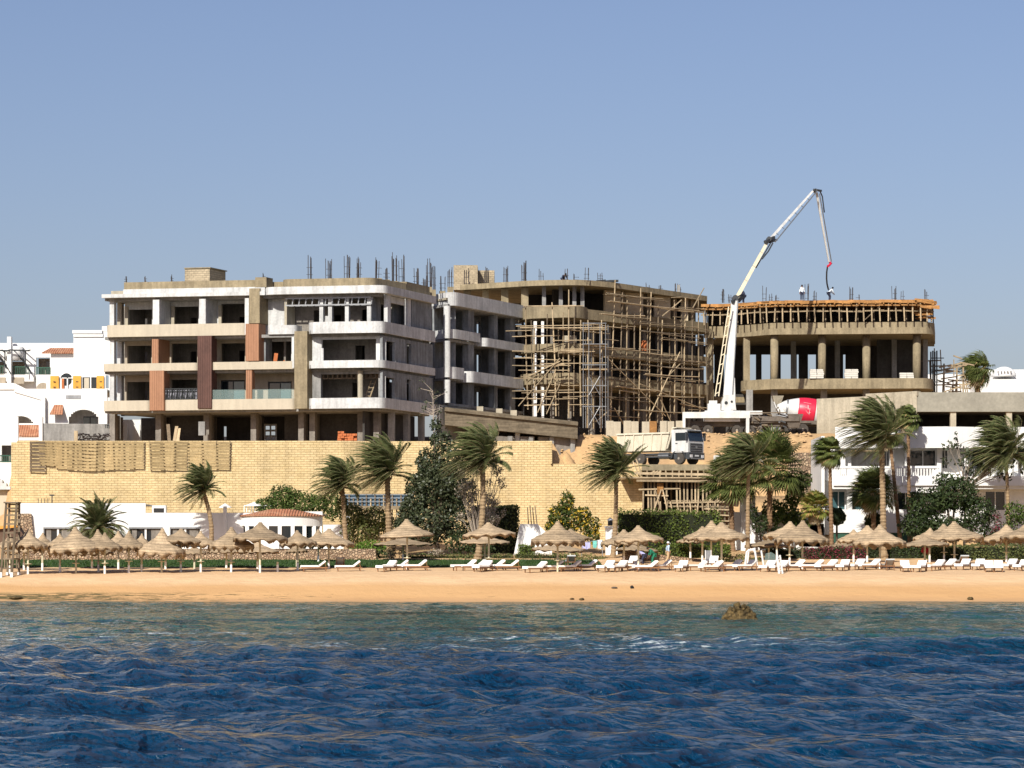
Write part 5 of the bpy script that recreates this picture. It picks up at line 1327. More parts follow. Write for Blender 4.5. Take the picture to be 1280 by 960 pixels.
fan_palm('low yellowish fan palm at the corner of the white house',1030,1020,636,244,1.1,34,15,wind=(-.2,0,-.05),r=.16,mt='frondy',fanr=.9,dead=6)
fan_palm('short fan palm in front of the white house ground floor',1092,1092,617,246,1.6,60,16,wind=(-.35,0,-.05),r=.2,fanr=1.35,dead=2)
# dead looking palm behind
t = fan_palm('shaggy half dead palm behind the concrete deck at the right',1222,1222,462,330,1.2,40,17,wind=(-.8,0,-.3),r=.35,fanr=1.6,dead=18,group=None)
tag(t,cat='palm tree')

# -- trees and bushes
def bl(px,py,Y,rx,ry_px,n,dy=0,depth=None):
    k = Y/FP; return (X(px,Y),Y+dy,Z(py,Y),rx*k,(depth or rx*.8)*k,ry_px*k,n)
Yt = 243.
tree('dark_tree','big dark glossy leaved tree in front of the stone wall, centre left','tree',(X(548,Yt),Yt,3.1),
     [bl(512,640,Yt,18,26,800),bl(518,605,Yt,15,18,420),bl(560,600,Yt-.6,24,30,1200),bl(535,655,Yt,44,32,2800),bl(520,625,Yt,20,28,1200),bl(548,608,Yt,32,34,2200),bl(535,582,Yt,20,26,1100),bl(562,578,Yt,26,28,1200),bl(552,552,Yt,20,18,500),bl(575,655,Yt,26,28,1100),bl(508,658,Yt,18,24,900),bl(582,615,Yt+1.2,18,26,500),bl(530,600,Yt,14,20,500),bl(565,630,Yt,20,20,800),bl(545,532,Yt,11,12,130)],
     'leafd',.31,.2,21)
def drytree():
    rr = random.Random(5); Y = 241.6; t = thing('pale_dry_shrub','pale dry flowering shrub right of the dark tree, half bare','shrub',(X(606,Y),Y,3.2))
    b = MB(); base = Vector((X(600,Y),Y,3.1)); f = MB()
    for i in range(34):
        e = at(rr.uniform(572,632),rr.uniform(574,650),Y+rr.uniform(-1,1)); m = base.lerp(e,.5)+Vector((rr.uniform(-.3,.3),0,.2))
        b.tube([base,m,e],[.05,.032,.015],4)
        for j in range(4):
            q = m.lerp(e,rr.uniform(.2,1)); b.tube([q,q+rdir(rr)*rr.uniform(.4,.9)+Vector((0,0,.3))],[.018,.01],3)
        leaves(f,e,(.6,.5,.5),95,.17,rr,.2)
    b.build('branches',M['twig'],t); f.build('crown',M['dry'],t)
drytree()
def drytop():
    rr = random.Random(8); Y = 243.5; t = thing('bare_treetop','bare dry treetop rising above the dark tree','tree',(X(545,Y),Y,3.1))
    b = MB(); f = MB(); p0 = Vector((X(546,Y),Y,3)); p1 = at(541,488,Y); b.tube([p0,p0.lerp(p1,.6),p1],[.12,.07,.02],6)
    for i in range(26):
        q = p0.lerp(p1,rr.uniform(.8,1)); d = Vector((rr.uniform(-1,1),rr.uniform(-.5,.5),rr.uniform(.1,.9))).normalized(); e = q+d*rr.uniform(.5,1.3)
        b.tube([q,e],[.025,.01],3); leaves(f,e,(.3,.3,.3),6,.2,rr,.2)
    b.build('trunk',M['twig'],t); f.build('crown',M['leafd'],t)
drytop()
tree('bush','bluish green bush row behind the round pavilion roof','bush',(X(370,254),254,4.),
     [bl(355,622,254,24,20,1500),bl(375,630,254,26,20,1200),bl(333,632,254,18,14,700),bl(398,630,254,16,17,700),bl(415,632,254,15,24,800),bl(362,645,254,46,14,1100)],'leafg',.26,.1,22)
tree('bush','olive green bush between two date palms, before the stone wall','bush',(X(460,249),249,3.7),
     [bl(440,645,249,22,20,1100),bl(468,650,249,26,22,1300),bl(452,664,249,32,20,1200),bl(428,630,249,10,14,260),bl(490,660,249,18,18,600)],'leafo',.26,.1,23)
tree('bush','low bright green bush in front of the olive bush','bush',(X(460,240),240,2.9),
     [bl(462,682,240,20,9,500),bl(447,686,240,12,9,260),bl(474,686,240,12,10,260)],'leafb',.2,.06,24)
tree('bush','dark low shrub at the foot of the bright green bush','bush',(X(478,239.4),239.4,2.85),
     [bl(478,692,239.4,16,9,300),bl(455,694,239.4,12,6,160)],'leafk',.2,.05,124)
hedge('hedge','square trimmed hedge right of the palm in the dark tree',590,648,633,672,246,2.5,'hedgek',2400,.22,seed=25)
tree('dark_tree','dark undergrowth tree behind the twin pole umbrella','bush',(X(585,241.5),241.5,3.),
     [bl(575,680,241.5,22,16,500),bl(600,683,241.5,24,14,450)],'leafk',.28,.08,26)
hedge('hedge','low clipped hedge strip left of the umbrellas by the ramp',505,640,693,700,239.2,1.3,'hedgek',1500,.15,seed=27)
hedge('hedge','low clipped hedge strip below the yellow leaved bush',645,722,692,701,239.2,1.3,'hedgek',1000,.15,seed=127)
hedge('hedge','small square hedge at the foot of the white ramp',648,668,681,691,241.5,1.2,'hedge',500,.15,seed=28)
tree('croton_bush','tall bush with yellow and dark green leaves before the stone wall','bush',(X(710,245),245,3.3),
     [bl(709,628,245,11,18,420),bl(697,645,245,17,20,600),bl(715,650,245,20,22,700),bl(738,658,245,17,16,480),bl(727,645,245,15,16,380),bl(690,660,245,12,14,260),bl(742,672,245,12,12,220)],'croton',.36,.09,29,aspect=.42)
tree('bush','fuzzy grey green shrub below the hanging towels','bush',(X(738,238.5),238.5,2.8),
     [bl(735,698,238.5,18,8,500),bl(752,700,238.5,12,7,260),bl(720,700,238.5,10,6,200),bl(768,703,238.5,9,5,150)],'leafo',.16,.04,30)
hedge('hedge','big rounded trimmed hedge below the timber shoring',773,900,641,682,247,3,'hedge',5200,.2,seed=31,wob=.3)
hedge('hedge','lower trimmed hedge behind the walking man',826,912,682,702,240,1.6,'hedge',2600,.17,seed=32)
hedge('hedge','dark narrow hedge behind the stooping people',795,824,668,690,243,1.2,'hedge',700,.18,seed=132)
tree('bush','feathery grasses bush behind the loungers by the white frame','bush',(X(915,234.5),234.5,2.7),
     [bl(905,698,234.5,14,7,400),bl(925,699,234.5,16,8,420),bl(945,701,234.5,10,6,200)],'leafo',.16,.04,33)
tree('leafy_tree','loose small leaved tree in front of the white house end wall','tree',(X(990,249),249,3.7),
     [bl(995,612,249,16,22,800),bl(1005,600,249,12,14,380),bl(985,640,249,18,22,900),bl(1000,655,249,16,16,600),bl(965,640,249,18,22,700)],'leafg',.3,.12,34)
tree('dark_shrub','dark shrub at the foot of the big fan palm','bush',(X(950,247),247,3.6),
     [bl(950,655,247,16,16,320),bl(968,668,247,18,14,300),bl(940,640,247,10,14,160)],'leafk',.3,.08,35)
def topiary(label,px,py,r,Y,seed):
    rr = random.Random(seed); k = Y/FP; c = at(px,py,Y); t = thing('topiary_bush',label,'bush',(c.x,Y,ground(c.x,Y)))
    b = MB(); leaves(b,c,(r*k,r*k,r*k*.95),2600,.17,rr,.86); b.lathe([(.05,c.z-r*k*.75),(r*k*.6,c.z-r*k*.45),(r*k*.76,c.z),(r*k*.6,c.z+r*k*.45),(.05,c.z+r*k*.75)],14,(c.x,c.y,0)); b.build('crown',M['leafk' if r>12 else 'hedgek'],t)
    g = MB(); g.tube([(c.x,Y,ground(c.x,Y)-.1),(c.x,Y,c.z)],.09,6); g.build('trunk',M['bark'],t)
topiary('dark clipped ball bush on the white lower wall',1046,645,13,246,1)
topiary('clipped drum shaped bush left of the tallest palm foot',1092,651,13,248,2)
hedge('hedge','flowering low hedge with pink bracts behind the loungers',1004,1082,685,704,238,1.6,'pink',2600,.17,'hedge',36)
hedge('hedge','dark low hedge between the white house and the loungers',1082,1160,682,703,239,1.6,'leafk',2000,.18,'hedge',37)
hedge('hedge','olive flowering hedge below the spreading dark tree',1160,1300,682,703,237.5,1.8,'hedgek',4000,.17,'hedge',38)
hedge('hedge','dark hedge left of the pink hedge behind two umbrellas',958,1004,686,704,239,1.4,'leafk',900,.17,'hedge',138)
tree('spreading_tree','broad dark spreading tree in front of the white house','tree',(X(1195,243),243,3.2),
     [bl(1160,630,243,36,24,2400),bl(1195,618,243,36,26,2400),bl(1148,655,243,30,22,1800),bl(1185,660,243,40,20,2000),bl(1222,640,243,28,26,1600),bl(1180,600,243,18,12,300),bl(1230,668,243,18,16,320)],'leafk',.28,.24,39)
def looseleaf():
    rr = random.Random(12); Y = 246.; t = thing('thin_leafed_tree','thin twiggy tree with big dark leaves over the white house balcony','tree',(X(1205,Y),Y,3.4))
    b = MB(); f = MB(); base = Vector((X(1205,Y),Y,3.2)); fork = at(1207,612,Y); b.tube([base,fork],[.12,.09],7)
    for i in range(30):
        e = at(rr.choice([rr.uniform(1180,1232),rr.uniform(1225,1282)]),rr.uniform(556,606),Y+rr.uniform(-1.2,1.2)); m = fork.lerp(e,.55)+Vector((0,0,.2)); b.tube([fork,m,e],[.05,.03,.012],4)
        leaves(f,e,(.75,.6,.5),22,.42,rr,.2); 
    e = at(1196,548,Y); b.tube([fork,e],[.04,.012],4); leaves(f,e,(.25,.3,.9),22,.34,rr,.1)
    b.build('trunk',M['twig'],t); f.build('crown',M['leafd'],t)
looseleaf()
tree('bush','green bush at the right edge behind the last umbrellas','bush',(X(1272,241),241,3.1),
     [bl(1268,640,241,16,18,460),bl(1285,648,241,18,22,460),bl(1262,660,241,12,14,240)],'leafg',.26,.1,41)
tree('red_shrub','thin shrub with reddish stems right of the spreading tree','bush',(X(1246,240.5),240.5,3.1),
     [bl(1247,655,240.5,7,18,170),bl(1243,668,240.5,8,12,120)],'pink',.2,.05,42)
tree('red_bush','small red flowering bush behind an umbrella pole','bush',(X(1157,235),235,2.7),
     [bl(1157,688,235,6.5,6,240)],'redf',.16,.04,43)
tree('climbing_bush','dark creeper bush at the base of the leaning left palm','bush',(X(258,239.5),239.5,2.85),
     [bl(258,692,239.5,9,10,260)],'dry',.16,.04,44)
tree('brown_shrub','brownish shrub below the flat rimmed umbrella','bush',(X(487,237.6),237.6,2.8),
     [bl(490,690,237.6,8,11,240),bl(503,692,237.6,8,8,160)],'dry',.16,.04,45)
tree('silver_shrub','silvery low shrub at the foot of the dark tree','bush',(X(550,239),239,2.85),
     [bl(545,690,239,14,6,300)],'dry',.13,.03,46)
# ------------------------------------------------------------------ beach furniture
def Yof(py):
    lo, hi = 204., 240.
    def sy(Y): return HY+(CH-ground(0,Y))*FP/Y
    for _ in range(40):
        m = (lo+hi)/2
        if sy(m) > py: lo = m
        else: hi = m
    return lo
def canopy_mesh(seed, flat=0):
    rr = random.Random(seed); n = 66; prof = [(.0,1.0),(.06,.985),(.10,.90),(.17,.74),(.30,.56),(.46,.40),(.62,.27),(.78,.155),(.90,.07),(1.0,.0)]
    vs = []; ph = rr.uniform(0,6); nw = rr.choice([11,12,13])
    off = [rr.uniform(-.03,.03)+.02*math.sin(3*2*PI*k/n+seed) for k in range(n)]
    rows = list(prof)
    for j,(r,z) in enumerate(rows):
        for k in range(n):
            a = 2*PI*k/n; rj = r*(1+off[k]*r); 
            step = (.03 if j%2 else -.018)
            vs.append((rj*math.cos(a), rj*math.sin(a), z+step*(0<j<9)+.01*math.sin(3*a+ph)*r))
    # hanging fringe with a scalloped hem, then back up inside
    for (r,z,sc) in ((1.025,-.16,.30),(.985,-.13,.30),(.92,.02,0.)):
        for k in range(n):
            a = 2*PI*k/n; rj = r*(1+off[k]); sg = math.sin(nw*a/2+ph)
            vs.append((rj*math.cos(a), rj*math.sin(a), z-sc*(1-abs(sg))*(0 if flat else 1)-rr.uniform(0,.05)))
    m = len(rows)+3; fs = []
    for j in range(m-1):
        for k in range(n):
            k2 = (k+1)%n; fs.append((j*n+k,(j+1)*n+k,(j+1)*n+k2,j*n+k2))
    # underside
    c = len(vs); vs.append((0,0,.72)); o = (m-1)*n
    for k in range(n): fs.append((o+k,c,o+(k+1)%n))
    me = bpy.data.meshes.new('thatch_canopy'); me.from_pydata(vs,[],fs); me.materials.append(M['thatch'])
    me.polygons.foreach_set('use_smooth',[True]*len(me.polygons)); return me
CAN = [canopy_mesh(s) for s in (1,2,3,4)]+[canopy_mesh(9,1)]
b = MB(); b.tube([(0,0,-.3),(0,0,1)],.075,8); POLE = b.build('tmp', M['polew']).data
b = MB(); b.tube([(0,0,-.1),(0,0,.55)],.085,10); SLEEVE = b.build('tmp', M['sleeve']).data
b = MB(); b.lathe([(.27,.70),(.29,.72),(.29,.75),(.05,.76)],14); TABLE = b.build('tmp', M['polew']).data
for o in list(bpy.data.objects):
    if o.name.startswith('tmp'): bpy.data.objects.remove(o)
def linkm(name, me, parent, sc=(1,1,1), loc=(0,0,0), rz=0):
    o = bpy.data.objects.new(name, me); COL.objects.link(o); o.parent = parent; o.scale = sc; o.location = loc; o.rotation_euler = (0,0,rz); return o
UMB = [ # apex x, apex y, half width, rim y, base y, canopy, table, sleeve, label
(12,668,18,682,717,0,0,1,'brown thatched umbrella behind the timber ladder tower'),
(35,662,23,680,718,1,1,1,'thatched umbrella just right of the timber ladder tower'),
(30,674,23,687,716,2,0,1,'low thatched umbrella tucked under the one by the ladder tower'),
(53,666,16,681,713,3,0,1,'small thatched umbrella behind the tower, left of the beach house windows'),
(75,667,17,680,716,0,0,1,'thatched umbrella in front of the leftmost beach house window'),
(95,659,34,684,717,1,1,0,'wide shaggy thatched umbrella left of the squat palm, largest at that end'),
(123,662,21,681,715,2,1,1,'thatched umbrella below the crown of the squat palm'),
(115,679,26,690,714,3,0,1,'low thatched umbrella under the squat palm, mostly hidden'),
(131,666,22,683,717,0,1,1,'thatched umbrella just right of the squat palm, in front'),
(148,664,18,680,712,1,0,1,'thatched umbrella behind, between the squat palm and the double window'),
(161,664,21,682,716,2,1,1,'thatched umbrella in front of the left edge of the double dark window'),
(177,667,13,680,715,3,0,1,'thatched umbrella peak showing small in the double dark window'),
(202,661,29,687,716,0,1,0,'broad drooping thatched umbrella before the double dark window'),
(207,681,19,691,714,1,0,1,'low thatched umbrella hidden under the broad drooping one'),
(226,661,31,676,715,2,1,1,'thatched umbrella before the window left of the leaning palm'),
(243,681,14,690,715,3,0,0,'tiny low thatched umbrella left of the leaning palm trunk'),
(251,664,19,679,715,0,1,1,'thatched umbrella touching the leaning palm trunk'),
(289,659,28,680,715,1,1,1,'thatched umbrella before the blank white wall right of the leaning palm'),
(283,677,23,688,713,2,0,1,'low thatched umbrella under the blank white wall umbrella'),
(325,653,33,671,716,3,0,1,'tall thatched umbrella at the left end of the round pavilion'),
(322,677,26,688,714,0,1,1,'low thatched umbrella beneath the tall one at the pavilion'),
(372,663,23,678,713,1,0,1,'thatched umbrella in front of the pavilion middle windows'),
(371,679,13,688,712,2,0,0,'tiny low thatched umbrella below the pavilion windows'),
(398,662,21,679,703,3,0,1,'thatched umbrella behind, at the right end of the pavilion'),
(411,661,33,677,711,0,1,1,'thatched umbrella over the first pair of loungers by the pavilion'),
(509,649,33,668,711,4,1,1,'smooth flat rimmed canvas like umbrella before the dark tree'),
(504,671,36,676,704,0,0,1,'low wide umbrella under the flat rimmed one at the dark tree'),
(611,653,33,667,712,1,1,0,'thatched umbrella before the palm rising from the dark tree'),
(606,668,30,674,711,2,1,0,'low thatched umbrella on the left pole before the dark tree palm'),
(697,652,33,674,715,3,1,0,'thatched umbrella in front of the yellow leaved bush'),
(697,677,31,685,714,0,1,1,'low thatched umbrella under the one at the yellow leaved bush'),
(713,661,24,671,705,1,0,1,'thatched umbrella half hidden behind the yellow bush umbrella, to its right'),
(780,662,29,677,704,2,0,1,'thatched umbrella right behind the hedge side palm trunk'),
(798,657,31,673,714,3,0,1,'thatched umbrella above the two stooping people'),
(796,678,26,685,704,0,0,1,'low thatched umbrella behind the stooping people'),
(878,658,24,671,703,1,0,1,'thatched umbrella at the left of the three below the timber shoring'),
(889,651,26,669,703,2,0,1,'thatched umbrella with the middle peak below the timber shoring'),
(902,653,32,670,714,3,1,1,'front thatched umbrella below the timber shoring, right of three'),
(863,668,17,675,702,0,0,1,'low thatched umbrella at the left below the timber shoring'),
(987,652,30,669,706,1,1,1,'thatched umbrella behind, left of the pair at the big fan palm'),
(1003,651,32,673,711,2,1,1,'front thatched umbrella of the pair right of the big fan palm'),
(961,673,30,682,703,3,0,1,'low thatched umbrella behind the white ladder'),
(971,663,18,671,702,0,0,1,'small thatched umbrella peak behind the big fan palm pair'),
(1067,662,20,674,703,1,0,1,'small thatched umbrella left of the tallest palm foot'),
(1084,657,29,673,703,2,0,1,'thatched umbrella left behind the one at the tallest palm foot'),
(1052,673,28,684,701,3,0,1,'low thatched umbrella above the pink flowering hedge'),
(1100,656,33,677,711,0,1,1,'front thatched umbrella at the foot of the tallest palm'),
(1162,660,21,673,703,1,0,1,'thatched umbrella above the red bush'),
(1156,670,30,680,712,2,0,1,'low wide thatched umbrella hiding the red bush'),
(1180,655,27,670,702,3,1,1,'thatched umbrella left behind the one at the spreading tree'),
(1193,652,34,670,706,0,1,1,'front thatched umbrella below the spreading dark tree'),
(1258,656,31,673,703,1,1,1,'pale thatched umbrella second from the right edge'),
(1284,653,34,670,706,2,1,1,'thatched umbrella cut off by the right edge'),
]
for i,(ax,ay,hw,rim,by,ci,tab,slv,lab) in enumerate(UMB):
    Y = Yof(by)+(4.5 if lab.startswith(('low','tiny')) else 0); x = X(ax,Y); zb = ground(x,Y); k = Y/FP
    zt = Z(ay,Y); r = hw*k; h = max(.55,(rim-ay)*k)
    t = thing('beach_umbrella', lab, 'beach umbrella', (x,Y,zb), 'thatched umbrellas on the beach', R.uniform(0,6))
    zr = zt-h-zb
    sx = R.uniform(.94,1.06)
    o = linkm('canopy', CAN[ci], t, (r*sx,r/sx,h), (0,0,zr)); o.rotation_euler = (R.uniform(-.05,.05),R.uniform(-.05,.05),0)
    linkm('pole', POLE, t, (1,1,zt-zb-.15))
    if slv: linkm('pole_sleeve', SLEEVE, t)
    if tab: linkm('table', TABLE, t, (1,1,1), (0,0,R.uniform(.0,.15)))
# stub post with a little table
t = thing('table_post','short post with a small table and no umbrella, before the pavilion','table',(X(347,Yof(715)),Yof(715),ground(0,Yof(715))))
linkm('pole',POLE,t,(1,1,.75)); linkm('pole_sleeve',SLEEVE,t); linkm('table',TABLE,t,(1,1,1),(0,0,.35))

# loungers
def lounger_proto():
    L = MB()
    for sy in (-.3,.3):
        L.bar((-.98,sy,.27),(.98,sy,.27),.06,.10)
    for sx in (-.85,.75): L.bar((sx,-.3,.27),(sx,.3,.27),.06,.08)
    frame = L
    legs = [((-.8,-.28),(-.8,-.28)),((-.8,.28),(-.8,.28)),((.78,-.28),(.9,-.28)),((.78,.28),(.9,.28))]
    seat = MB(); seat.hexa([(-1.0,-.33,.33),(.35,-.33,.33),(.35,.33,.33),(-1.0,.33,.33),(-1.0,-.33,.45),(.35,-.33,.45),(.35,.33,.45),(-1.0,.33,.45)])
    seat.hexa([(-1.04,-.33,.26),(-1.0,-.33,.26),(-1.0,.33,.26),(-1.04,.33,.26),(-1.04,-.33,.44),(-1.003,-.33,.45),(-1.003,.33,.45),(-1.04,.33,.44)])
    bk = MB(); dx, dz = .62*math.cos(math.radians(38)), .62*math.sin(math.radians(38)); n = Vector((-math.sin(math.radians(38)),0,math.cos(math.radians(38))))*.12
    p0, p1 = Vector((.36,0,.34)), Vector((.36+dx,0,.34+dz))
    bk.hexa([p0+Vector((0,-.33,0)),p1+Vector((0,-.33,0)),p1+Vector((0,.33,0)),p0+Vector((0,.33,0)),p0+n+Vector((0,-.33,0)),p1+n+Vector((0,-.33,0)),p1+n+Vector((0,.33,0)),p0+n+Vector((0,.33,0))])
    br = MB()
    for sy in (-.28,.28): br.bar((.36,sy,.30),p1+Vector((0,sy,-.04)),.05,.05); br.bar(p1+Vector((-.08,sy,-.1)),(.86,sy,.27),.04,.04)
    return frame, legs, seat, bk, br
def build_lounger(matk='matt'):
    fr, legs, seat, bk, br = lounger_proto()
    t = thing('sun_lounger','x','sun lounger',(0,0,0),'white sun loungers along the beach')
    fr.build('frame',M['lwood'],t)
    for a,c in legs: one('leg',M['lwood'],t,lambda b: b.bar((a[0],a[1],.25),(c[0],c[1],-.05),.06))
    se = seat.build('mattress',M[matk],t); bk.build('back_cushion',M[matk],t); br.build('back_support',M['lwood'],t)
    return t
LNG = [ # px, base y, yaw(deg; 0 = head to the east), words
(393,713,8,'lounger left of the pavilion umbrella pole, seen from the side'),(425,709,100,'lounger with its grey back turned to the sea by the pavilion'),(436,713,8,'lounger right of the pavilion umbrella pole'),
(484,713,55,'lounger left under the flat rimmed umbrella'),(496,712,10,'lounger next to the pole of the flat rimmed umbrella'),(519,712,20,'lounger right of the flat rimmed umbrella pole'),
(581,712,30,'first lounger from the left at the dark tree palm'),(593,712,15,'second lounger at the dark tree palm, left of the poles'),(604,713,60,'lounger close to the twin poles at the dark tree palm'),(617,712,18,'lounger just right of the twin poles'),(634,712,14,'lounger at the right end of the dark tree palm group'),
(670,714,35,'first lounger from the left before the yellow leaved bush'),(690,713,15,'lounger left of the poles before the yellow leaved bush'),(713,706,95,'lounger with upright grey back behind the yellow bush group'),(712,713,25,'lounger right of the poles before the yellow leaved bush'),(732,712,12,'lounger at the right end before the yellow leaved bush'),
(758,713,60,'lounger at the left below the white gate pillar'),(773,713,50,'lounger second from the left below the white gate pillar'),(788,712,25,'lounger left of the pole by the stooping people'),(790,707,70,'lounger behind the stooping people group, farther back'),(808,713,15,'lounger right of the pole by the stooping people'),(825,712,18,'lounger by the walking man'),
(852,713,70,'lounger on its own right of the walking man'),(872,712,30,'second lounger right of the walking man'),(890,713,30,'lounger below the grey sign board'),(891,707,75,'rear lounger beside the grey sign board'),(914,712,35,'lounger right of the timber shoring umbrella pole'),(932,712,35,'lounger at the foot of the white arch frame'),
(960,713,60,'lounger between the white arch frame and the white ladder'),(974,713,55,'lounger directly behind the white ladder'),(992,712,25,'lounger left of the fan palm pair pole'),
(1015,712,22,'first lounger before the pink hedge, from the left'),(1034,712,40,'second lounger before the pink hedge'),(1054,712,65,'third lounger before the pink hedge'),(1071,711,60,'fourth lounger before the pink hedge'),(1087,711,30,'lounger left of the tallest palm umbrella pole'),(1110,711,80,'grey backed lounger right of the tallest palm umbrella pole'),
(1132,713,85,'square on lounger alone left of the red bush'),(1150,713,65,'lounger left of the red bush umbrella pole'),(1169,712,45,'lounger right of the red bush umbrella pole'),(1182,711,35,'lounger left of the spreading tree umbrella pole'),(1203,706,95,'rear lounger with grey back below the spreading tree'),(1204,711,60,'front lounger right of the spreading tree umbrella pole'),
(1223,711,70,'lounger between the spreading tree and the right edge group, left one'),(1236,713,85,'narrow lounger seen end on before the right edge group'),(1248,713,80,'lounger seen end on left of the right edge poles'),(1262,711,55,'lounger in front of the pole second from the right edge'),(1277,712,55,'last lounger at the right edge')]
PL = build_lounger(); PG = build_lounger('mattg')
used = {}
for i,(px,by,yaw,lab) in enumerate(LNG):
    Y = Yof(by)-2.0; x = X(px,Y); src = PG if 'grey' in lab and 'board' not in lab else PL
    t = src if src.name not in used else copy_tree(src); used[src.name] = 1
    s = (-1 if 'grey' in lab and 'board' not in lab else 1)
    t.location = (x,Y,ground(x,Y)+.02); t.rotation_euler = (0,0,math.radians(yaw+R.uniform(-5,5)))
    t['label'] = ('white cushioned ' if src is PL else '')+('sun '+lab if not lab.startswith(('first','second','third','fourth','last','narrow','rear','front','square','grey')) else lab)
    if yaw in (95,100,80) and src is PG: t.rotation_euler = (0,0,math.radians(-85))

# ladder tower at the left
def tower():
    Y = 209.6; k = Y/FP; t = thing('timber_ladder_tower','tall timber lifeguard ladder tower with white feet at the left edge','tower',(X(11,Y),Y,ground(0,Y)))
    zt = Z(629,Y); zg = ground(X(10,Y),Y)
    P = {}
    for nm,(bx,tx,dy) in {'a':(1,8,0),'b':(14.5,21,0),'c':(6,9,1.1),'d':(20.5,21.5,1.1)}.items():
        p0 = Vector((X(bx,Y),Y+dy,zg)); p1 = Vector((X(tx,Y),Y+dy*.8,zt)); P[nm] = (p0,p1)
        one('post',M['timberd'],t,lambda b: b.bar(p0,p1,.15)); one('white_foot',M['white'],t,lambda b: b.cbox((p0.x,p0.y,zg+.16),(.1,.1,.2)))
    for f in (.12,.25,.36,.48,.60,.72,.84,.93):
        q = [P[c][0].lerp(P[c][1],f) for c in 'abcd']
        one('rung',M['timberd'],t,lambda b: b.bar(q[0],q[1],.11)); one('rung',M['timberd'],t,lambda b: b.bar(q[2]+Vector((0,0,.3)),q[3]+Vector((0,0,.3)),.1))
        if f in (.25,.6,.93): one('side_rail',M['timberd'],t,lambda b: b.bar(q[0],q[2],.1)); one('side_rail',M['timberd'],t,lambda b: b.bar(q[1],q[3],.1))
    one('seat',M['timberd'],t,lambda b: b.box(X(5,Y),X(23,Y),Y-.2,Y+1.2,zt,zt+.1))
tower()
Y = 219.; t = thing('orange_awning','orange topped brown awning behind the ladder tower','awning',(X(8,Y),Y,ground(0,Y)))
one('awning_top',M['awn'],t,lambda b: b.hexa([(X(-8,Y),Y,Z(662,Y)),(X(22,Y),Y,Z(659,Y)),(X(22,Y),Y+2,Z(659,Y)),(X(-8,Y),Y+2,Z(662,Y)),(X(-8,Y),Y,Z(658,Y)),(X(21,Y),Y,Z(656.5,Y)),(X(21,Y),Y+2,Z(656.5,Y)),(X(-8,Y),Y+2,Z(658,Y))]))
one('awning_side',M['brownc'],t,lambda b: b.extr([(X(-8,Y),Z(684,Y)),(X(18,Y),Z(680,Y)),(X(28,Y),Z(668,Y)),(X(22,Y),Z(659.4,Y)),(X(-8,Y),Z(662.4,Y))],Y+.3,Y+1.8))
for q in (3,18): one('post',M['timberd'],t,lambda b: b.bar((X(q,Y),Y+1,ground(0,Y)),(X(q,Y),Y+1,Z(662,Y)),.1))

# white arch frame, second frame with a blue panel, white ladder, sign board
def wbar(b,*p,w=.1): b.tube(p,w*.5+.02,8)
Y = 222.
zg = ground(0,Y)
t = thing('white_arch_frame','white arched tubular frame behind the loungers','frame',(X(938,Y),Y,zg))
one('front_hoop',M['white'],t,lambda b: wbar(b,(X(931,Y),Y,zg),(X(933.5,Y),Y,Z(690,Y)),(X(936,Y),Y,Z(687.6,Y)),(X(942,Y),Y,Z(687.6,Y)),(X(944,Y),Y,Z(691,Y)),(X(947,Y),Y,zg),w=.12))
one('rear_hoop',M['white'],t,lambda b: wbar(b,(X(935,Y),Y+.8,zg),(X(937,Y),Y+.8,Z(689,Y)),(X(945,Y),Y+.8,Z(688.5,Y)),(X(948.5,Y),Y+.8,zg)))
t = thing('white_panel_stand','white post stand holding a pale blue panel','stand',(X(962,Y),Y,zg))
one('post',M['white'],t,lambda b: wbar(b,(X(955,Y),Y,zg),(X(951.5,Y),Y,Z(688,Y)))); one('post',M['white'],t,lambda b: wbar(b,(X(972.5,Y),Y,zg),(X(971,Y),Y,Z(688,Y))))
one('panel',M['glassr'],t,lambda b: b.extr([(X(955,Y),Z(705,Y)),(X(970,Y),Z(705,Y)),(X(969,Y),Z(693,Y)),(X(964,Y),Z(690,Y)),(X(957,Y),Z(692,Y))],Y+.1,Y+.16))
Y = 212.; zg = ground(0,Y)
t = thing('white_ladder','white leaning ladder chair standing in front on the sand','ladder',(X(976,Y),Y,zg))
a0,a1 = Vector((X(974,Y),Y,zg)),Vector((X(971.5,Y),Y+.3,Z(694,Y))); c0,c1 = Vector((X(978.5,Y),Y+.2,zg)),Vector((X(975.5,Y),Y+.5,Z(694,Y)))
one('rail',M['white'],t,lambda b: b.bar(a0,a1,.11)); one('rail',M['white'],t,lambda b: b.bar(c0,c1,.10))
for f in (.15,.3,.45,.6,.75,.9): one('rung',M['white'],t,lambda b: b.bar(a0.lerp(a1,f),c0.lerp(c1,f),.08))
Y = 226.; zg = ground(0,Y)
t = thing('sign_board','grey upright sign board between two umbrellas below the timber shoring','sign',(X(885,Y),Y,zg))
one('board',M['steel'],t,lambda b: b.box(X(882,Y),X(888.5,Y),Y,Y+.06,Z(705,Y),Z(688,Y))); one('foot',M['white'],t,lambda b: b.box(X(881.5,Y),X(889,Y),Y-.25,Y+.3,zg,zg+.12))
for q in (881.7,888.8): one('edge_trim',M['white'],t,lambda b: b.box(X(q-.4,Y),X(q+.4,Y),Y-.02,Y+.08,Z(705,Y),Z(687.6,Y)))
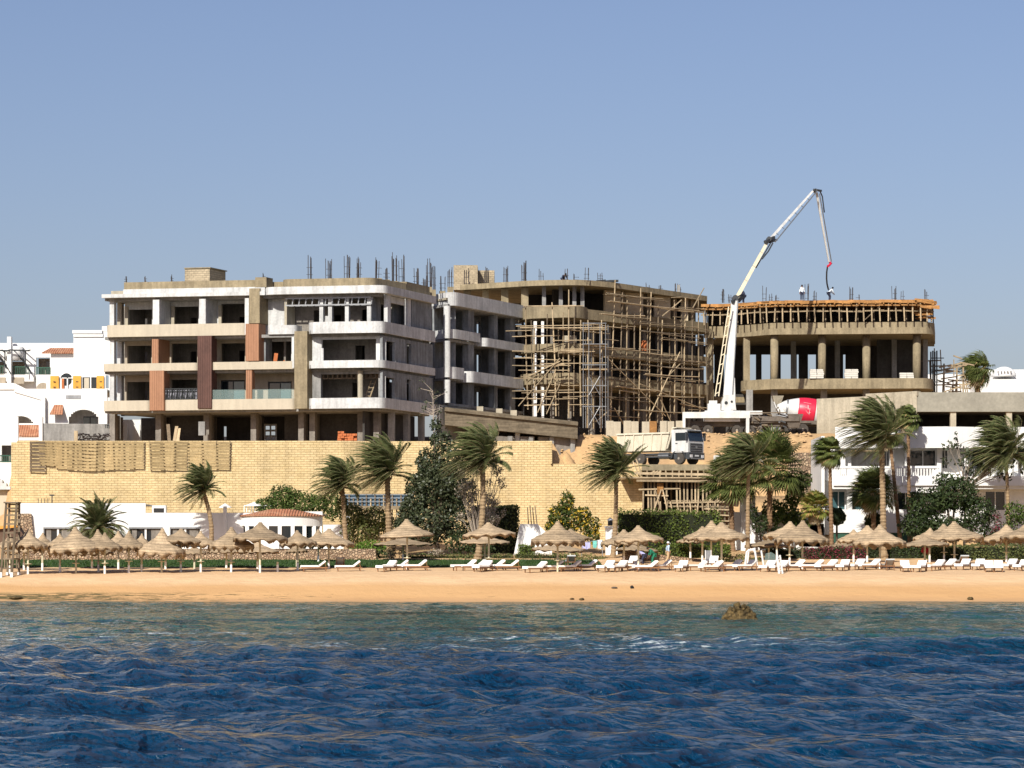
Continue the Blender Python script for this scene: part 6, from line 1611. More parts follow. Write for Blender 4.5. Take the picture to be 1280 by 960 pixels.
# towel rack and towels
Y = 239.; zg = ground(0,Y)
t = thing('towel_rack','thin rack for towels below the yellow leaved bush','rack',(X(740,Y),Y,zg))
one('post',M['steel'],t,lambda b: b.bar((X(727,Y),Y,zg),(X(727,Y),Y,Z(678,Y)),.06)); one('post',M['steel'],t,lambda b: b.bar((X(753,Y),Y,zg),(X(753,Y),Y,Z(675,Y)),.06)); one('rail',M['steel'],t,lambda b: b.bar((X(727,Y),Y,Z(678,Y)),(X(753,Y),Y,Z(675,Y)),.05))
def towel(lab,p0,p1,y0,y1,mk):
    b = MB(); n = 10
    for i in range(n):
        xa, xb = X(p0+(p1-p0)*i/n,Y), X(p0+(p1-p0)*(i+1)/n,Y); da, db = .05*math.sin(i*1.3), .05*math.sin((i+1)*1.3)
        zt = Z(y0,Y); zb = Z(y1,Y)+.05*math.sin(i)
        b.hexa([(xa,Y-.06+da,zb),(xb,Y-.06+db,zb),(xb,Y-.03+db,zb),(xa,Y-.03+da,zb),(xa,Y-.06,zt),(xb,Y-.06,zt),(xb,Y-.03,zt),(xa,Y-.03,zt)])
    o = b.build('hanging_towel',M[mk],loc=(X((p0+p1)/2,Y),Y-.05,Z(y1,Y))); tag(o,lab,'towel','towels on the rack')
towel('pale lavender towel hanging on the rack',728,738,678,686,'lav'); towel('turquoise towel hanging on the rack',741,746,676,685,'turq'); towel('white towel hanging at the right of the rack',747,752.5,675,686,'clothw')
# debris on the sand
def stone(lab,px,py,Y,r,mk,cat='stone',name='stone',seed=1,group=None,sq=.7):
    rr = random.Random(seed); b = MB(); prof = []
    me = []; n = 12; m = 7; c = Vector((X(px,Y),Y,ground(X(px,Y),Y)+r*sq*.5)); vs = []
    for j in range(m+1):
        th = PI*j/m
        for k in range(n):
            a = 2*PI*k/n; d = Vector((math.sin(th)*math.cos(a),math.sin(th)*math.sin(a),math.cos(th))); q = 1+.25*mnoise.noise(d*1.7+Vector((seed,0,0)))
            vs.append(c+Vector((d.x*r*q,d.y*r*q,d.z*r*sq*q)))
    b.add(vs,[(j*n+k,(j+1)*n+k,(j+1)*n+(k+1)%n,j*n+(k+1)%n) for j in range(m) for k in range(n)])
    o = b.build(name,M[mk],smooth=True,loc=c-Vector((0,0,r*sq*.5))); tag(o,lab,cat,group)
def Ysand(py):
    lo,hi = 200.,212.
    for _ in range(40):
        m_ = (lo+hi)/2
        if HY+(CH-ground(0,m_))*FP/m_ > py: lo = m_
        else: hi = m_
    return lo
stone('black rubber ball lying on the sand',790,736,Ysand(735.5),.14,'cushb','ball','beach_ball',1,sq=1)
stone('pale driftwood lump left of the black ball',768,735,Ysand(735.5),.22,'bark','driftwood','driftwood',2,sq=.4)
stone('dark stone at the waterline left of the black ball',727,751,Ysand(750),.2,'rock','stone','stone',3,sq=.5)
stone('flat brown stone at the waterline, left of the dark one',715,750,Ysand(749.5),.16,'rock','stone','stone',4,sq=.5)
stone('dark stone at the waterline below the tallest palm',1213,750,Ysand(749.5),.22,'rock','stone','stone',5,sq=.6)
stone('low flat weedy rock at the waterline, far left',20,749,Ysand(748),.5,'rock','stone','stone',6,sq=.2)
# coral rock in the sea
def searock():
    rr = random.Random(4); Y = 143.; c = Vector((X(925,Y),Y,-.15)); b = MB()
    for i in range(150):
        a = rr.uniform(0,2*PI); u = rr.random()**.5; x = u*.88*math.cos(a); y = u*.6*math.sin(a); z = .86*(1-u**1.7)*rr.uniform(.7,1.12)+.02
        r = rr.uniform(.08,.17); vs = []; n = 7
        for j in range(5):
            th = PI*j/4
            for k in range(n):
                d = Vector((math.sin(th)*math.cos(2*PI*k/n),math.sin(th)*math.sin(2*PI*k/n),math.cos(th)))*r*rr.uniform(.75,1.25); vs.append(c+Vector((x,y,z))+d)
        b.add(vs,[(j*n+k,(j+1)*n+k,(j+1)*n+(k+1)%n,j*n+(k+1)%n) for j in range(4) for k in range(n)])
    b.lathe([(.85,-.4),(.8,.0),(.6,.25),(.4,.45),(.15,.6)],14,c)
    o = b.build('coral_rock',M['rock'],loc=c); tag(o,'knobbly brown coral rock standing out of the shallow water','rock')
searock()
# ------------------------------------------------------------------ scaffolding in front of block C
def scaffold():
    rr = random.Random(3); FR = FC
    T = thing('timber_scaffolding','tall crooked timber scaffolding of poles and ledgers in front of the raw concrete block','scaffolding',(X(760,298),298,15.4))
    def fp(px,t,z): 
        p = FR.p(px,t); return Vector((p[0],p[1],z))
    def bp(px,Y,z): return Vector((X(px,Y),Y,z))
    # along the receding face: standards (px, top row, bottom row, lean px)
    zg = 15.3
    for q,yt,yb,ln in ((742,404,536,0),(752,400,540,-1),(769,350,534,-6),(784,375,532,-2),(801,360,530,-3),(814,365,528,-2),(828,400,528,0),(843,375,518,0),(857,372,518,-2),(873,372,520,2)):
        Yq = FR.Y(q,-1.4); a = fp(q+ln,-1.4,FR.z(yb,q,-1.4)); c = fp(q,-1.4,FR.z(yt,q,-1.4))
        m = a.lerp(c,.5)+Vector((rr.uniform(-.12,.12),0,0))
        one('standard',M['timber'],T,lambda b: b.tube([a,m,c],[.08,.075,.06],6))
        if q > 755:
            a2 = a+Vector((.9,1.1,0)); one('standard',M['timberd'],T,lambda b: b.tube([a2,c+Vector((.8,1.1,-1.2))],.075,5))
    for yy,q0,q1 in ((367,758,835),(377,760,880),(405,735,790),(403,800,860),(414,800,876),(421,830,882),(432,738,800),(440,800,850),(445,750,880),(459,735,800),(455,800,880),(470,735,790),(468,805,880),(495,740,815),(494,820,880),(517,740,800),(512,790,880),(428,860,884),(386,826,880),(392,750,812),(483,770,830),(505,850,884)):
        for k in range(1 if q1-q0<60 else 2):
            za = FR.z(yy,q0,-1.5); p = fp(q0+k*2,-1.5-.25*(k),za+rr.uniform(-.1,.1)); c = fp(q1-k*6,-1.5-.25*k,za+rr.uniform(-.25,.15)+k*.12)
            one('ledger',M['timber' if rr.random()<.65 else 'timberd'],T,lambda b: b.tube([p,p.lerp(c,.5)+Vector((0,0,-.07)),c],.052,5))
    for (qa,ya,qb,yb) in ((757,445,832,520),(800,480,880,512),(812,520,850,440),(826,500,842,535),(768,510,782,535),(745,527,765,510),(828,395,852,375),(866,385,880,360),(835,470,850,455)):
        p = fp(qa,-1.7,FR.z(ya,qa,-1.7)); c = fp(qb,-1.7,FR.z(yb,qb,-1.7)); one('brace',M['timber'],T,lambda b: b.tube([p,c],.06,5))
    for k in range(24):
        q0 = rr.uniform(740,866); ln = rr.uniform(10,34); yy = rr.choice((372,384,396,408,424,436,450,462,475,488,500,512))
        p = fp(q0,-1.6,FR.z(yy,q0,-1.6)); c = fp(min(886,q0+ln),-1.6,FR.z(yy,q0,-1.6)+rr.uniform(-.2,.2)); one('ledger',M['timber'],T,lambda b: b.tube([p,c],.042,5))
    for q0,q1,yy in ((757,815,446),(780,846,379),(838,882,449),(690,760,410),(756,784,368),(700,745,441)):
        p = fp(q0,-.8,FR.z(yy,q0,-.8)); c = fp(q1,-.8,FR.z(yy,q0,-.8)); one('plank',M['timber'],T,lambda b: b.bar(p,c,.5,.08))
    # round the bay front
    Yb = 294.6
    for q,yt,yb,ln in ((657,383,512,3),(690,378,520,5),(711,362,522,0),(668,410,500,1),(704,390,470,0),(726,400,520,0),(735,400,535,-1)):
        a, c = bp(q+ln,Yb,Z(yb,Yb)), bp(q,Yb,Z(yt,Yb)); one('standard',M['timber'],T,lambda b: b.tube([a,a.lerp(c,.5)+Vector((rr.uniform(-.1,.1),0,0)),c],[.08,.075,.06],6))
    for yy,q0,q1 in ((383,655,720),(408,645,740),(410,650,755),(421,640,700),(439,640,715),(437,700,760),(455,675,758),(457,640,690),(463,648,712),(473,642,700),(489,640,718),(491,690,760),(507,655,698),(498,640,670),(448,642,665),(414,632,664),(426,690,740)):
        p, c = bp(q0,Yb-.3,Z(yy,Yb)), bp(q1,Yb-.3,Z(yy+rr.uniform(-1.5,1.5),Yb)); one('ledger',M['timber'],T,lambda b: b.tube([p,c],.054,5))
    for qa,ya,qb,yb in ((648,508,700,448),(672,516,695,462),(683,518,700,480),(662,470,700,452)):
        p, c = bp(qa,Yb-.5,Z(ya,Yb)), bp(qb,Yb-.5,Z(yb,Yb)); one('brace',M['timber'],T,lambda b: b.tube([p,c],.06,5))
    for k in range(26):
        q0 = rr.uniform(642,722); ln = rr.uniform(12,48); yy = rr.choice((383,396,410,421,439,448,457,464,473,482,490,498,507))+rr.uniform(-2,2)
        p, c = bp(q0,Yb-.35-.1*rr.random(),Z(yy,Yb)), bp(q0+ln,Yb-.3,Z(yy+rr.uniform(-2,2),Yb)); one('ledger',M['timber'],T,lambda b: b.tube([p,c],.045,5))
    for q,yt,yb in ((664,400,505),(684,392,515),(698,410,520),(718,395,520),(676,440,515)):
        a, c = bp(q+rr.uniform(-2,2),Yb+.5,Z(yb,Yb)), bp(q,Yb+.5,Z(yt,Yb)); one('standard',M['timberd'],T,lambda b: b.tube([a,c],.06,5))
    # a steel tower between the two
    S = thing('steel_scaffold_tower','grey steel frame scaffold tower among the timber poles','scaffold',(X(742,293.5),293.5,14.5))
    for q in (729,736,750,757):
        one('upright',M['steel'],S,lambda b: b.tube([bp(q,293.5,Z(535,293.5)),bp(q,293.5,Z(403+(q>745)*2,293.5))],.04,6))
        one('upright',M['steel'],S,lambda b: b.tube([bp(q+3,295,Z(535,295)),bp(q+3,295,Z(406,295))],.035,6))
    for yy in (404,430,456,482,508): one('rail',M['steel'],S,lambda b: b.tube([bp(728,293.5,Z(yy,293.5)),bp(758,293.5,Z(yy,293.5))],.045,5))
    for ya in (470,508):
        one('brace',M['steel'],S,lambda b: (b.tube([bp(736,293.4,Z(ya,293.4)),bp(750,293.4,Z(ya+24,293.4))],.035,5), b.tube([bp(750,293.3,Z(ya,293.3)),bp(736,293.3,Z(ya+24,293.3))],.035,5)))
    for yy in (412,431,462): one('plank',M['timber'],S,lambda b: b.box(X(727,293.6),X(759,293.6),293.6,295.,Z(yy,293.6),Z(yy,293.6)+.09))
    o = MB(); 
    for i in range(9): o.cbox((X(708+(i%3)*5,296.4),296.6,24.98+.14+.25*(i//3)),(.2,.25,.118))
    o = o.build('block_stack',M['concl'],loc=(X(714,296.6),296.6,24.96)); tag(o,'small stack of pale blocks on the bay balcony among the scaffolding','block stack')
    Yq = FR.Y(805,.4); b = MB(); b.lathe([(.5,24.96),(.55,25.5),(.35,26.),(.1,26.1)],9,(X(805,Yq),Yq,0)); o = b.build('orange_bundle',M['redbrick'],loc=(X(805,Yq),Yq,24.95)); tag(o,'orange bundle standing on the second floor behind the scaffolding','bundle')
scaffold()

# ------------------------------------------------------------------ timber shoring under the truck platform
def shoring():
    rr = random.Random(9); Y = 260.5; z = lambda py: Z(py,Y)
    T = thing('truck_platform','rough concrete platform under the dump truck carried by timber shoring','platform',(X(850,262),262,4.5))
    one('platform_slab',M['concb'],T,lambda b: b.prism([(X(778,264.5),264.5),(X(802,264.5),264.5),(X(802,Y),Y),(X(905,Y),Y),(X(912,264),264),(X(912,275),275),(X(778,275),275)],z(588),z(580.5)))
    one('back_wall',M['void'],T,lambda b: b.box(X(800,273),X(915,273),273,273.2,4.2,z(588)))  # wall coloured dark to give the black shade behind the posts
    K = thing('timber_shoring','dense timber shoring posts and planks under the truck platform','shoring',(X(850,Y),Y,4.5))
    one('deck',M['timber'],K,lambda b: b.box(X(776,Y-.8),X(902,Y-.8),Y-1.2,Y+1.4,z(598.4),z(596.6)))
    one('ledger',M['timber'],K,lambda b: b.bar((X(790,Y),Y-1.25,z(592)),(X(898,Y),Y-1.25,z(594)),.12,.22))
    one('ledger',M['timber'],K,lambda b: b.bar((X(795,Y),Y-1.0,z(601)),(X(900,Y),Y-1.0,z(602)),.12,.2))
    for i in range(13):
        q = 801+i*7.9; one('upper_post',M['timber'],K,lambda b: b.bar((X(q,Y),Y-.1,z(596)),(X(q+rr.uniform(-.6,.6),Y),Y-.1,z(588)),.11))
    for i in range(5): 
        q = 790+i*4; one('brace',M['timber'],K,lambda b: b.bar((X(q+8,Y),Y-1,z(595)),(X(q-2+3*i,Y),Y-.6,z(570+i*4)) if i<2 else (X(q+20,Y),Y-.9,z(589)),.09))
    for i in range(22):
        q = 800+i*4.6+rr.uniform(-1,1); d = rr.choice((0,.0,1.4,2.8)); mk = 'timber' if d == 0 else 'timberd'
        if q > 898: continue
        one('post',M[mk],K,lambda b: b.bar((X(q+rr.uniform(-1.2,1.2),Y),Y-.2+d,ground(X(q,Y),Y)),(X(q,Y),Y-.2+d,z(598.4)),.14))
    for yy,q0,q1,d in ((629,830,905,-.4),(633,832,910,-.4),(626,835,905,.9),(640,798,860,-.35),(612,798,850,-.3),(619,806,835,-.4)):
        one('ledger',M['timber'],K,lambda b: b.bar((X(q0,Y),Y+d,z(yy)),(X(q1,Y),Y+d,z(yy+rr.uniform(-2,1))),.11,.13))
    for i in range(11):
        q = 818+i*7.5; one('short_prop',M['timber'],K,lambda b: b.bar((X(q,Y),Y-.7,z(642)),(X(q+rr.uniform(-3,3),Y),Y-.6,z(627)),.11))
    for q0,y0,q1,y1 in ((816,640,826,612),(826,640,818,610),(834,640,828,612)): one('brace',M['timber'],K,lambda b: b.bar((X(q0,Y),Y-.8,z(y0)),(X(q1,Y),Y-.7,z(y1)),.1))
    one('form_panel',M['orange'],K,lambda b: b.box(X(821,Y),X(829,Y),Y-.5,Y-.42,z(618),z(604)))
    # crib of posts below the platform right end
    for q in (884,888,894,900,906,911):
        one('post',M['timberd'],K,lambda b: b.bar((X(q,Y-2),Y-2,ground(0,Y-2)),(X(q+rr.uniform(-1,1),Y-2),Y-2,Z(632,Y-2)),.15))
    for yy in (636,643,650,656): one('ledger',M['timber'],K,lambda b: b.bar((X(880,Y-2),Y-2.2,Z(yy,Y-2)),(X(914,Y-2),Y-2.2,Z(yy+1.5,Y-2)),.12))
    # blue netted form left of the tall palm
    Yb = 258.; t = thing('netted_formwork','low timber formwork with blue netting between the palms','formwork',(X(468,Yb),Yb,4.4))
    one('netting',M['blue'],t,lambda b: b.box(X(430,Yb),X(510,Yb),Yb,Yb+.08,Z(633,Yb),Z(618.5,Yb)))
    for i in range(15): 
        q = 431+i*5.4; one('post',M['timberd'] if i%3 else M['timber'],t,lambda b: b.bar((X(q,Yb),Yb-.12,ground(X(q,Yb),Yb)),(X(q,Yb),Yb-.12,Z(618 if i%2 else 622,Yb)),.12))
    for yy in (618,622.5,627): one('rail',M['steel'],t,lambda b: b.bar((X(430,Yb),Yb-.2,Z(yy,Yb)),(X(510,Yb),Yb-.2,Z(yy,Yb)),.06))
    one('kicker_board',M['timber'],t,lambda b: b.box(X(430,Yb),X(510,Yb),Yb-.5,Yb-.3,Z(637,Yb),Z(632.5,Yb)))
    for i,px in enumerate((663,667,671,675)):
        t_ = MB(); x = X(px,248.5); t_.bar((x,248.5,ground(x,248.5)),(x-.25-.06*i,248.8,Z(634-i%2*2,248.5)),.09); o = t_.build('leaning_pole',M['timberd'],loc=(x,248.5,ground(x,248.5)))
        tag(o,f'thin dark pole leaning on the stone wall behind the white ramp, {orr[i]} from the left','pole','poles leaning on the stone wall')
shoring()

# ------------------------------------------------------------------ vehicles
def place(t, x, y, z, deg): t.location = (x,y,z); t.rotation_euler = (0,0,math.radians(deg))
def wheel(parent, x, y, r, w, axle='tyre'):
    Mr = Matrix.Rotation(PI/2,4,'X')
    b = MB(); b.lathe([(r*.58,-w/2),(r*.92,-w/2),(r,-w*.3),(r,w*.3),(r*.92,w/2),(r*.58,w/2)],22,(x,y,r),Mr); o = b.build('wheel',M['tyre'],parent)
    s = -1 if y < 0 else 1
    b = MB(); b.lathe([(r*.56,-w*.42),(r*.57,w*.42)],18,(x,y,r),Mr); b.lathe([(r*.22,0),(r*.2,w*.55)],12,(x,y,r),Matrix.Rotation(-PI/2*s,4,'X')); b.build('rim',M['rim'],o)
    b = MB()
    for k in range(8): a = 2*PI*k/8; b.cbox((x+r*.4*math.cos(a),y+s*w*.44,r+r*.4*math.sin(a)),(.03,.02,.03))
    b.build('wheel_nut',M['dusty'],o)
def truck_cab(T, x0, paint='vwhite', lenx=1.75, wd=2.45, zb=1.0, zt=3.0):
    h = wd/2
    prof = [(x0,zb),(x0+lenx,zb),(x0+lenx+.02,zb+.95),(x0+lenx-.18,zt-.12),(x0+lenx-.32,zt),(x0+.1,zt),(x0,zt-.1)]
    cab = one('cab',M[paint],T,lambda b: b.extr(prof,-h,h))
    xf = x0+lenx
    one('windscreen',M['glass'],T,lambda b: b.hexa([(xf+.012,-h+.12,zb+1.0),(xf+.05,-h+.12,zb+1.0),(xf+.05,h-.12,zb+1.0),(xf+.012,h-.12,zb+1.0),(xf-.17,-h+.16,zt-.2),(xf-.13,-h+.16,zt-.2),(xf-.13,h-.16,zt-.2),(xf-.17,h-.16,zt-.2)]))
    one('sun_visor',M['vgrey'],T,lambda b: b.bar((xf-.02,-h+.1,zt-.12),(xf-.02,h-.1,zt-.12),.3,.1))
    for s in (-1,1):
        d = one('door',M[paint],T,lambda b: b.box(x0+.35,x0+lenx-.25,s*h-.005*(s<0)+(.0 if s<0 else .003),s*h+.03*s if s>0 else s*h-.003-.0,zb+.1,zt-.25) if False else b.box(x0+.35,x0+lenx-.25,min(s*h,s*(h+.03)),max(s*h,s*(h+.03)),zb+.1,zb+1.0))
        one('side_window',M['glass'],T,lambda b: b.extr([(x0+.42,zb+1.02),(xf-.12,zb+1.02),(xf-.30,zt-.28),(x0+.42,zt-.28)],min(s*(h+.001),s*(h+.02)),max(s*(h+.001),s*(h+.02))))
        one('door_handle',M['dark'],d,lambda b: b.box(x0+.45,x0+.65,min(s*(h+.03),s*(h+.06)),max(s*(h+.03),s*(h+.06)),zb+.75,zb+.82))
        one('mirror',M['vgrey'],T,lambda b: (b.box(xf-.12,xf+.02,s*(h+.2)-.12,s*(h+.2)+.12,zt-.95,zt-.25), b.bar((xf-.1,s*h,zt-.4),(xf-.05,s*(h+.15),zt-.35),.05)))
        hl = one('headlight',M['lamp'],T,lambda b: b.box(xf+.06,xf+.13,s*.9-.2,s*.9+.2,zb-.45,zb-.2))
    one('grille',M['vgrey'],T,lambda b: b.box(xf+.025,xf+.06,-.95,.95,zb+.05,zb+.8)); 
    one('grille_bar',M['steel'],T,lambda b: [b.box(xf+.062,xf+.085,-.9,.9,zb+.15+.2*k,zb+.2+.2*k) for k in range(3)])
    one('badge',M['steel'],T,lambda b: b.lathe([(.14,0),(.14,.03)],14,(xf+.062,0,zb+.47),Matrix.Rotation(PI/2,4,'Y')))
    one('bumper',M['vgrey'],T,lambda b: b.box(xf-.25,xf+.1,-h,h,zb-.6,zb-.02)); one('bumper_step',M['steel'],T,lambda b: b.box(xf+.1,xf+.16,-h+.3,h-.3,zb-.58,zb-.48))
    one('number_plate',M['white'],T,lambda b: b.box(xf+.102,xf+.12,-.3,.3,zb-.35,zb-.22))
    for s in (-1,1): one('wheel_arch',M['vgrey'],T,lambda b: b.ribbon([(0,0),(0.01,0)],0,0.01,.01) if False else [b.bar((x0+lenx*.42+.72*math.cos(a),s*(h-.14),.55+.72*math.sin(a)),(x0+lenx*.42+.72*math.cos(a+.4),s*(h-.14),.55+.72*math.sin(a+.4)),.08,.32,up=(0,1,0)) for a in (0,.39,.78,1.17,1.56,1.95,2.34,2.73)])
    for s in (-1,1): one('step',M['vgrey'],T,lambda b: b.box(x0+.25,x0+.6,min(s*(h-.3),s*h),max(s*(h-.3),s*h),.5,.95))
    return xf
def dump_truck():
    T = thing('dump_truck','white dump truck with a cream tipper body parked on the platform above the timber shoring','dump truck',(0,0,0))
    one('chassis',M['dusty'],T,lambda b: (b.box(-3.9,3.2,-.5,-.3,.75,1.05), b.box(-3.9,3.2,.3,.5,.75,1.05), [b.box(-3.6+i*1.1,-3.45+i*1.1,-.3,.3,.8,1.) for i in range(6)]))
    one('fuel_tank',M['steel'],T,lambda b: b.tube([(.2,-.85,.8),(1.3,-.85,.8)],.3,14)); one('fuel_tank',M['dusty'],T,lambda b: b.tube([(.2,.85,.8),(1.3,.85,.8)],.3,14))
    one('side_guard',M['vgrey'],T,lambda b: (b.bar((-1.1,-1.12,.7),(1.6,-1.12,.7),.06,.1), b.bar((-1.1,-1.12,.95),(1.6,-1.12,.95),.06,.1)))
    xf = truck_cab(T,1.7,zb=1.05,zt=3.05)
    # tipper: sloped front board, ribs
    prof = [(-3.9,1.25),(1.05,1.25),(1.55,2.95),(1.35,2.95),(-4.0,2.85)]
    b = MB(); W0,W1 = 1.05,1.22
    n = [(-3.95,1.25,W0),(1.0,1.25,W0),(1.5,2.75,W1),(-4.1,2.75,W1)]
    for s in (-1,1):
        b.add([(x,s*w_,z) for x,z,w_ in n]+[(x,s*(w_-.08),z+(.06 if z<2 else 0)) for x,z,w_ in n],[(0,1,2,3),(4,5,6,7),(0,1,5,4),(1,2,6,5),(2,3,7,6),(3,0,4,7)])
    b.add([(1.0,-W0,1.25),(1.0,W0,1.25),(1.5,W1,2.75),(1.5,-W1,2.75),(.92,-W0,1.25),(.92,W0,1.25),(1.42,W1,2.75),(1.42,-W1,2.75)],[(0,1,2,3),(4,5,6,7),(0,1,5,4),(1,2,6,5),(2,3,7,6),(3,0,4,7)])
    b.box(-3.95,1.0,-W0+.09,W0-.09,1.2,1.32); b.box(-4.12,-4.02,-W1,W1,1.25,2.7)
    b.hexa([(1.3,-W1,2.6),(2.9,-1.1,2.98),(2.9,1.1,2.98),(1.3,W1,2.6),(1.3,-W1,2.7),(2.9,-1.1,3.1),(2.9,1.1,3.1),(1.3,W1,2.7)]) if False else None
    body = b.build('tipper_body',M['vcream'],T)
    one('body_rib',M['vcream'],body,lambda b: [b.bar((-3.5+i*.98,s*(W0+.04),1.28),(-3.25+i*.98,s*(W1+.04),2.72),.12,.08,up=(0,1,0)) for i in range(5) for s in (-1,1)])
    one('body_rail',M['vcream'],body,lambda b: [b.bar((-4.1,s*(W1+.03),2.78),(1.52,s*(W1+.03),2.78),.16,.14) for s in (-1,1)])
    one('front_board',M['vcream'],T,lambda b: b.hexa([(1.12,-1.15,1.4),(1.2,-1.15,1.4),(1.2,1.15,1.4),(1.12,1.15,1.4),(1.72,-1.2,3.2),(1.8,-1.2,3.2),(1.8,1.2,3.2),(1.72,1.2,3.2)]))
    one('front_rib',M['concl'],T,lambda b: [b.bar((1.24,y,1.45),(1.83,y,3.15),.09) for y in (-1.1,-.6,0,.6,1.1)])
    one('canopy_board',M['vcream'],T,lambda b: b.hexa([(1.74,-1.2,3.16),(2.2,-1.2,3.2),(2.2,1.2,3.2),(1.74,1.2,3.16),(1.74,-1.2,3.26),(2.2,-1.2,3.28),(2.2,1.2,3.28),(1.74,1.2,3.26)]))
    for x in (2.45,-1.7,-3.05):
        for s in (-1,1): wheel(T,x,s*1.0,.53,.42)
    for s in (-1,1): one('mudflap',M['vgrey'],T,lambda b: b.box(-3.75,-3.7,s*1.0-.25,s*1.0+.25,.35,1.1))
    Y = 264.; place(T,X(829,Y),Y,Z(580.3,Y-3),-37); T.scale = (1.03,)*3
    return T
DT = dump_truck()

def pump_truck():
    Y = 291.; zg = Z(545,Y); z = lambda py: Z(py,Y)
    T = thing('concrete_pump_truck','white concrete pump truck with its long jointed boom raised over the columned block','pump truck',(X(915,Y),Y,zg))
    bx = lambda b,a,c,y0,y1,d0=-.6,d1=.6: b.box(X(a,Y),X(c,Y),Y+d0,Y+d1,z(y1),z(y0))
    one('outrigger_beam',M['vwhite'],T,lambda b: bx(b,852,936,516,523.5,-1.6,-1.2))
    one('outrigger_leg',M['vwhite'],T,lambda b: bx(b,852,855.5,523.6,546,-1.6,-1.2)); one('outrigger_leg',M['vwhite'],T,lambda b: bx(b,931,935,523.6,545,-1.6,-1.2))
    one('outrigger_beam',M['vwhite'],T,lambda b: bx(b,905,952,514,519,-.9,.9))
    one('chassis',M['dusty'],T,lambda b: (bx(b,862,1000,527,533,-.5,.5), bx(b,905,998,521,527,-1.,1.)))
    for q in (868,884,920,936): 
        for s in (-1,1): wheel_w(T,X(q,Y),Y+s*1.0,zg,.52,.4)
    one('pump_deck',M['vwhite'],T,lambda b: bx(b,880,924,514,527.5,-1.15,1.1))
    one('control_box',M['vwhite'],T,lambda b: (bx(b,884,900,505,513.9,-.7,.3), bx(b,886,896,501,504.9,-.5,.2)))
    one('hopper',M['dusty'],T,lambda b: b.hexa([(X(985,Y),Y-.7,z(535)),(X(998,Y),Y-.7,z(535)),(X(998,Y),Y+.7,z(535)),(X(985,Y),Y+.7,z(535)),(X(980,Y),Y-1,z(518)),(X(1003,Y),Y-1,z(518)),(X(1003,Y),Y+1,z(518)),(X(980,Y),Y+1,z(518))]))
    rr = random.Random(2)
    for i in range(26):
        a = Vector((X(rr.uniform(938,985),Y),Y-rr.uniform(.6,1.3),z(rr.uniform(519,542)))); d = Vector((rr.uniform(-1.1,1.1),rr.uniform(-.2,.2),rr.uniform(-.7,.7)))
        if i % 3: d = d*.6
        one('pump_pipe',M[rr.choice(['dusty','timberd','steel','vgrey'])],T,lambda b: b.tube([a,a+d],rr.uniform(.06,.13),7))
    one('pump_cylinder',M['dusty'],T,lambda b: (b.tube([(X(935,Y),Y-.7,z(529)),(X(982,Y),Y-.7,z(526))],.2,10), b.tube([(X(935,Y),Y-.2,z(533)),(X(982,Y),Y-.2,z(531))],.2,10)))
    one('deck_rail',M['timberd'],T,lambda b: b.bar((X(924,Y),Y-1.2,z(517)),(X(982,Y),Y-1.2,z(516.5)),.1))
    # slewing pedestal
    ped = one('pedestal',M['vwhite'],T,lambda b: b.extr([(X(901,Y),z(513)),(X(919.5,Y),z(513)),(X(918,Y),z(500)),(X(916.5,Y),z(494)),(X(905,Y),z(494)),(X(901.5,Y),z(503))],Y-.75,Y+.75))
    one('pedestal_hole',M['dark'],ped,lambda b: (b.tube([(X(907,Y),Y-.76,z(504)),(X(907,Y),Y-.79,z(504))],.17,12), b.tube([(X(914,Y),Y-.76,z(502.5)),(X(914,Y),Y-.79,z(502.5))],.12,12)))
    one('turntable',M['vwhite'],T,lambda b: b.tube([(X(910,Y),Y,z(515)),(X(910,Y),Y,z(511))],.85,20))
    # boom: box sections tapering, each a part with lugs and the delivery pipe
    def Yb(px): return lerp_tab([(905,291),(920,292.5),(961,298),(1019,306),(1037,309.6)],px)
    def bpt(p,yo=0): return at(p[0],p[1],Yb(p[0]))+Vector((0,yo,0))
    def sec(p,q,w0,w1,mk,dep=.5,nm='boom_section',yo=0):
        p, q = bpt(p,yo), bpt(q,yo); k = Y/FP; d = (q-p).normalized(); s = Vector((-d.z,0,d.x)); yv = Vector((0,1,0))*dep/2
        b = MB(); a, c = s*w0*k/2, s*w1*k/2
        b.hexa([p-a-yv,p+a-yv,p+a+yv,p-a+yv,q-c-yv,q+c-yv,q+c+yv,q-c+yv]); return b.build(nm,M[mk],T), p, q, s, d
    s1,p,q,sd,d = sec((909,500),(917.5,376),11,7.2,'vwhite',.6)
    one('ram',M['vwhite'],s1,lambda b: (b.tube([p+Vector((.72,-.2,-.2)),p.lerp(q,.22)+Vector((.5,-.2,0))],.12,8), b.tube([p.lerp(q,.22)+Vector((.5,-.2,0)),p.lerp(q,.38)+Vector((.38,-.2,0))],.07,8)))
    one('delivery_pipe',M['steel'],s1,lambda b: b.tube([p+Vector((.46,-.42,0)),q+Vector((.36,-.42,0))],.06,8))
    lad = one('boom_ladder',M['boomc'],s1,lambda b: (b.bar((X(894,Y),Y+.3,z(495)),(X(911,Y),Y+.3,z(383)),.1), b.bar((X(898.5,Y),Y+.3,z(495)),(X(914.5,Y),Y+.3,z(383)),.1), [b.bar((X(894.4+i*1.85,Y),Y+.3,z(492-i*12)),(X(898.8+i*1.8,Y),Y+.3,z(490-i*12)),.09) for i in range(9)]))
    for (px,py,r) in ((919,373,.32),(961,299,.25),(1019,238.5,.2)):
        one('boom_joint',M['vgrey'],T,lambda b: b.tube([bpt((px,py),-.42),bpt((px,py),.42)],r,14))
    one('joint_link',M['vgrey'],T,lambda b: (b.bar(bpt((915,378),-.3),bpt((925,370),-.3),.25,.3), b.bar(bpt((923,376),.3),bpt((929,369),.3),.3,.3)))
    s2,p,q,sd,d = sec((921,372),(959.5,302),6,4.8,'boomc',.5)
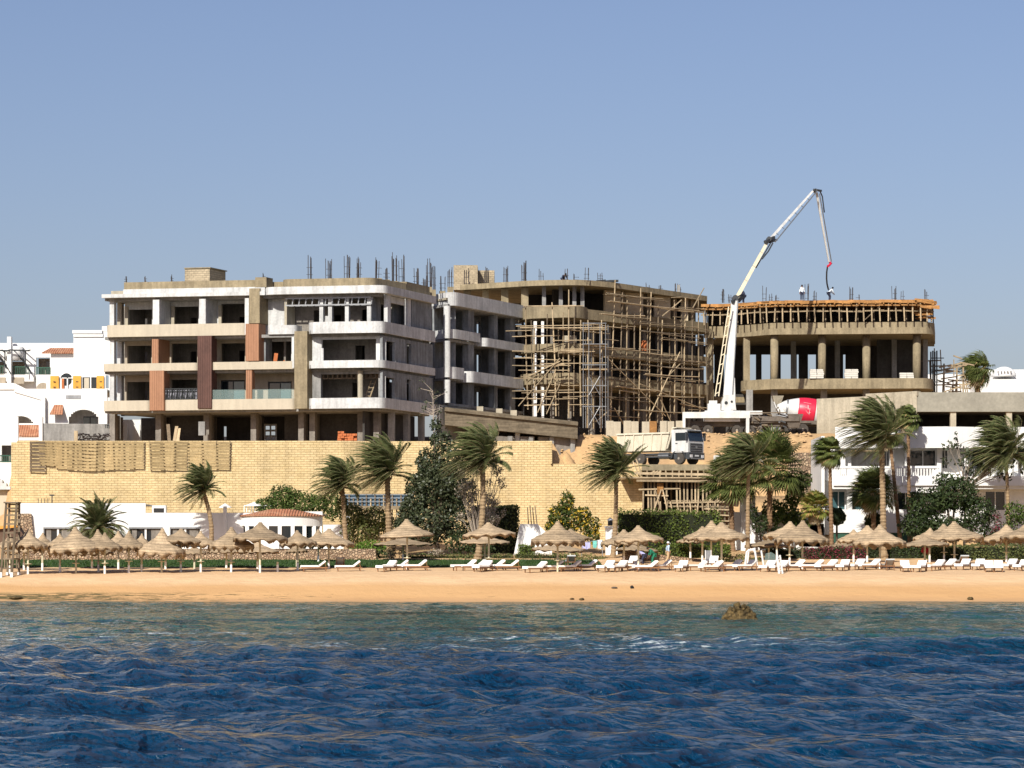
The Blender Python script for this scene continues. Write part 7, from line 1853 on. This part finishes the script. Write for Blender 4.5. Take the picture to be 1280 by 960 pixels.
    one('delivery_pipe',M['vgrey'],s2,lambda b: b.tube([p.lerp(q,.7)+Vector((.35,-.3,-.1)),p.lerp(q,.85)+Vector((.5,-.3,-.2)),q+Vector((.5,-.3,-.2))],.08,7))
    one('boom_stripe',M['steel'],s2,lambda b: [b.bar(p.lerp(q,f)-sd*.28+Vector((0,-.27,0)),p.lerp(q,f)+sd*.28+Vector((0,-.27,0)),.05,.02) for f in (.3,.55,.8)])
    one('ram',M['vgrey'],s2,lambda b: b.tube([p.lerp(q,.55)-sd*.3,q-sd*.42],.07,7))
    one('joint_link',M['vgrey'],T,lambda b: (b.bar(bpt((956,303),-.3),bpt((967,297),-.3),.3,.28), b.bar(bpt((962,303),-.25),bpt((970,300),-.25),.3,.2)))
    s3,p,q,sd,d = sec((963,298.5),(1016,239),5,3.4,'vwhite',.42)
    one('delivery_pipe',M['steel'],s3,lambda b: b.tube([p-sd*.5+Vector((.2,-.25,-.1)),q-sd*.45+Vector((0,-.25,0))],.065,7))
    one('pipe_clip',M['vgrey'],s3,lambda b: [b.bar(p.lerp(q,f)-sd*.1+Vector((0,-.25,0)),p.lerp(q,f)-sd*.52+Vector((0,-.25,0)),.05) for f in (.12,.25,.4,.55,.7,.85)])
    s4,p,q,sd,d = sec((1020.5,241),(1036,328),3.2,2.0,'vwhite',.3,yo=-.15)
    one('delivery_pipe',M['steel'],s4,lambda b: b.tube([p+sd*.32+Vector((0,-.2,-.2)),q+sd*.26+Vector((0,-.2,0))],.06,7))
    one('joint_link',M['vgrey'],T,lambda b: (b.bar(bpt((1017,237.5),-.3),bpt((1026,239),-.3),.2,.2), b.tube([bpt((1024,238),-.3),bpt((1027.5,246),-.3),bpt((1030,266),-.3)],.07,7)))
    one('red_elbow',M['red'],T,lambda b: b.tube([bpt((1036.5,328),-.2),bpt((1038.5,329.5),-.3),bpt((1036,332),-.3),bpt((1034.5,333),-.2)],.13,8))
    # the hose hangs down and swings back over the deck
    one('end_hose',M['vgrey'],T,lambda b: b.tube([at(1034.5,332.5,309.2),at(1033.4,340,309.6),at(1033.2,348,310.2),at(1033.8,355,310.8),at(1035.5,362,311.4)],.085,8))
def wheel_w(T,x,y,z,r,w):
    Mr = Matrix.Rotation(PI/2,4,'X'); b = MB(); b.lathe([(r*.58,-w/2),(r*.92,-w/2),(r,-w*.3),(r,w*.3),(r*.92,w/2),(r*.58,w/2)],22,(x,y,z+r),Mr); o = b.build('wheel',M['tyre'],T)
    b = MB(); b.lathe([(r*.56,-w*.42),(r*.57,w*.42)],18,(x,y,z+r),Mr); b.lathe([(r*.2,-w*.55),(r*.22,w*.55)],12,(x,y,z+r),Mr); b.build('rim',M['rim'],o)
    b = MB(); [b.cbox((x+r*.4*math.cos(2*PI*k/8),y-w*.45,z+r+r*.4*math.sin(2*PI*k/8)),(.035,.02,.035)) for k in range(8)]; b.build('wheel_nut',M['dusty'],o)
pump_truck()

def mixer_truck():
    Y = 295.; zg = Z(545,Y); z = lambda py: Z(py,Y); k = Y/FP
    T = thing('concrete_mixer_truck','concrete mixer truck with a white drum and broad red band backed up to the pump','mixer truck',(X(1010,Y),Y,zg))
    p0, p1 = Vector((X(968,Y),Y,z(508))), Vector((X(1062,Y),Y,z(522))); d = (p1-p0).normalized(); q = Vector((0,0,1)).rotation_difference(d).to_matrix(); L = (p1-p0).length
    def R_(f): return k*(5+ (25-5)*math.sin(min(1,f*2.2)*PI/2)**1.0)/1.5 if f<.6 else k*(25/1.5)*(1-((f-.6)/.4)**2*.35)
    def lath(f0,f1,e=0.,n=16): return [(R_(f0+(f1-f0)*i/n)+e, L*(f0+(f1-f0)*i/n)) for i in range(n+1)]
    dr = one('drum',M['vwhite'],T,lambda b: b.lathe(lath(.03,.98),32,p0,q),smooth=True)
    one('drum_band',M['red'],dr,lambda b: b.lathe(lath(.305,.53,.012),32,p0,q),smooth=True)
    one('drum_ring',M['steel'],dr,lambda b: b.lathe([(R_(.16)+.02,L*.15),(R_(.16)+.06,L*.155),(R_(.17)+.06,L*.17),(R_(.17)+.02,L*.175)],32,p0,q))
    # white painted scrawl emblem on the red band
    def emb(b):
        for (u0,v0,u1,v1) in ((.40,.5,.43,.62),(.43,.62,.47,.58),(.45,.66,.45,.40),(.38,.36,.46,.42),(.42,.25,.43,.45),(.36,.12,.46,.16)):
            def pt(u,v):
                a = math.radians(-90+(v-.5)*95); r = R_(u)+.03; return p0+q@Vector((r*math.cos(a)*1.0,r*math.sin(a),L*u))
            pa,pc = pt(u0,v0),pt(u1,v1); b.bar(pa,pc,.045,.02)
    one('drum_emblem',M['vwhite'],dr,emb)
    one('chassis',M['dusty'],T,lambda b: (b.box(X(972,Y),X(1100,Y),Y-.5,Y+.5,z(533),z(528)), b.box(X(976,Y),X(1030,Y),Y-1.1,Y+1.1,z(531),z(526.5))))
    for px in (986.5,1002,1068):
        for s in (-1,1): wheel_w(T,X(px,Y),Y+s*1.02,zg,.6,.42)
    one('cab',M['vwhite'],T,lambda b: b.extr([(X(1076,Y),z(534)),(X(1100,Y),z(534)),(X(1100,Y),z(516)),(X(1097,Y),z(500)),(X(1076,Y),z(500))],Y-1.2,Y+1.2))
    one('cab_window',M['glass'],T,lambda b: b.extr([(X(1081,Y),z(515)),(X(1097,Y),z(515)),(X(1095,Y),z(503)),(X(1081,Y),z(503))],Y-1.23,Y-1.205))
    one('charge_hopper',M['concl'],T,lambda b: b.hexa([(X(968,Y),Y-.35,z(506)),(X(976,Y),Y-.35,z(504)),(X(976,Y),Y+.35,z(504)),(X(968,Y),Y+.35,z(506)),(X(965,Y),Y-.7,z(495)),(X(979,Y),Y-.7,z(495)),(X(979,Y),Y+.7,z(495)),(X(965,Y),Y+.7,z(495))]))
    one('drum_support',M['dusty'],T,lambda b: (b.bar((X(977,Y),Y-.6,z(528)),(X(972,Y),Y-.4,z(509)),.16), b.bar((X(977,Y),Y+.6,z(528)),(X(972,Y),Y+.4,z(509)),.16), b.box(X(980,Y),X(1000,Y),Y-.9,Y+.9,z(527.5),z(523))))
    one('chute',M['vwhite'],T,lambda b: (b.hexa([(X(970,Y),Y-.9,z(512)),(X(976,Y),Y-.9,z(510)),(X(976,Y),Y-.4,z(510)),(X(970,Y),Y-.4,z(512)),(X(978,Y),Y-1.0,z(524)),(X(984,Y),Y-1.0,z(522)),(X(984,Y),Y-.5,z(522)),(X(978,Y),Y-.5,z(524))]),))
    one('chute_tip',M['vwhite'],T,lambda b: b.bar((X(969,Y),Y-1.,z(511)),(X(966,Y),Y-1,z(503)),.5,.1))
    one('fender',M['dusty'],T,lambda b: b.box(X(978,Y),X(1012,Y),Y-1.25,Y-.8,z(529.5),z(528)))
    one('rear_ladder',M['timberd'],T,lambda b: (b.bar((X(975,Y),Y-1.1,z(540)),(X(973,Y),Y-1.1,z(512)),.07), [b.bar((X(974,Y),Y-1.1,z(538-i*5)),(X(978,Y),Y-1.1,z(538-i*5)),.06) for i in range(5)]))
mixer_truck()

def parked_van():
    T = thing('white_pickup','small white pickup parked on the sandy bank behind the palms, mostly hidden','pickup',(0,0,0))
    one('body',M['vwhite'],T,lambda b: b.extr([(-2.3,.45),(2.3,.45),(2.35,.85),(2.2,1.05),(1.15,1.12),(.55,1.72),(-.75,1.72),(-.8,1.1),(-2.3,1.08)],-.85,.85))
    for s in (-1,1):
        one('side_window',M['glass'],T,lambda b: b.extr([(-.62,1.12),(.98,1.12),(.5,1.64),(-.62,1.64)],min(s*.852,s*.87),max(s*.852,s*.87)))
        one('headlight',M['lamp'],T,lambda b: b.box(2.28,2.37,s*.62-.16,s*.62+.16,.72,.9))
        for x in (1.45,-1.4): wheel(T,x,s*.74,.36,.24)
    one('windscreen',M['glass'],T,lambda b: b.hexa([(1.1,-.72,1.15),(1.16,-.72,1.15),(1.16,.72,1.15),(1.1,.72,1.15),(.58,-.68,1.7),(.63,-.68,1.7),(.63,.68,1.7),(.58,.68,1.7)]))
    one('bumper',M['vgrey'],T,lambda b: b.box(2.25,2.45,-.85,.85,.35,.6))
    Y = 272.; place(T,X(924,Y),Y,ground(X(924,Y),Y),-12)
    T.location.z = Z(584,Y)
parked_van()
# embankment that carries the pickup and the pump behind the palms
b = MB(); vs = []; nx, ny = 40, 16
for j in range(ny+1):
    for i in range(nx+1):
        x = X(893,270)+(X(1032,270)-X(893,270))*i/nx; f = j/ny; y = 264+22*f
        z = 7+ (Z(582,268)-7)*min(1,f*5) + (15.2-Z(582,268))*sstep(.45,.9,f)
        z += .25*mnoise.noise(Vector((x*.5,y*.5,1)))+.15*mnoise.noise(Vector((x*1.7,y*1.7,5)))
        vs.append((x,y,z))
b.add(vs,[(j*(nx+1)+i,j*(nx+1)+i+1,(j+1)*(nx+1)+i+1,(j+1)*(nx+1)+i) for j in range(ny) for i in range(nx)])
o = b.build('sandy_embankment',M['dirt'],smooth=True); tag(o,kind='structure')
t = thing('rubble_bank_wall','rough rubble wall at the sandy bank beneath the mixer truck','wall',(X(1005,268),268,8))
one('stonework',M['rubble'],t,lambda b: b.box(X(985,266),X(1027,266),265.4,266,8,Z(566,266)))
rr = random.Random(21); g = MB()
for i in range(900):
    if i % 3:
        v = rr.choice(vs); x, y, z = v[0]+rr.uniform(-.2,.2), v[1]+rr.uniform(-.3,.3), v[2]
    else:
        x, y = rr.uniform(4,11.3), rr.uniform(266,289); z = ground(x,y)
    r = rr.choice((.05,.07,.09,.12,.16,.26))*rr.uniform(.7,1.3); c = Vector((x,y,z+r*.2)); n = 5
    q = [c+Vector((r*rr.uniform(.7,1.2)*math.cos(2*PI*k/n),r*rr.uniform(.7,1.2)*math.sin(2*PI*k/n),rr.uniform(-.3,.1)*r)) for k in range(n)]
    g.add(q+[c+Vector((rr.uniform(-.3,.3)*r,rr.uniform(-.3,.3)*r,r*rr.uniform(.5,.9)))],[(k,(k+1)%n,n) for k in range(n)])
tag(g.build('rubble_stones', M['soil']), 'loose stones strewn over the sandy site slope around the trucks', 'rubble', kind='stuff')
# spoil heap by the step of the wall, blocks on the truck road, clay bricks
def heap(lab,px0,px1,pyt,Y,mk,seed,cat='heap',name='spoil_heap'):
    rr = random.Random(seed); x0,x1 = X(px0,Y),X(px1,Y); zt = Z(pyt,Y); zb = ground((x0+x1)/2,Y)-.3; n = 24; vs = []
    for j in range(n+1):
        for i in range(n+1):
            u,v = i/n*2-1, j/n*2-1; r = math.sqrt(u*u+v*v); h = max(0,1-r)**.8
            x = (x0+x1)/2+u*(x1-x0)/2; y = Y+v*2.2; vs.append((x,y,zb+(zt-zb)*h*(1+.2*mnoise.noise(Vector((x*1.3,y*1.3,seed))))))
    b = MB(); b.add(vs,[(j*(n+1)+i,j*(n+1)+i+1,(j+1)*(n+1)+i+1,(j+1)*(n+1)+i) for j in range(n) for i in range(n)])
    o = b.build(name,M[mk],smooth=True,loc=((x0+x1)/2,Y,zb)); tag(o,lab,cat)
heap('orange sand heap behind the step of the stone wall',686,730,563,267,'dirt',3,'sand heap','sand_heap')
heap('low earth mound between the sand heap and the dump truck',715,790,576,267,'soil',4,'earth mound','earth_mound')
for i in range(9):
    q = 762+i*11+R.uniform(-2,2); Y = 289.6; zb = ground(X(q,Y),Y); b = MB(); b.box(X(q-4.6,Y),X(q+4.6,Y),Y,Y+.7,zb-.3,Z(526.5+R.uniform(-1,1),Y))
    o = b.build('concrete_block',M['orange' if i==5 else 'concl'],loc=(X(q,Y),Y,zb-.3)); tag(o,'orange box in the row of concrete blocks behind the dump truck' if i==5 else f'pale concrete block behind the dump truck body, {orr[i]} in its row from the left','block','row of concrete blocks behind the dump truck')
b = MB(); rr = random.Random(6)
for i in range(60):
    r_ = i//14; b.cbox((X(424,268)+(i%14)*.12*1.0+rr.uniform(-.03,.03),267.6+rr.uniform(-.2,.2),13.62+.11+r_*.22),(.11,.11,.1))
o = b.build('clay_brick_pile',M['redbrick'],loc=(X(431,268),267.6,13.6)); tag(o,'pile of orange clay bricks at the foot of the white block','brick pile')
# planks leaning in the open ground floor
for i,(a,c) in enumerate(((212,210),(217,221),(221,224),(225,222))):
    b = MB(); x,y = FA.p(a,.2); x2,y2 = FA.p(c,.9); b.bar((x,y,13.6),(x2,y2,15.7-.2*i),.32 if i<3 else .15,.06); o = b.build('leaning_plank',M['timber' if i else 'timberd'],loc=(x,y,13.6)); tag(o,f'timber plank leaning inside the open ground floor, {orr[i]} from the left','plank','planks leaning in the ground floor')
b = MB(); rr = random.Random(16)
for i in range(70):
    c = Vector((X(rr.uniform(98,136),266),265+rr.uniform(-.5,1.2),13.6+rr.uniform(.05,.75))); v = rdir(rr)*rr.uniform(.2,.6); v.z *= .4; b.tube([c-v,c+v],.05,4)
o = b.build('scrap_timber_heap',M['rebar'],loc=(X(117,266),265,13.5)); tag(o,'heap of dark scrap on the top of the stone wall, left end','scrap heap')
b = MB(); b.cbox((X(95,264),264,13.5+.55),(.16,.1,.55)); o = b.build('timber_stub',M['timber'],loc=(X(95,264),264,13.5)); tag(o,'short pale timber stub beside the dark scrap heap','post')
# ladder and trestle in the open rooms of the white block
x0,y0 = FA.p(455,1.2); x1,y1 = FA.p(467,1.8); t = thing('wooden_ladder','wooden ladder leaning in the open bay of the white block','ladder',(x0,y0,17.1))
for dx in (-.22,.22): one('rail',M['timber'],t,lambda b: b.bar((x0+dx,y0,17.1),(x1+dx,y1,19.7),.08))
for f in (.12,.27,.42,.57,.72,.87): one('rung',M['timber'],t,lambda b: b.bar((x0+(x1-x0)*f-.22,y0+(y1-y0)*f,17.1+2.6*f),(x0+(x1-x0)*f+.22,y0+(y1-y0)*f,17.1+2.6*f),.06))
xa,ya = FA.p(412,1.5); xb,yb = FA.p(447,1.5); t = thing('work_trestle','long plank on trestle legs in the open bay of the white block','trestle',(xa,ya,17.1))
one('plank',M['timber'],t,lambda b: b.bar((xa,ya,17.95),(xb,yb,18.05),.3,.08))
for f in (.05,.9): 
    for s in (-.2,.2): one('leg',M['timberd'],t,lambda b: b.bar((xa+(xb-xa)*f+s,ya,17.1),(xa+(xb-xa)*f,ya,17.95),.07))
xa,ya = FA.p(344,1.2); b = MB(); b.bar((xa,ya,20.8),(xa+.9,ya,21.6),.5,.12); b.bar((xa-.1,ya,20.8),(xa+.1,ya,22.3),.35,.12); o = b.build('timber_offcuts',M['redbrick'],loc=(xa,ya,20.8)); tag(o,'reddish boards leaning in the open second floor room','boards')

# ------------------------------------------------------------------ people
def skinmesh(pts, edges, rad, root=0):
    me = bpy.data.meshes.new('tmpskin'); me.from_pydata([tuple(p) for p in pts],edges,[])
    o = bpy.data.objects.new('tmpskin',me); COL.objects.link(o)
    md = o.modifiers.new('s','SKIN'); 
    if not me.skin_vertices: me.skin_vertices.new() if hasattr(me.skin_vertices,'new') else None
    sv = me.skin_vertices[0].data
    for i,r in enumerate(rad): sv[i].radius = (r,r); sv[i].use_root = (i==root)
    sb = o.modifiers.new('d','SUBSURF'); sb.levels = 2; sb.render_levels = 2
    dg = bpy.context.evaluated_depsgraph_get(); dg.update(); out = bpy.data.meshes.new_from_object(o.evaluated_get(dg)); bpy.data.objects.remove(o); 
    v = [tuple(x.co) for x in out.vertices]; f = [tuple(p.vertices) for p in out.polygons]; bpy.data.meshes.remove(out); return v, f
def person(label, loc, yaw, J, shirt, trousers, hat=None, long_sleeve=False, skirt=None, group=None):
    """J: joints in metres, x forward, y left, z up"""
    V = {k:Vector(v) for k,v in J.items()}
    t = thing('person',label,'person',loc,group,math.radians(yaw))
    order = ['pelvis','belly','chest','neck','head','crown','shL','elL','wrL','haL','shR','elR','wrR','haR','hiL','knL','anL','toL','hiR','knR','anR','toR']
    ix = {k:i for i,k in enumerate(order)}
    E = [('pelvis','belly'),('belly','chest'),('chest','neck'),('neck','head'),('head','crown'),('chest','shL'),('shL','elL'),('elL','wrL'),('wrL','haL'),('chest','shR'),('shR','elR'),('elR','wrR'),('wrR','haR'),('pelvis','hiL'),('hiL','knL'),('knL','anL'),('anL','toL'),('pelvis','hiR'),('hiR','knR'),('knR','anR'),('anR','toR')]
    rad = dict(pelvis=.135,belly=.125,chest=.145,neck=.06,head=.095,crown=.08,shL=.065,elL=.045,wrL=.033,haL=.038,shR=.065,elR=.045,wrR=.033,haR=.038,hiL=.095,knL=.062,anL=.042,toL=.04,hiR=.095,knR=.062,anR=.042,toR=.04)
    v,f = skinmesh([V[k] for k in order],[(ix[a],ix[b]) for a,b in E],[rad[k] for k in order])
    b = MB(); b.add(v,f)
    fd = (V['head']-V['neck']); fw = Vector((1,0,0)); fw = (fw-fd.normalized()*fw.dot(fd.normalized())).normalized(); sd = Vector((0,1,0))
    hc = V['head'].lerp(V['crown'],.3)
    b.tube([hc+fw*.085+fd.normalized()*.02,hc+fw*.125-fd.normalized()*.02],[.012,.02],6)       # nose
    for s in (-1,1): b.tube([hc+sd*s*.09,hc+sd*s*.11],[.03,.02],6)                           # ears
    for h,w_ in (('haL','wrL'),('haR','wrR')):                                                # fingers
        d = (V[h]-V[w_]).normalized(); sp = d.cross(Vector((1,0,0))) if abs(d.x)<.8 else d.cross(Vector((0,0,1))); sp.normalize(); cu = d.cross(sp)
        for j,l in enumerate((.075,.085,.08,.062)):
            p = V[h]+sp*(j-1.5)*.021+d*.02; b.tube([p,p+d*l*.55,p+d*l+cu*.02],[.011,.010,.008],6)
        p = V[h]-d*.03+sp*.03; b.tube([p,p+sp*.035+d*.03,p+sp*.04+d*.06],[.013,.011,.009],6)
    body = b.build('body',M['skin'],None,smooth=True); body.parent = t
    def cloth(nm,keys,edges,scale,mk,root):
        ii = {k:i for i,k in enumerate(keys)}
        v,f = skinmesh([V[k] for k in keys],[(ii[a],ii[c]) for a,c in edges],[rad[k]*scale+.012 for k in keys],ii[root]); q = MB(); q.add(v,f); o = q.build(nm,M[mk],None,smooth=True); o.parent = t
    V['cuL'] = V['elL'].lerp(V['wrL'],.8) if long_sleeve else V['shL'].lerp(V['elL'],.85); V['cuR'] = V['elR'].lerp(V['wrR'],.8) if long_sleeve else V['shR'].lerp(V['elR'],.85)
    rad['cuL'] = rad['cuR'] = .042 if long_sleeve else .062
    V['hem'] = V['pelvis']+(V['pelvis']-V['belly'])*.15; rad['hem'] = .14; V['col'] = V['neck'].lerp(V['chest'],.25); rad['col'] = .06
    keys = ['hem','belly','chest','col','shL','shR','cuL','cuR']; ed = [('hem','belly'),('belly','chest'),('chest','col'),('chest','shL'),('chest','shR')]
    if long_sleeve: keys += ['elL','elR']; ed += [('shL','elL'),('elL','cuL'),('shR','elR'),('elR','cuR')]
    else: ed += [('shL','cuL'),('shR','cuR')]
    cloth('shirt',keys,ed,1.12,shirt,'belly')
    V['cfL'] = V['knL'].lerp(V['anL'],.88); V['cfR'] = V['knR'].lerp(V['anR'],.88); rad['cfL'] = rad['cfR'] = .058
    cloth('trousers',['pelvis','hiL','hiR','knL','knR','cfL','cfR'],[('pelvis','hiL'),('pelvis','hiR'),('hiL','knL'),('knL','cfL'),('hiR','knR'),('knR','cfR')],1.12,trousers,'pelvis')
    up = (V['crown']-V['head']).normalized(); c = V['crown']; q = MB()
    if hat:
        Q = Vector((0,0,1)).rotation_difference(up).to_matrix(); q.lathe([(.105,-.03),(.105,.03),(.085,.085),(.03,.11)],14,c,Q); q.bar(c+fw*.06-up*.01,c+fw*.2-up*.03,.15,.02); o = q.build('cap',M[hat],None,smooth=False)
    else:
        Q = Vector((0,0,1)).rotation_difference(up).to_matrix(); q.lathe([(.09,-.06),(.105,0),(.095,.055),(.05,.095),(.01,.105)],14,c-fw*.02,Q); o = q.build('hair',M['hair'],None,smooth=True)
    o.parent = t
    s_ = MB()
    for k in ('L','R'):
        a,e = V['an'+k],V['to'+k]; d = (e-a); d.z = 0; d.normalize(); base = Vector((a.x,a.y,e.z-.045)); s_.hexa([base-d*.07+Vector((-d.y,d.x,0))*u*.05+Vector((0,0,z_)) if m==0 else base+d*.21+Vector((-d.y,d.x,0))*u*.045+Vector((0,0,z_*.6)) for z_ in (0,.09) for m,u in ((0,-1),(1,-1),(1,1),(0,1))])
        o = s_.build('shoe',M['dark'],None); o.parent = t; s_ = MB()
    return t
def stand(**k):
    J = dict(pelvis=(0,0,.94),belly=(0,0,1.12),chest=(.0,0,1.33),neck=(0,0,1.48),head=(.01,0,1.58),crown=(.01,0,1.66),shL=(0,.19,1.41),elL=(-.03,.25,1.13),wrL=(.05,.26,.89),haL=(.07,.26,.81),shR=(0,-.19,1.41),elR=(-.03,-.25,1.13),wrR=(.05,-.26,.89),haR=(.07,-.26,.81),
             hiL=(0,.1,.90),knL=(.03,.11,.49),anL=(0,.11,.09),toL=(.14,.12,.05),hiR=(0,-.1,.90),knR=(.03,-.11,.49),anR=(0,-.11,.09),toR=(.14,-.12,.05)); J.update(k); return J
def bend(lean=.5, zp=.88, reach=None, **k):
    c,s = math.cos(lean),math.sin(lean); P = Vector((-.1,0,zp)); up = Vector((s,0,c)); fw = Vector((c,0,-s))
    J = stand(pelvis=P,belly=P+up*.19,chest=P+up*.40,neck=P+up*.55,head=P+up*.65+fw*.03,crown=P+up*.72+fw*.05)
    for q,y in (('L',1),('R',-1)):
        sh = P+up*.47+Vector((0,.19*y,0)); J['sh'+q] = sh; ha = Vector(reach) if reach else sh+Vector((.12,0,-.55)); ha = ha+Vector((0,.08*y,0)); m = sh.lerp(ha,.5)+Vector((-.07,.08*y,.02)); J['el'+q] = m; J['wr'+q] = m+(ha-m)*.78; J['ha'+q] = ha
        J['hi'+q] = P+Vector((0,.1*y,-.04)); J['kn'+q] = Vector((.06,.12*y,.48))
    J.update(k); return J
Yp = Yof(705); 
Yp = 231.; person('man in a pale blue shirt, khaki trousers and white cap walking along the path',(X(835,Yp),Yp,Z(704.5,Yp)),10,stand(hiL=(0,.1,.9),knL=(.16,.11,.5),anL=(.22,.11,.11),toL=(.36,.11,.07),knR=(-.02,-.11,.5),anR=(-.24,-.11,.12),toR=(-.11,-.12,.05),elL=(-.08,.25,1.15),wrL=(.02,.27,.92),haL=(.05,.27,.84)),'clothb','khaki','white','people on the beach path')
person('person in green clothes stooping over the loungers',(X(816,230),230,Z(706.5,230)),190,bend(.75,.86),'gclo','gclo',None,True)
person('person in a lavender shirt bending down behind an umbrella pole',(X(804,229.4),229.4,Z(707,229.4)),165,bend(1.05,.84),'lav','navy',None)
Yd = 311.6; zd = 30.61
person('worker in a white shirt bending over the pump hose on the formwork deck',(X(1036.8,Yd),Yd,zd),20,bend(.7,.9,reach=(.55,0,.75)),'clothw','navy',None,True)
person('worker with a pale shirt standing upright on the formwork deck',(X(1002.5,Yd),Yd,zd),-80,stand(),'clothw','navy',None,True)
person('worker in dark clothes on the deck behind the boom joint',(X(929.5,315),315,zd),150,bend(.4,.9),'navy','navy',None,True)
Yr = 301.; person('worker dark against the sky on the roof of the raw concrete block',(X(704,Yr),Yr,31.3),-60,bend(.9,.7),'navy','navy',None,True)
